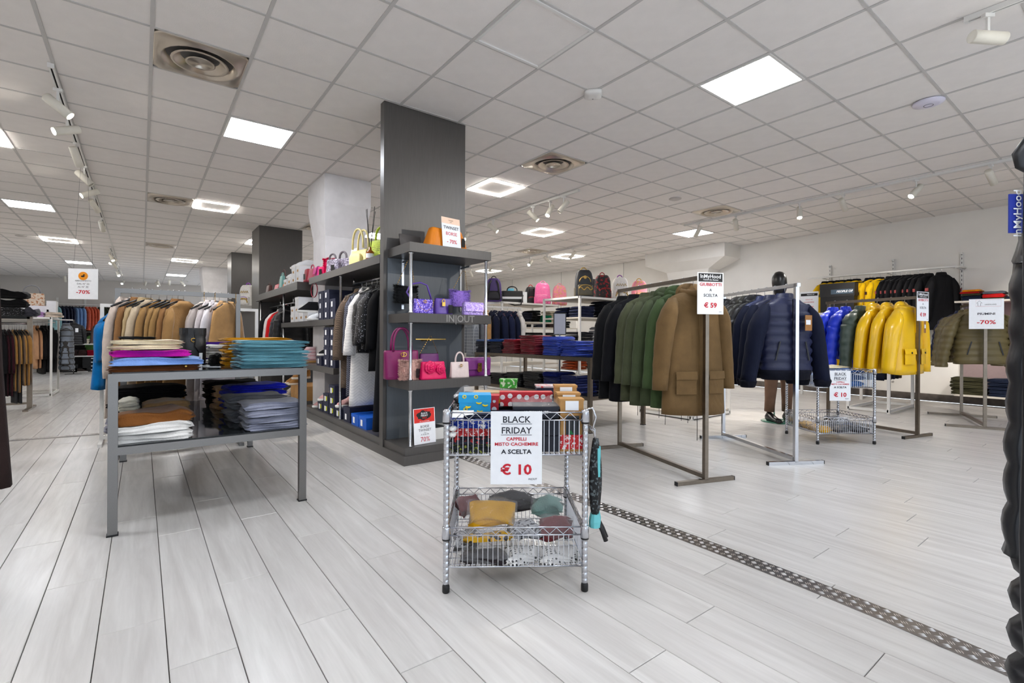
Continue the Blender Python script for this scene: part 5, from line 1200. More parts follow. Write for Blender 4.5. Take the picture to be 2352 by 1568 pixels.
# ---- the second trolley between the jacket racks
f0, f1 = PZ(1874, 1020), PZ(2012, 1020); d = (f1 - f0); A2 = math.atan2(d.y, d.x); C2 = (f0 + f1) / 2 + Vector((-math.sin(A2), math.cos(A2), 0)) * CD / 2
trolley('chrome wire basket trolley standing between the navy and yellow jacket racks', C2, A2)
M2 = Matrix.Translation(C2) @ Matrix.Rotation(A2, 4, 'Z')
def c2_(x, y, z): return M2 @ Vector((x, y, z))
sign('white BLACK FRIDAY ten euro sign on the trolley half hidden by the navy jacket', c2_(-.07, -CD / 2 - .012, .585), A2, .212, .3, BFL, extra=bf_extra)
DEN = cloth((46, 84, 140)); DEN2 = cloth((40, 62, 104))
for k, (x, y, z, m) in enumerate(((.0, -.12, .575, DEN), (.0, -.12, .635, DEN2), (.0, -.11, .695, DEN), (.0, .12, .575, DEN2), (.0, .12, .635, DEN))):
    folded('folded_jeans', 'blue denim garment heaped in the upper basket of the second trolley', 'jeans', c2_(x, y, z), A2 + .04 * k, .44, .2, .06, m, 'denim in the second trolley', k, 1.4)
folded('folded_shirt', 'cream folded shirt on the denim heap', 'shirt', c2_(-.06, -.1, .755), A2 + .1, .26, .2, .03, CRM, None, 2, 1.4)
for k, (x, y, z, m, t_) in enumerate(((-.19, -.14, .11, YPL, 0), (.0, -.14, .11, DKH, 0), (.19, -.14, .11, DKH, 0), (.0, .06, .11, GRH, 0), (.19, .06, .11, DEN2, 0), (-.19, .06, .11, YHAT, 0), (.05, -.04, .185, GRH, .05))):
    pouch('hat in clear film heaped in the lower basket of the second trolley', c2_(x, y, z), A2 + .05 * k, .15, .15, .08, m, 20 + k, tilt=t_, group='hats in the second trolley')
# ================================================================ JACKET RACKS ON THE RIGHT
TAGK = mat('tag_kraft', (166, 116, 66), r=.8, var=.04)
def facing(d): return math.atan2(d.y, d.x) - PI / 2
LOGO = mat('logo_black', (20, 20, 22), r=.5, var=0)
IMH = [('InMyHood', .13, .405, PAPER, .01, 0, 1.0), ('Follow the Button', .05, .325, PAPER, .005, 0, 1.1, .3), ('GIUBBOTTI', .105, .21, RED, .012, 0, 1.1), ('A', .09, .08, INK, .005), ('SCELTA', .1, -.05, INK, .005, 0, 1.1), ('€ 59', .16, -.29, RED, .03, 0, 1.1), ('IN|OUT', .02, -.44, GREYI, 0, .38)]
# rack of parkas
o, a, d, L = rack('steel rail rack of olive and khaki parkas with a price sign', (3.281, 1.995), (3.649, 3.112), m=DSTEEL)
rz = facing(d)
OLV = [(70, 74, 52), (74, 78, 56), (66, 72, 50), (60, 76, 50), (72, 86, 52), (60, 74, 54)]
parkas = [(.12, (112, 88, 56), 'khaki brown', 'hood', .93), (.24, (64, 82, 50), 'moss green', 'hood', .9), (.36, (66, 76, 52), 'deep olive', 'hood', .9), (.48, (72, 78, 56), 'olive', 'stand', .92), (.6, (76, 80, 58), 'grey olive', 'stand', .9), (.76, (14, 15, 20), 'black blue', 'stand', .92), (.92, (13, 14, 17), 'pitch black', 'stand', .92)]
for k, (t_, c, nm, cl_, LL) in enumerate(parkas):
    k0 = k == 0
    garment('parka', nm + ' cotton parka on the rack with the fifty-nine euro sign' if not k0 else 'khaki brown parka with flap pockets facing out from the rack end', 'jacket', on_rack(a, d, L, t_), rz, row='parka', m=cloth(c, r=.75), L=LL, sw=.245, t=.085 if k0 else .07, hw=.275, sl=.68, out=.085, r0=.095, r1=.07, collar=cl_, seed=200 + k, hanger='white' if k in (3, 4, 5, 6, 2) else 'black',
            front='placket', pockets=1 if k < 2 else 0, cords=.3 if k == 0 else .16 if k in (1, 3, 5) else 0, bend=.03, fold=.05, group=None)
n_ = Vector((math.sin(rz), -math.cos(rz), 0))
pp = Vector((a.x, a.y, 0)) + n_ * .045
sign('InMyHood GIUBBOTTI fifty-nine euro sign on the parka rack', (pp.x, pp.y, 1.375), rz - .12, .21, .3, IMH, bands=[(-.46, .46, .28, .48, LOGO)])
# rack of navy jackets
o, a, d, L = rack('chrome rail rack of navy and black puffer jackets', (4.371, 1.836), (4.908, 2.78), m=CHROME)
rz = facing(d)
NV = shiny((28, 34, 66)); NVS = cloth((16, 22, 44), r=.7)
ja = [(.13, NV, NVS, .075, 'navy quilted puffer jacket with smooth sleeves and a kraft tag', 'stand'), (.27, NV, NVS, 0., 'navy jacket with smooth sleeves second on the rack', 'stand'), (.38, shiny((34, 46, 88)), NVS, 0., 'bright navy jacket third on the rack', 'stand'), (.49, shiny((22, 22, 26)), None, .09, 'black puffer jacket with a hood mid rack', 'hood'), (.59, shiny((52, 52, 46)), None, .09, 'dark olive puffer jacket with a hood', 'hood'), (.69, shiny((48, 46, 44)), None, .09, 'charcoal brown puffer jacket with a hood', 'hood'), (.79, shiny((24, 26, 34)), None, .08, 'blue black puffer jacket near the back of the rack', 'stand'), (.87, shiny((20, 20, 24)), None, .08, 'black puffer jacket next to last on the rack', 'stand'), (.95, shiny((30, 32, 40)), None, .08, 'slate puffer jacket at the far end of the rack', 'hood')]
for k, (t_, m, sm, q, lb, cl_) in enumerate(ja):
    garment('puffer_jacket', lb, 'jacket', on_rack(a, d, L, t_), rz, row='navy', m=m, L=.66, sw=.235, t=.1 if k == 0 else .075, hw=.235, sl=.66 if k < 3 else .6, out=.15 if k == 0 else .08, r0=.1, r1=.075, quilt=q, collar=cl_, sm=sm, seed=230 + k, front='zip', pockets='slit' if k == 0 else 0, tagc=TAGK if k == 0 else None, cuffs=cloth((14, 16, 28)) if k < 3 else None, hem=cloth((14, 16, 28)) if k < 3 else None, fold=.03, bend=.05)
# rack of yellow raincoats
o, a, d, L = rack('steel rail rack of yellow raincoats and blue puffers with a price sign', (6.639, 1.564), (6.86, 2.5), m=DSTEEL)
rz = facing(d)
YR = mat('yellow_rubber', (240, 190, 16), r=.3, var=.05, scale=5, bump=.15, bscale=10, coat=.3); YC = mat('royal_lining', (40, 60, 170), r=.7, var=.05)
ra = [(.13, YR, 0, 'yellow rubber raincoat with black snaps facing out from the rack', 'hood'), (.28, YR, 0, 'yellow raincoat second on the rack', 'hood'), (.42, YR, 0, 'yellow raincoat third on the rack', 'hood'), (.6, shiny((60, 74, 66)), .09, 'bottle green puffer jacket behind the yellow raincoats', 'stand'), (.78, shiny((24, 52, 196)), .1, 'royal blue puffer jacket behind the green one', 'stand'), (.93, shiny((28, 60, 214)), .1, 'bright blue puffer jacket at the far rack end', 'stand')]
for k, (t_, m, q, lb, cl_) in enumerate(ra):
    garment('raincoat' if k < 3 else 'puffer_jacket', lb, 'jacket', on_rack(a, d, L, t_), rz + .05, row='yellow', m=m, L=.74 if k < 3 else .6, sw=.245, t=.1 if k == 0 else .08, hw=.29, sl=.66, out=.15 if k < 3 else .14, r0=.1, r1=.075, quilt=q, collar=cl_, cm=m, seed=260 + k, pockets=1 if k == 0 else 0, buttons=1 if k == 0 else 0, tagc=TAGK if k == 0 else None, front='placket' if k < 3 else 'zip', fold=.04, bend=.02)
n_ = Vector((math.sin(rz), -math.cos(rz), 0)); pp = Vector((a.x, a.y, 0)) + n_ * .05
sign('InMyHood GIUBBOTTI fifty-nine euro sign on the yellow raincoat rack', (pp.x - .02, pp.y, 1.40), rz + .0, .215, .31, IMH, bands=[(-.46, .46, .28, .48, LOGO)])
# rack of olive puffers
n4, f4 = PZ(2262, 985), PZ(2208, 955)
o, a, d, L = rack('bronzed rail rack of olive down jackets with a PIUMINI sign', (n4.x, n4.y), (f4.x, f4.y), m=DSTEEL, tee=.7)
rz = facing(d); OP = shiny((104, 92, 58))
for k, t_ in enumerate((.17, .5, .78)):
    garment('down_jacket', ('olive quilted down jacket facing out with zipped pockets', 'olive quilted down jacket second on the rack', 'dark olive down jacket at the back of the rack')[k], 'jacket', on_rack(a, d, L, t_), rz + .15, row='olive', m=OP, L=.66, sw=.25, t=.11 if k == 0 else .09, hw=.27, sl=.64, out=.16 if k < 2 else .1, r0=.1, r1=.075, quilt=.075, collar='stand', seed=280 + k, front='zip', pockets='slit' if k == 0 else 0, fold=.03, cm=OP)
garment('down_jacket', 'dark blue down jacket hanging last on the olive rack', 'jacket', on_rack(a, d, L, .97), rz + .15, row='olive', m=shiny((24, 34, 70)), L=.6, sw=.25, t=.08, sl=.6, out=.1, quilt=.075, seed=290)
n_ = Vector((math.sin(rz), -math.cos(rz), 0)); pp = Vector((a.x, a.y, 0)) + n_ * .05
def house(pg, w_, h_):
    p = [(-.28, .36), (-.2, .44), (-.12, .36), (-.16, .36), (-.16, .27), (-.24, .27), (-.24, .36)]
    ob('house_outline', G().tube([(x * w_, -.001, z * h_) for x, z in p], .0014, 4, True), GREYI, pg, False)
    ob('frame_line', G().tube([(x * w_, -.001, z * h_) for x, z in ((-.3, .47), (.42, .47), (.42, .25), (-.3, .25))], .0008, 4, True), RED, pg, False)
sign('white PIUMINI minus seventy percent sign on the olive jacket rack', (pp.x - .02, pp.y, 1.35), rz, .3, .35, [('PIUMINI', .1, .0, INK, .02, 0, 1.25), ('-70%', .18, -.28, RED, .02, 0, 1.3), ('GREENLAND', .05, .31, GREYI, 0, .12)], extra=house)

# ================================================================ MANNEQUIN
mp_ = PZ(1788, 968); mq = thing('mannequin', 'black mannequin in a navy jacket and brown trousers behind the navy rack', 'mannequin', mp_, facing(Vector((.5, .87, 0))))
BLM = mat('black_gloss', (26, 25, 25), r=.3, var=.02); BRT = cloth((112, 86, 70))
ob('glass_base', G().lathe([(.19, 0), (.2, .003), (.2, .009), (.19, .012)], 32), mat('green_glass', (120, 200, 170), r=.05, var=0, trans=.6), mq)
rings = []
for zz, rx_, ry_, cy_ in ((1.54, .052, .055, .01), (1.60, .05, .052, .0), (1.63, .062, .07, -.01), (1.68, .074, .088, -.012), (1.75, .08, .098, -.005), (1.81, .077, .098, .0), (1.86, .062, .08, .004), (1.89, .036, .05, .006), (1.9, .008, .012, .006)):
    rings.append([Vector((rx_ * math.cos(2 * PI * k / 20), cy_ + ry_ * math.sin(2 * PI * k / 20), zz)) for k in range(20)])
ob('head', G().loft(rings), BLM, mq)
tor = []
for zz, w_, d_ in ((.84, .17, .11), (.95, .18, .12), (1.1, .16, .11), (1.25, .2, .125), (1.38, .225, .12), (1.45, .19, .1), (1.51, .08, .07), (1.56, .055, .055)):
    tor.append(rrect(w_ * 2, d_ * 2, 22, .7, z=zz))
ob('jacket', G().loft(tor), NV, mq); ob('collar', G().lathe([(.085, 1.48), (.09, 1.54), (.07, 1.56), (.065, 1.5)], 16), cloth((12, 12, 16)), mq)
for s in (-1, 1):
    sl_ = ob('sleeve', G().tube([(s * .2, 0, 1.42), (s * .25, .01, 1.25), (s * .28, .0, 1.1), (s * .29, -.03, .95), (s * .28, -.06, .84)], [.07, .075, .065, .06, .05], 14), NV, mq)
    ob('hand', G().ball((s * .28, -.065, .79), .03, .022, .06, 10, 6), BLM, sl_)
    lg = ob('trouser_leg', G().tube([(s * .09, 0, .9), (s * .1, 0, .7), (s * .11, -.01, .48), (s * .115, .0, .28), (s * .12, .01, .13)], [.095, .092, .075, .062, .058], 14), BRT, mq)
    rings = []
    for yy, w_, h_, zc in ((.05, .035, .05, .045), (.02, .042, .09, .055), (-.03, .042, .07, .05), (-.1, .045, .042, .033), (-.17, .045, .03, .026), (-.2, .03, .018, .022)):
        rings.append([Vector((s * .12 + w_ * math.cos(2 * PI * k / 14), yy, .012 + zc + h_ * .8 * math.sin(2 * PI * k / 14))) for k in range(14)])
    ft = ob('bare_foot', G().loft(rings), BLM, mq)
    for k in range(5): ob('toe', G().ball((s * .12 + (k - 2) * .016, -.205 + .007 * abs(k - 1), .026), .009, .018, .009, 8, 5), BLM, ft)
ob('support_rod', G().tube([(-.03, .04, .01), (-.03, .04, .5)], .008, 8), CHROME, mq)
# white open frame stand behind the mannequin
def white_stand(label, x0, x1, y0, y1, z, levels, rails=(), bw_=.035, shelfm=None, zf=0.):
    o = thing('shelf_unit', label, 'shelf unit', (x0, y0, zf)); w_, d_ = x1 - x0, y1 - y0
    for x in (0, w_):
        for y in (0, d_): ob('upright', G().box(x - bw_ / 2, x + bw_ / 2, y - bw_ / 2, y + bw_ / 2, 0, z), WHITE, o, False)
    for zz in (z, .05):
        g = G().box(0, w_, -bw_ / 2, bw_ / 2, zz - bw_, zz).box(0, w_, d_ - bw_ / 2, d_ + bw_ / 2, zz - bw_, zz).box(-bw_ / 2, bw_ / 2, 0, d_, zz - bw_, zz).box(w_ - bw_ / 2, w_ + bw_ / 2, 0, d_, zz - bw_, zz)
        ob('frame', g, WHITE, o, False)
    for zz in levels: ob('shelf', G().box(0, w_, 0, d_, zz - .025, zz), shelfm or mat('pale_shelf', (214, 206, 194), r=.5, var=.03), o, False)
    return o

# ================================================================ RIGHT WALL FITTINGS
wr_ = thing('wall_rail', 'white wall rail on slotted uprights holding yellow and black jackets', 'wall rail', (10.75, 3.9, 0))
for y in (-.01, -1.02, -1.94):
    up = ob('slotted_upright', G().box(-.035, -.0, y - .018, y + .018, .3, 2.48), WHITE, wr_, False)
    g = G()
    for k in range(30): g.box(-.0365, -.034, y - .004, y + .004, .4 + k * .07, .43 + k * .07)
    stuff(ob('slots', g, BLACKP, up, False)); ob('bracket', G().box(-.1, -.0, y - .012, y + .012, 2.44, 2.47).tube([(-.03, y, 2.2), (-.4, y, 2.2)], .012, 8), WHITE, wr_, False)
ob('rail', G().tube([(-.4, .25, 2.215), (-.4, -.9, 2.215), (-.4, -1.85, 2.215), (-.37, -1.93, 2.215), (-.28, -1.98, 2.215), (-.03, -1.98, 2.215)], .018, 10), WHITE, wr_)
YW = cloth((238, 190, 10), r=.6); PB = mat('patch_dark', (60, 20, 20), r=.7, var=0); PR = mat('patch_red', (150, 70, 70), r=.7, var=0); BK = cloth((17, 17, 20), r=.7)
for k, px in enumerate((1898, 1912, 1928, 1938, 1954, 1968, 1998, 2005, 2022)):
    y = PX(px, 640, 10.35).y
    garment('wool_jacket', 'yellow jacket with dark sleeve patch, ' + ORD[8 - k] + ' from the black ones on the wall rail', 'jacket', (10.35, y, 2.21), -.6, row='wall', m=YW, L=.66, sw=.22, t=.05, sl=.62, out=.06, r0=.08, r1=.065, collar='stand', cm=BK, seed=300 + k, patch=PB)
for k, px in enumerate((2046, 2058, 2068, 2082, 2091, 2109, 2120, 2134, 2172)):
    y = PX(px, 620, 10.35).y
    garment('wool_jacket', 'black jacket with red sleeve patch, ' + ORD[k] + ' from the yellow ones on the wall rail' if k < 8 else 'black jacket hanging apart at the end of the wall rail', 'jacket', (10.35, y + (.05 if k == 8 else 0), 2.21), -.6, row='wall', m=BK, L=.9, sw=.22, t=.05, sl=.68, out=.06, r0=.08, r1=.065, collar='stand', seed=320 + k, patch=PR)
# wall shelves with folded knitwear
ws = thing('wall_shelf', 'pale wall shelf with folded knitwear beside the black jackets', 'shelf', (10.35, 1.95, 0))
SHM = mat('pale_shelf', (214, 206, 194), r=.5, var=.03)
ob('shelf_board', G().box(0, .4, -2.2, .03, 1.632, 1.66), SHM, ws, False); ob('shelf_board', G().box(0, .4, -2.2, .03, .15, .18), SHM, ws, False); ob('shelf_board', G().box(0, .4, -2.2, -.5, 1.1, 1.125), SHM, ws, False); ob('back_panel', G().box(.385, .398, -2.2, .0, .18, 1.63), mat('mauve_panel', (150, 130, 130), r=.7, var=.03), ws, False)
def wy(px, x=10.5): return PX(px, 680, x).y
OR_ = wool((232, 150, 10)); RD = wool((196, 30, 30)); NVK = wool((30, 38, 58)); OLK = wool((66, 64, 44)); GYK = wool((98, 100, 108))
z = stack('folded_sweater', 'folded sweater in the orange topped pile on the wall shelf', 'sweater', (10.53, wy(2238), 1.66), -PI / 2, .28, .3, [(NVK, .05, 'navy sweater at the bottom of the orange topped pile'), (NVK, .03, 'thin navy sweater in the orange topped pile'), (OLK, .035, 'olive sweater in the orange topped pile'), (RD, .03, 'red sweater in the orange topped pile'), (OR_, .03, 'orange sweater on top of its wall shelf pile')], None, 71, soft=.5)
z = stack('folded_sweater', 'folded sweater in the grey topped pile', 'sweater', (10.53, wy(2288), 1.66), -PI / 2, .4, .3, [(OLK, .035, 'olive sweater at the bottom of the grey topped pile'), (RD, .06, 'red sweater in the grey topped pile'), (GYK, .04, 'grey sweater on top of its wall shelf pile')], None, 75, soft=.5)
stack('folded_sweater', 'navy folded sweater at the end of the wall shelf', 'sweater', (10.53, wy(2340), 1.66), -PI / 2, .4, .3, [(NVK, .045)] * 3, 'navy sweaters at the wall shelf end', 78, soft=.5)
for px in (2238, 2300): stack('folded_sweater', 'dark folded sweater on the low wall shelf', 'sweater', (10.53, wy(px), .18), -PI / 2, .5, .3, [(OLK if px < 2250 else NVK, .055)] * 5, 'dark sweaters on the low wall shelf', px, soft=.6)
stack('folded_sweater', 'red folded sweater on the hidden middle wall shelf', 'sweater', (10.53, wy(2335), 1.125), -PI / 2, .4, .3, [(NVK, .05), (NVK, .05), (RD, .05)], 'sweaters on the middle wall shelf', 81, soft=.6)
# display shelf with the black boards
dy = PX(1922, 718, 9.85); ds = thing('display_shelf', 'white display shelf under the black boards by the yellow jackets', 'shelf', (9.75, dy.y, 0))
ob('shelf_board', G().box(-.1, .25, -.38, .95, dy.z - .04, dy.z), WHITE, ds, False); ob('lower_rail', G().tube([(0, -.35, dy.z - .32), (0, .7, dy.z - .32)], .012, 8), WHITE, ds); ob('upright', G().box(.2, .23, .6, .64, 0, dy.z - .04).box(.2, .23, -.36, -.32, 0, dy.z - .04), WHITE, ds, False)
bx = thing('display_box', 'black display box with a blue grey nameplate on the shelf', 'box', (9.75, PX(1924, 700, 9.75).y, dy.z), FA)
ob('box_body', G().box(-.26, .26, -.04, .12, 0, .28), BLACKP, bx, False); ob('box_lid', G().box(-.27, .27, -.045, .125, .28, .51), mat('charcoal_card', (38, 38, 40), r=.5, var=.02), bx, False); ob('nameplate', G().box(-.09, .25, -.05, -.044, .32, .4), mat('slate_blue', (70, 88, 104), r=.5, var=.02), bx, False); ob('slot', G().box(-.06, .2, -.043, -.039, .15, .19), VOID, bx, False)
text('PEOPLE OF', .05, PAPER, bx, (.12, -.052, .36), bold=.03, shear=.2)
sign('white price sign with a dark heading beside the black display box', (9.76, PX(1858, 700, 9.76).y, dy.z + .2), FA + .15, .3, .4, [('PEOPLE OF', .06, .36, PAPER, .02, .08), ('SOLO A', .08, .13, RED), ('NOVEMBRE', .08, .01, RED), ('-50%', .2, -.25, RED, .02)], bands=[(-.45, .45, .3, .42, LOGO)], rx=-.08)
for k in range(3):
    garment('wool_jacket', 'yellow and black jacket on the short rail under the display shelf', 'jacket', (9.75, dy.y - .1 + k * .18, dy.z - .32), -.3, row='under', m=YW if k % 2 == 0 else BK, L=.62, sw=.2, t=.06, sl=.5, seed=340 + k, group='jackets under the display shelf', collar='stand', cm=BK)
# clothes and rack feet glimpsed under the jackets near the wall
for k, (x, y, lb) in enumerate(((8.4, 2.3, 'white floor stand of dark trousers between the racks and the wall'), )):
    o = white_stand(lb, x, x + 1.1, y, y + .5, 1.35, ())
    for q in range(6): garment('trousers', 'dark trousers folded over hangers on the white floor stand', 'trousers', (x + .15 + q * .16, y + .25, 1.35), PI / 2 + .2, row='trs', m=cloth(((30, 34, 48), (24, 24, 28), (70, 56, 46))[q % 3]), L=.8, sw=.16, t=.03, hw=.15, sleeves=False, collar=None, seed=350 + q, group='trousers on the white floor stand')
white_stand('empty white floor stand behind the parka rack', 5.6, 6.5, 3.6, 4.4, 1.2, (.08,))
# ================================================================ MIDDLE TABLE WITH WRAPPED SHIRTS
MT = PZ(1355, 996); MX0, MY0 = MT.x, MT.y; MH = .83
frame_table('dark steel frame table of film wrapped shirts behind the shelving unit', MX0, MX0 + .96, MY0, MY0 + 2.33, MH, .40, DSTEEL)
MTZ = MH + .006
def my(px, x=None): return PX(px, 800, (x or MX0) + .17).y
DJ = wrapped((28, 34, 56)); RW = wrapped((150, 34, 52)); BW = wrapped((58, 84, 190)); KW = wrapped((30, 30, 34)); NW = wrapped((22, 38, 104))
def mrow(px, z, w_, items, lb, group, seed, cat, name, dx=.17, soft=.5, top=None):
    it = [(m, t_) for m, t_ in items]
    if top: it[-1] = (it[-1][0], it[-1][1], top)
    return stack(name, lb, cat, (MX0 + dx, my(px), z), -PI / 2, w_, .3, it, group, seed, soft=soft, layers=2, jit=.018)
# upper tier from the far end to the near end
mrow(1126, MTZ, .26, [(DJ, .026)] * 6 + [(wrapped((96, 130, 190)), .028)], 'dark blue jeans in film in the far pile', 'wrapped jeans in the far pile', 401, 'jeans', 'folded_jeans', top='pale blue jeans on top of the far pile')
mrow(1158, MTZ, .28, [(DJ, .026)] * 6 + [(wool((36, 78, 150)), .035)], 'dark blue jeans in film in the second pile', 'wrapped jeans in the second pile', 411, 'jeans', 'folded_jeans', top='mid blue sweater on top of the jeans')
mrow(1188, MTZ, .27, [(RW, .026)] * 6 + [(wool((168, 44, 60)), .035)], 'raspberry shirt in film in the lower red pile', 'wrapped red shirts in the lower pile', 421, 'shirt', 'folded_shirt', top='unwrapped red sweater on the lower red pile')
mrow(1232, MTZ, .30, [(RW, .027)] * 9, 'raspberry shirt in film in the taller red pile', 'wrapped red shirts in the taller pile', 431, 'shirt', 'folded_shirt')
mrow(1284, MTZ, .27, [(BW, .03)] * 6 + [(wool((80, 102, 206)), .05)], 'periwinkle shirt in film under the loose blue sweater', 'wrapped blue shirts under the sweater', 441, 'shirt', 'folded_shirt', top='loose periwinkle sweater lying on the blue shirts')
mrow(1328, MTZ, .25, [(BW, .03)] * 6, 'periwinkle shirt in film by the table corner', 'wrapped blue shirts by the corner', 451, 'shirt', 'folded_shirt')
for q, (m, n_, lb) in enumerate(((BW, 6, 'periwinkle shirt in film on the parka side of the table'), )):
    stack('folded_shirt', lb, 'shirt', (MX0 + .5, MY0 + .22, MTZ), 0, .28, .3, [(m, .03)] * n_, 'wrapped blue shirts on the parka side', 461, soft=.5)
stack('folded_shirt', 'periwinkle shirt in film in the inner corner pile', 'shirt', (MX0 + .8, MY0 + .22, MTZ), 0, .26, .3, [(BW, .03)] * 5, 'wrapped blue shirts in the inner pile', 465, soft=.5)
# lower tier
for q, px in enumerate((1128, 1160, 1196)):
    mrow(px, .406, .28, [(KW, .03)] * (4 + q), 'black shirt in film on the lower tier', 'wrapped black shirts on the lower tier', 471 + 10 * q, 'shirt', 'folded_shirt')
mrow(1240, .406, .3, [(KW, .03)] * 7, 'black shirt in film in the tall lower pile', 'wrapped black shirts in the tall lower pile', 505, 'shirt', 'folded_shirt')
mrow(1285, .406, .27, [(NW, .03)] * 6 + [(wool((10, 28, 100)), .05)], 'navy shirt in film on the lower tier', 'wrapped navy shirts on the lower tier', 511, 'shirt', 'folded_shirt', top='loose dark blue sweater on the lower navy pile')
mrow(1330, .406, .26, [(NW, .03)] * 7, 'navy shirt in film at the lower corner', 'wrapped navy shirts at the lower corner', 521, 'shirt', 'folded_shirt')
stack('folded_shirt', 'navy shirt in film on the lower tier facing the parkas', 'shirt', (MX0 + .55, MY0 + .2, .406), 0, .3, .3, [(NW, .03)] * 7, 'wrapped navy shirts facing the parkas', 531, soft=.5)

# ================================================================ BACKPACK SHELVES
W1 = white_stand('tall white open shelf unit with backpacks on top', 5.92, 7.9, 5.93, 6.85, 1.755, (1.752, 1.40, .95, .5))
W2 = white_stand('tall white open shelf unit further back with backpacks on top', 5.68, 7.2, 7.85, 8.75, 1.755, (1.752, 1.37, .95, .5))
def py_(px, y): return PY(px, 690, y).x
def pl(c): return mat('nylon_plain_%d_%d_%d' % c, c, r=.45, var=.08, bump=.2, bscale=60)
GLD = mat('gold_print', (196, 160, 84), r=.4, var=.1, m=.3)
def wave(m, zf=.3, k=1.):
    def f(o, w_, d_, h_):
        ob('wave_print', G().tube([(-w_ * .36 + w_ * .72 * q / 16, -d_ / 2 - .036, h_ * zf + h_ * .05 * math.sin(q * PI / 4)) for q in range(17)], .009 * k, 6), m, o)
        ob('arch_print', G().tube([(-w_ * .3 * math.cos(a), -d_ / 2 * .85 - .01, h_ * .55 + h_ * .2 * math.sin(a)) for a in [PI * q / 10 for q in range(11)]], .008 * k, 6), m, o)
        ob('round_badge', G().lathe([(.03, 0), (.03, .008), (.02, .01)], 14, (0, -d_ / 2 + .01, h_ * .72), Matrix.Rotation(PI / 2, 4, 'X')), m, o)
    return f
def teeth(m, m2):
    def f(o, w_, d_, h_):
        pts = []
        for q in range(13): pts.append((-w_ * .36 + w_ * .72 * q / 12, -d_ / 2 - .036, h_ * .3 + h_ * (.07 if q % 2 else 0)))
        ob('zigzag_print', G().tube(pts, .008, 6), m, o); ob('arch_print', G().tube([(-w_ * .36 * math.cos(a), -d_ / 2 - .034, h_ * .16 + h_ * .2 * math.sin(a)) for a in [PI * q / 12 for q in range(13)]], .011, 6), m2, o)
        pts = [(-w_ * .3 + w_ * .6 * q / 8, -d_ / 2 * .8 - .012, h_ * .62 + h_ * (.1 if q % 2 else 0)) for q in range(9)]
        ob('zigzag_print', G().tube(pts, .007, 6), m, o)
    return f
REDN = pl((190, 34, 40)); PINKM = mat('pink_gold_print', (232, 140, 160), r=.45, var=.1, pattern=('spots', 26), c2=(222, 178, 104)); PINKG = mat('pink_gloss', (244, 112, 170), r=.3, var=.08, coat=.5)
bp = -YAW + .02
BY = 6.08
backpack('black backpack with gold wave print on the tall white shelf', (py_(1341, BY), BY, 1.756), bp + .1, pl((40, 42, 46)), w_=.33, h_=.47, pm=pl((84, 78, 62)), trim=GLD, art=wave(GLD))
REDSC = mat('black_red_script', (34, 33, 36), r=.6, var=.1, pattern=('spots', 22), c2=(150, 30, 34))
backpack('black backpack with red script print', (py_(1384, BY + .05), BY + .05, 1.756), bp + .3, REDSC, w_=.31, h_=.43, trim=pl((160, 34, 36)))
PURW = pl((240, 236, 232))
backpack('white and purple backpack with gold zigzag teeth', (py_(1424, BY + .1), BY + .1, 1.756), bp + .1, PURW, w_=.32, h_=.43, pm=PURW, trim=pl((140, 70, 170)), art=teeth(GLD, GLD))
backpack('pink and gold backpack next to the white one', (py_(1468, BY + .1), BY + .1, 1.756), bp, PINKM, w_=.31, h_=.41, trim=GLD, art=teeth(GLD, GLD))
backpack('black and red backpack half hidden behind the gold one', (py_(1362, 6.45), 6.5, 1.756), bp + .5, pl((26, 26, 30)), w_=.28, h_=.4, trim=REDN)
BY = 8.02
backpack('purple backpack showing black straps on the farther shelf', (py_(1134, BY), BY, 1.756), bp, pl((74, 50, 120)), w_=.32, h_=.46, pm=pl((30, 26, 36)), back=True, trim=BLACKP)
o = bag('black sports bag with a white stripe between the backpacks', (py_(1176, BY), BY, 1.756), bp, .46, .2, .24, pl((26, 26, 28)), top=.95, handle=(1, .45, .1), hm=BLACKP, hr=.012, name='sports_bag', cat='bag')
ob('white_stripe', G().box(-.2, .2, -.108, -.1, .07, .115), PAPER, o, False); ob('shoulder_strap', G().tube([(-.22, -.09, .2), (-.2, -.12, .02), (.05, -.125, -.06), (.18, -.125, -.05), (.22, -.1, .15)], .013, 6), BLACKP, o)
carton('gift_box', 'small sky blue box behind the sports bag', (py_(1173, 8.3), 8.3, 1.756), bp, .13, .08, .32, mat('sky_card', (110, 196, 226), r=.5, var=.05))
tag(ob('blank_card', G().cbox((0, 0, .12), (.1, .004, .24), bp, -.1), PAPER, None, False, loc=(py_(1205, BY), BY, 1.756)), 'blank white card leaning beside the sports bag', 'card')
backpack('black and red backpack leaning on the pink one', (py_(1219, BY + .36), BY + .36, 1.756), bp + .2, pl((34, 32, 34)), w_=.28, h_=.4, trim=REDN, back=True)
backpack('glossy bright pink backpack on the farther shelf', (py_(1246, BY), BY, 1.756), bp - .2, PINKG, w_=.35, h_=.46, trim=pl((240, 150, 190)))
backpack('pink and gold backpack at the end of the farther shelf', (py_(1285, BY), BY, 1.756), bp, PINKM, w_=.32, h_=.44, trim=pl((244, 170, 180)))
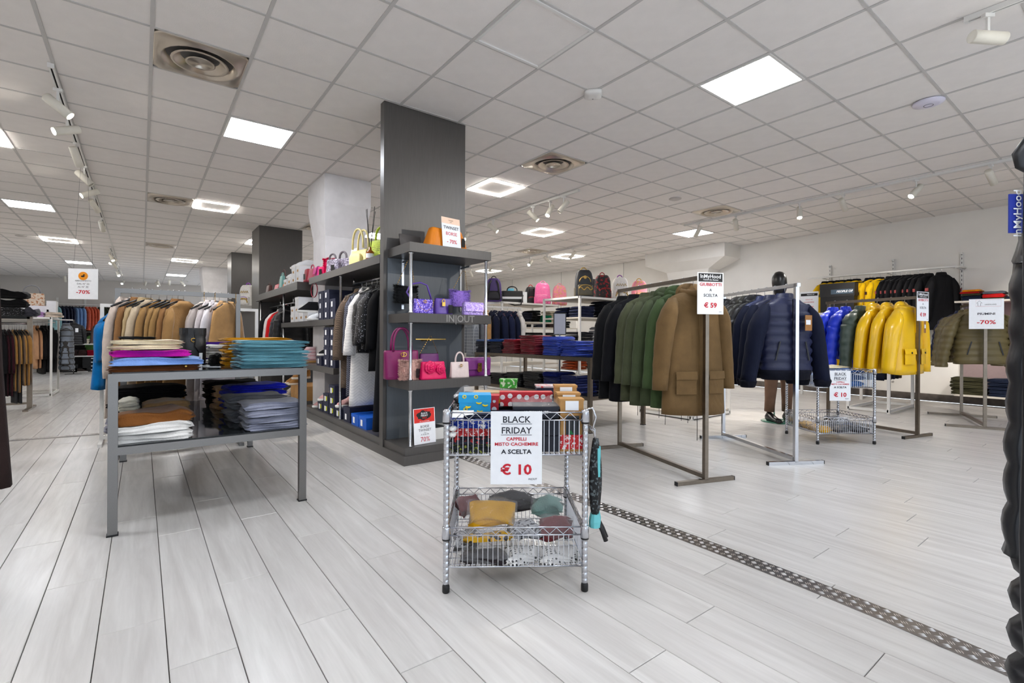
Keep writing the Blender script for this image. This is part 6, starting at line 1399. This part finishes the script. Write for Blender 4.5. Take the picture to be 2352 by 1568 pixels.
# folded knitwear inside the white units
def wstack(px, y, z, n, c, lb, gr, seed, w_=.32, t_=.05, rz=0.):
    return stack('folded_sweater', lb, 'sweater', (py_(px, y), y, z), rz, w_, .3, [(wool(c), t_)] * n, gr, seed, soft=.9)
wstack(1336, 6.12, 1.402, 4, (32, 38, 66), 'navy sweater in the left pile under the backpacks', 'navy sweaters in the left pile', 601)
wstack(1382, 6.12, 1.402, 6, (16, 18, 26), 'midnight sweater in the tall middle pile under the backpacks', 'midnight sweaters in the middle pile', 603, t_=.052)
wstack(1420, 6.12, 1.402, 4, (20, 26, 44), 'ink blue sweater in the right pile under the backpacks', 'ink sweaters in the right pile', 605)
wstack(1302, 6.6, 1.402, 4, (26, 34, 66), 'blue sweater at the back corner of the white unit', 'blue sweaters at the back corner', 606, .3)
wstack(1330, 6.12, .952, 4, (36, 36, 40), 'charcoal sweater on the third shelf of the white unit', 'charcoal sweaters on the third shelf', 607, .38)
wstack(1380, 6.12, .952, 5, (150, 150, 156), 'light grey sweater on the third shelf of the white unit', 'light grey sweaters on the third shelf', 608, .3, .06)
wstack(1430, 6.12, .952, 5, (24, 26, 32), 'black sweater at the end of the third shelf', 'black sweaters at the third shelf end', 609)
for q, (px, c) in enumerate(((1320, (150, 60, 20)), (1372, (60, 56, 60)), (1425, (30, 34, 60)))): wstack(px, 6.12, .502, 4, c, 'sweater on the bottom shelf of the white unit', 'sweaters on the bottom white shelf', 610 + q)
wstack(1200, 8.02, 1.372, 4, (28, 28, 44), 'dark navy sweater in the farther white unit', 'dark navy sweaters in the farther unit', 615)
wstack(1222, 8.1, 1.372, 5, (16, 16, 18), 'black sweater in the farther white unit', 'black sweaters in the farther unit', 616, .34)
wstack(1246, 8.02, 1.372, 3, (0, 120, 84), 'emerald green sweater in the farther white unit', 'emerald sweaters', 617, .26)
wstack(1262, 8.1, 1.372, 5, (222, 208, 180), 'cream sweater in the farther white unit', 'cream sweaters in the farther unit', 618, .22)
for q, (px, c) in enumerate(((1195, (24, 24, 26)), (1225, (20, 20, 22)), (1255, (30, 28, 30)))): wstack(px, 8.05, .952, 4, c, 'dark sweater on the lower shelf of the farther unit', 'dark sweaters low in the farther unit', 620 + q)
fs = thing('poster_frame', 'black framed blank notice standing in front of the white shelves', 'poster frame', (py_(1286, 5.9), 5.9, 0), bp)
ob('frame', G().box(-.105, .105, -.008, .008, 1.09, 1.45), BLACKP, fs, False); ob('notice', G().box(-.09, .09, -.0095, -.008, 1.105, 1.435), paper((176, 180, 196)), fs, False); ob('stem', G().box(-.012, .012, -.01, .01, 0, 1.1), CHROME, fs, False); ob('stand_foot', G().box(-.15, .15, -.12, .12, 0, .015), CHROME, fs, False)
# suit rack between the table and the far shelves
SY = 6.75; SZ2 = PY(1160, 704, SY).z; SRX0 = py_(1118, SY)
portal('white rail rack of navy suits beyond the wrapped shirts', SRX0 - .45, py_(1196, SY), SY, SZ2, WHITE, .025)
suits = [(1085, (122, 126, 134), 'grey checked suit jacket', 'black', 1), (1098, (112, 114, 120), 'plain grey suit jacket', 'black', 0), (1112, (186, 142, 92), 'camel overcoat beside the suits', 'wood', 0), (1132, (24, 28, 48), 'dark navy suit jacket on a white hanger', 'white', 0), (1150, (26, 32, 56), 'navy suit jacket on a wooden hanger', 'wood', 0), (1166, (28, 34, 60), 'navy velvet suit jacket', 'wood', 0), (1180, (24, 30, 52), 'navy suit jacket nearest the rack end', 'wood', 0), (1189, (232, 226, 222), 'white dinner jacket at the rack end', 'black', 0)]
for k, (px, c, nm, hg, ck) in enumerate(suits):
    m = mat('grey_check', c, r=.85, var=.05, pattern=('check', 20), c2=(160, 164, 170), bump=.3) if ck else cloth(c)
    garment('suit_jacket', nm, 'jacket', (py_(px, SY), SY, SZ2), PI / 2 + PI - .25, row='suits', m=m, L=1.0 if 'coat' in nm else .74, sw=.22, t=.05, sl=.62, out=.035, r0=.07, r1=.055, collar='lapel', seed=650 + k, hanger=hg, fold=.06)
# white frames of the far right hall
FW = white_stand('white open rail unit far back in the hall with dark clothes', 7.6, 9.4, 9.5, 10.3, 1.7, (1.3, .8))
for q in range(8): stack('folded_sweater', 'small dark sweater on the far rail unit', 'sweater', (7.75 + (q % 4) * .42, 9.7, (1.302, .802)[q // 4]), 0, .34, .3, [(wool(((22, 22, 26), (30, 34, 50), (60, 44, 40), (26, 26, 28))[q % 4]), .06)] * 3, 'sweaters on the far rail unit', 700 + q)

# ================================================================ LEFT AISLE AND FAR END
# steel perforated rack with dark coats, spangled throws on top
lf = PF(68, 940); LRZ = 1.30
def fl(px, y): return PY(px, 780, y).x
lr = thing('clothes_rack', 'dark steel rack of burgundy and ochre dresses by the left wall', 'clothes rack', (lf.x, lf.y, lf.z)); zt = PY(78, 728, lf.y).z - lf.z
ob('upright', G().box(-.03, .03, -.02, .02, 0.02, zt), DSTEEL, lr, False); ob('upright', G().box(-2.43, -2.37, -.02, .02, 0.02, zt), DSTEEL, lr, False)
ob('foot', G().box(-.03, .03, -.35, .35, 0, .03), DSTEEL, lr, False); ob('foot', G().box(-2.43, -2.37, -.35, .35, 0, .03), DSTEEL, lr, False)
ob('rail', G().tube([(-2.4, 0, zt - .1), (0, 0, zt - .1)], .018, 8), CHROME, lr); ob('glass_shelf', G().box(-2.45, .05, -.2, .2, zt, zt + .012), SMOKED, lr, False); ob('base_bar', G().box(-2.4, 0, -.015, .015, .08, .11), DSTEEL, lr, False); ob('shelf_bar', G().box(-2.4, 0, -.02, .02, zt - .03, zt), BLACKP, lr, False)
rzl = lf.z + zt - .1
gar = [(3, (20, 20, 24), 1.0, 'black long dress'), (10, (52, 18, 28), .95, 'burgundy knit dress'), (20, (56, 18, 30), .95, 'second burgundy knit dress'), (28, (168, 122, 60), .88, 'ochre wool coat'), (38, (172, 126, 62), .9, 'second ochre wool coat'), (49, (174, 128, 64), .8, 'ochre short coat'), (57, (160, 116, 58), .8, 'ochre coat by the upright')]
for k, (px, c, L_, nm) in enumerate(gar):
    garment('wool_coat', nm + ' on the dark steel rack by the left wall', 'coat', (fl(px, lf.y), lf.y, rzl), PI / 2 + .35, row='left', m=wool(c), L=L_, sw=.2, t=.05, sl=.42 if 'ochre' in nm else .55, out=.07, r0=.07, r1=.07, seed=720 + k, collar=None)
for k, px in enumerate((33, 44)):
    garment('trousers', 'dark grey wide trousers below the ochre coats', 'trousers', (fl(px, lf.y), lf.y, rzl), PI / 2 + .35, row='left', m=wool((58, 58, 62)), L=1.06, sw=.13, t=.05, hw=.16, sleeves=False, collar=None, seed=730 + k, group='trousers on the left steel rack')
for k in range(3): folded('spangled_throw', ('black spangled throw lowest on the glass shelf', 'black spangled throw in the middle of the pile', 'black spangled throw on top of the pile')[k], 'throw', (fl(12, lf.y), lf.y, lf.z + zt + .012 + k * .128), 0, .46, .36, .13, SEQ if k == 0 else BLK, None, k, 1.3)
folded('folded_scarf', 'dark grey scarf drooping beside the spangled throws', 'scarf', (fl(73, lf.y), lf.y, lf.z + zt + .012), .0, .12, .3, .14, wool((60, 60, 68)), None, 2, 1.5)
# white rack behind it
wf = PF(117, 910); wzt = PY(117, 728, wf.y).z - wf.z
ow = white_stand('white frame rack with a shelf of bags and rose blouses', wf.x - 2.3, wf.x, wf.y, wf.y + 1.0, wzt, (wzt - .005,), zf=wf.z)
ob('hanging_rail', G().tube([(0, .5, wzt - .09), (2.3, .5, wzt - .09)], .012, 8), WHITE, ow); ob('end_arm', G().tube([(2.3, .62, wzt - .035), (2.55, .62, wzt - .035)], .012, 8), WHITE, ow)
for k, (px, c, L_, nm) in enumerate(((78, (196, 150, 112), .8, 'camel pink silk blouse'), (86, (198, 148, 110), .78, 'second camel pink silk blouse'), (97, (20, 20, 22), .9, 'black fur coat'), (104, (24, 24, 26), .86, 'black wool coat'), (113, (18, 18, 20), .82, 'black coat by the white upright'))):
    garment('blouse' if k < 2 else 'wool_coat', nm + ' on the white frame rack', 'blouse' if k < 2 else 'coat', (fl(px, wf.y + .5), wf.y + .5, wf.z + wzt - .08), PI / 2 + .35, row='wfr', m=cloth(c, r=.6) if k < 2 else wool(c), L=L_, sw=.2, t=.07, sl=.55, out=.06, seed=740 + k, collar='stand')
CHKC = mat('grey_plaid', (120, 128, 140), r=.8, var=.08, pattern=('check', 9), c2=(54, 52, 50), bump=.3)
garment('puffer_jacket', 'grey plaid puffer jacket at the end of the white frame rack', 'jacket', (wf.x + .16, wf.y + .62, wf.z + wzt - .03), PI / 2, CHKC, L=.9, sw=.23, t=.1, sl=.7, out=.12, quilt=.1, seed=750, collar='stand')
FLO = mat('floral_fabric', (214, 196, 176), r=.7, var=.1, pattern=('spots', 24), c2=(180, 120, 80))
bag('floral handbag with a grey arched handle on the white rack', (fl(72, wf.y + .45), wf.y + .5, wf.z + wzt + .22), .1, .38, .16, .24, FLO, handle=(1, .6, .16), hr=.012, hm=leather((130, 130, 134)))
for k, (px, h_) in enumerate(((72, .2), (119, .3))): carton('gift_box', 'white box on the white frame rack', (fl(px, wf.y + .45), wf.y + .5, wf.z + wzt), 0, (.5, .13)[k], .3, h_ + .02, WBOX, 'white boxes on the white rack')
stack('folded_sweater', 'lilac folded sweater on the white frame rack', 'sweater', (fl(92, wf.y + .1), wf.y + .16, wf.z + wzt), 0, .4, .3, [(wool((200, 160, 210)), .05)] * 2, 'lilac sweaters on the white rack', 760)
stack('folded_sweater', 'pale beige folded sweater on the white frame rack', 'sweater', (fl(112, wf.y + .1), wf.y + .16, wf.z + wzt), 0, .36, .3, [(wool((222, 206, 190)), .05)] * 2, 'beige sweaters on the white rack', 762)
# hanging promotional card
hs = thing('hanging_sign', 'white hanging promotion card with an orange duck roundel', 'sign', (-.56, 7.76, 0), -.45)
hp = [PY(193, q, 7.76).z for q in (617, 687)]
ob('card', G().box(-.155, .155, -.002, .002, hp[1], hp[0]), PAPER, hs, False); hz = (hp[0] + hp[1]) / 2; hh = hp[0] - hp[1]
ob('roundel', G().lathe([(.05, 0), (.05, .001)], 24, (0, -.002, hz + .26 * hh), Matrix.Rotation(PI / 2, 4, 'X')), mat('orange_ink', (240, 150, 24), r=.6, var=0), hs, False)
DKI = mat('duck_black', (26, 22, 20), r=.6, var=0)
ob('duck_mark', G().ball((-.003, -.0035, hz + .25 * hh), .02, .0008, .011, 12, 6).ball((.008, -.0035, hz + .295 * hh), .009, .0008, .009, 10, 6).ball((.018, -.0035, hz + .29 * hh), .007, .0006, .003, 8, 4), DKI, hs, False)
for s_, dz, sz in (('ABBIGLIAMENTO', .1, .022), ('DAL N° 22', .0, .028), ('AL N° 30', -.1, .028)): text(s_, sz, GREYI, hs, (0, -.0032, hz + dz * hh))
text('-70%', .06, RED, hs, (0, -.0032, hz - .27 * hh), bold=.02, sx=1.2)
for x in (-.1, .1): ob('cord', G().tube([(x, 0, hp[0]), (x * .3, 0, CEIL - .03)], .0012, 4), GREYI, hs)
# far end wall: rail of short puffers, shelves, shoe boxes
FY = 24.0; FZ0 = slope(FY)
fu = thing('wall_rail', 'white wall rail of bright short puffers on the far end wall', 'wall rail', (0, 24.4, 0))
rzf = PY(200, 700, FY).z
ob('rail', G().tube([(-3.4, -.5, rzf), (.6, -.5, rzf)], .02, 8), WHITE, fu)
for px in (128, 193, 262): x = fl(px, FY); ob('slotted_upright', G().box(x - .03, x + .03, -.03, .0, FZ0, rzf + .25), WHITE, fu, False); ob('bracket', G().box(x - .015, x + .015, -.5, 0, rzf - .015, rzf + .015), WHITE, fu, False)
ob('lower_rail', G().tube([(-2.2, -.26, rzf - 1.0), (.2, -.26, rzf - 1.0)], .018, 8), WHITE, fu)
puf = [(124, (150, 196, 200)), (132, (150, 196, 200)), (142, (36, 42, 66)), (150, (34, 40, 62)), (158, (34, 38, 58)), (164, (36, 42, 66)), (172, (132, 166, 214)), (180, (126, 162, 214)), (188, (130, 166, 216)), (199, (214, 96, 68)), (206, (216, 98, 70)), (213, (210, 92, 66)), (219, (214, 96, 68)), (228, (46, 52, 36)), (234, (44, 50, 34)), (241, (48, 54, 38)), (247, (46, 50, 36)), (253, (80, 26, 28)), (260, (168, 140, 84)), (266, (170, 142, 86))]
for k, (px, c) in enumerate(puf):
    nm = {150: 'mint', 36: 'navy', 34: 'navy', 132: 'sky blue', 126: 'sky blue', 130: 'sky blue', 214: 'coral', 216: 'coral', 210: 'coral', 46: 'dark olive', 44: 'dark olive', 48: 'dark olive', 80: 'wine', 168: 'gold', 170: 'gold'}[c[0]]
    garment('puffer_jacket', nm + ' short puffer jacket on the far end wall', 'jacket', (fl(px, FY), 23.9, rzf), PI / 2 + .5, row='far', m=shiny(c), L=.84, sw=.24, t=.1, sl=.66, out=.03, quilt=.1, seed=800 + k, collar='fur' if nm in ('sky blue', 'navy') else 'stand', cm=wool((90, 92, 100)) if nm == 'sky blue' else None, group=nm + ' puffers on the far wall')
fsu = thing('shelf_unit', 'long white shelf unit with knitwear below the far puffers', 'shelf unit', (0, FY, 0))
zs = [PY(200, q, FY - .1).z for q in (789, 816)]
for z in zs: ob('shelf', G().box(-3.0, .4, -.35, .07, z - .04, z), WHITE, fsu, False)
ob('backboard', G().box(-3.0, .4, .28, .3, FZ0, rzf - .9), mat('dark_backboard', (40, 38, 38), r=.8, var=.05), fsu, False); ob('upright', G().box(fl(193, FY) - .03, fl(193, FY) + .03, -.02, .02, FZ0, zs[1]), WHITE, fsu, False)
for k, (px, c, n_) in enumerate(((156, (196, 160, 112), 3), (170, (180, 140, 96), 2), (190, (60, 38, 34), 4), (202, (236, 226, 206), 3), (214, (150, 146, 146), 4), (228, (232, 216, 186), 3), (244, (70, 104, 160), 5))):
    stack('folded_sweater', 'folded sweater on the long white shelf at the far end', 'sweater', (fl(px, FY), FY - .14, zs[0]), 0, .42, .38, [(wool(c), .06)] * n_, 'sweaters on the far upper shelf', 830 + k, soft=.6)
for k, (px, c, n_) in enumerate(((150, (168, 166, 190), 2), (172, (60, 42, 42), 3), (190, (66, 44, 42), 3), (212, (150, 10, 40), 3), (232, (26, 26, 30), 3), (250, (24, 24, 26), 3))):
    stack('folded_sweater', 'folded sweater on the second long shelf at the far end', 'sweater', (fl(px, FY), FY - .14, zs[1]), 0, .48, .38, [(wool(c), .07)] * n_, 'sweaters on the far lower shelf', 840 + k, soft=.6)
BXB = mat('black_shoe_card', (26, 26, 28), r=.6, var=.04)
for k, px in enumerate((163, 183, 207, 228, 246)):
    for q in range((2, 1, 4, 4, 4)[k]):
        carton('shoe_box', 'black shoe box with white print at the far end', (fl(px, FY - .2), FY - .1, FZ0 + q * .14), 0, .4, .34, .137, BXB, 'black shoe boxes at the far end', labels=[(.08, .07, .09, .035)])
shoe('dark trainer with a white sole on a far shoe box', (fl(191, FY - .2), FY - .38, FZ0 + .0), PI / 2 - .1, pl((52, 40, 36)), L=.3)
garment('down_jacket', 'brown down jacket on a stand in front of the far shelves', 'jacket', (fl(238, 21.5), 21.5, PY(238, 735, 21.5).z), .2, shiny((74, 52, 46)), L=.7, sw=.26, t=.13, sl=.6, out=.08, quilt=.08, seed=860)
garment('down_jacket', 'black down jacket on a stand before the far navy puffers', 'jacket', (fl(168, 21.5), 21.5, PY(168, 735, 21.5).z), -.1, shiny((22, 22, 26)), L=.7, sw=.26, t=.13, sl=.6, out=.08, quilt=.08, seed=861, tagc=PAPER)
for k, px in enumerate((168, 238)):
    x = fl(px, 21.55); zz = PY(px, 735, 21.5).z; o = thing('garment_stand', ('slim steel stand carrying the black down jacket', 'slim steel stand carrying the brown down jacket')[k], 'stand', (x, 21.55, slope(21.55)))
    ob('pole', G().tube([(0, .17, 0), (0, .17, zz - slope(21.55))], .018, 8), STEEL, o); ob('arm', G().tube([(0, .17, zz - slope(21.55) - .005), (0, -.08, zz - slope(21.55) - .005)], .012, 6), STEEL, o); ob('stand_foot', G().lathe([(.22, 0), (.22, .015), (.02, .02)], 16, (0, .17, 0)), STEEL, o)
garment('cardigan', 'green cardigan hanging below the far puffers', 'cardigan', (fl(214, FY), 24.14, rzf - 1.0), 0, wool((104, 150, 84)), L=.6, sw=.2, t=.05, sl=.42, r0=.05, r1=.045, seed=865, collar=None)
# backpack on the pale ledge beyond the second pillar
backpack('white and purple backpack with gold teeth on the pale ledge', (1.75, 11.45, 1.66), FA + .6, PURW, w_=.34, h_=.44, trim=pl((150, 60, 190)), art=teeth(GLD, GLD))
tag(ob('door_sensor', G().loft([rrect(.06, .03, 14, .5, z=0), rrect(.06, .03, 14, .5, z=.1)]), WHITE, loc=(1.755, 13.97, 1.97)), 'small white sensor box fixed on the farthest grey pillar', 'sensor')

# ================================================================ FOREGROUND EDGES
# left edge: dark brown coats on a rail running out of the picture
o, a, d, L = rack('dark rail rack of brown coats at the near left edge', (-.49, 2.71), (-1.61, 3.21), m=DSTEEL, tee=.1)
for k, t_ in enumerate((.04, .16, .3)):
    garment('wool_coat', ('dark brown quilted coat at the near end of the left rack', 'black brown coat second on the left rack', 'brown coat third on the left rack')[k], 'coat', on_rack(a, d, L, t_), facing(d) + .9, row='edge', m=cloth((40, 28, 26)), L=.9 - .04 * k, sw=.16, t=.06, hw=.31, sl=.5, out=-.03, r0=.045, r1=.04, seed=900 + k, fold=.03)
# right edge: black jackets with swing tags
o, a, d, L = rack('chrome rail rack of black jackets at the near right edge', (1.74, .06), (2.4, -.55), z=1.6, m=CHROME, tee=.3)
BPU = mat('black_puffer', (16, 17, 22), r=.35, var=.05, bump=.2, bscale=40)
gj = garment('puffer_jacket', 'black puffer jacket with a dangling strap at the near right edge', 'jacket', (1.757, .052, 1.58), -YAW, row='redge', m=BPU, L=1.25, sw=.2, t=.09, hw=.215, sl=.85, quilt=.09, seed=910, out=.035, collar='hood', r0=.07, r1=.06, fwd=.0, bend=0.)
ob('hanger_arm', G().tube([(-.17, 0, -.16), (-.215, -.03, -.14), (-.25, -.045, -.125)], .008, 8), BLACKP, gj)
ob('strap', G().tube([(-.258, -.045, -.15), (-.26, -.045, -.3), (-.258, -.045, -.5), (-.258, -.045, -.75), (-.264, -.045, -.95), (-.26, -.045, -1.1), (-.248, -.045, -1.25), (-.228, -.045, -1.38)], [.007, .0075, .008, .008, .008, .008, .007, .006], 8), BPU, gj)
ob('hanger_end', G().loft([rrect(.03, .012, 16, .6, cx=-.22, cy=-.04, z=-.05), rrect(.05, .016, 16, .6, cx=-.235, cy=-.04, z=-.085), rrect(.085, .016, 16, .6, cx=-.25, cy=-.045, z=-.125), rrect(.07, .014, 16, .6, cx=-.25, cy=-.045, z=-.155), rrect(.03, .01, 16, .6, cx=-.25, cy=-.045, z=-.165)]), BLACKP, gj)
tg = ob('swing_tag', G().cbox((-.255, -.03, -.25), (.06, .003, .085)), mat('royal_card', (20, 44, 150), r=.5, var=.02), gj, False)
text('InMyHood', .024, PAPER, tg, (-.268, -.033, -.25), bold=.01, rot=(PI / 2, -PI / 2, 0))
ob('paper_tag', G().cbox((-.225, -.075, -.19), (.05, .002, .07), 0, .1), PAPER, gj, False)
garment('puffer_jacket', 'black jacket behind the strapped one at the right edge', 'jacket', (1.98, -.16, 1.58), -YAW, row='redge', m=BPU, L=1.1, sw=.18, t=.08, sl=.7, quilt=.09, seed=911, out=.02)
# ================================================================ CROWDED RAILS AND SHELVES: neighbours press against each other, none passes through
ENDS = {'coats': (.036, .055), 'left': (.04, .2)}
for key, row in ROWS.items():
    rz = row[0].rotation_euler.z; nf = Vector((math.sin(rz), -math.cos(rz), 0))
    row.sort(key=lambda o: -o.location.dot(nf))
    for i, o in enumerate(row):
        o.rotation_euler = (0, 0, rz); s = o.location.dot(nf); e = ENDS.get(key, (9, 9))
        fr = (row[i - 1].location.dot(nf) - s) / 2 if i else e[0]
        bk = (s - row[i + 1].location.dot(nf)) / 2 if i < len(row) - 1 else e[1]
        own = [c for c in o.children if c.data.name != HOOK.name and not c.name.startswith(('hanger', 'strap', 'swing', 'paper'))]
        own += [g_ for c in own for g_ in c.children]
        ys = [v.co.y for c in own for v in c.data.vertices]
        kf, kb = min(1, fr / max(1e-4, -min(ys))), min(1, bk / max(1e-4, max(ys)))
        for c in own:
            for v in c.data.vertices: v.co.y *= kf if v.co.y < 0 else kb
            c.data.update()
        for c in o.children:
            if c.name.startswith('hanger') and c.data.users > 1: c.scale.y = min(1, min(fr, bk) / .017)
def pbox(p):
    xs, ys, zs = [], [], []
    for o in p:
        c, s = abs(math.cos(o.rotation_euler.z)), abs(math.sin(o.rotation_euler.z)); bb = [Vector(q) for q in o.bound_box]
        hx = max(abs(q.x) for q in bb) * o.scale.x; hy = max(abs(q.y) for q in bb) * o.scale.y
        ex, ey = hx * c + hy * s, hx * s + hy * c
        xs += [o.location.x - ex, o.location.x + ex]; ys += [o.location.y - ey, o.location.y + ey]; zs += [o.location.z, o.location.z + max(q.z for q in bb)]
    return [min(xs), max(xs), min(ys), max(ys), min(zs), max(zs)]
for _ in range(3):
    for i, p in enumerate(PILES):
        for q in PILES[i + 1:]:
            a, b = pbox(p), pbox(q); ov = [min(a[2 * k + 1], b[2 * k + 1]) - max(a[2 * k], b[2 * k]) for k in range(3)]
            if min(ov[0], ov[1]) < .002 or ov[2] < .008 or min(abs(a[4] - b[5]), abs(b[4] - a[5])) < .012: continue
            k = 0 if ov[0] < ov[1] else 1; sg = 1 if a[2 * k] + a[2 * k + 1] > b[2 * k] + b[2 * k + 1] else -1
            for pl_, bx_, s_ in ((p, a, sg), (q, b, -sg)):
                L_ = bx_[2 * k + 1] - bx_[2 * k]; f = max(.5, (L_ - ov[k] / 2) / L_)
                for o in pl_:
                    ax = k if abs(math.cos(o.rotation_euler.z)) > .7 else 1 - k
                    o.scale[ax] *= f; o.location[k] += s_ * ov[k] / 4
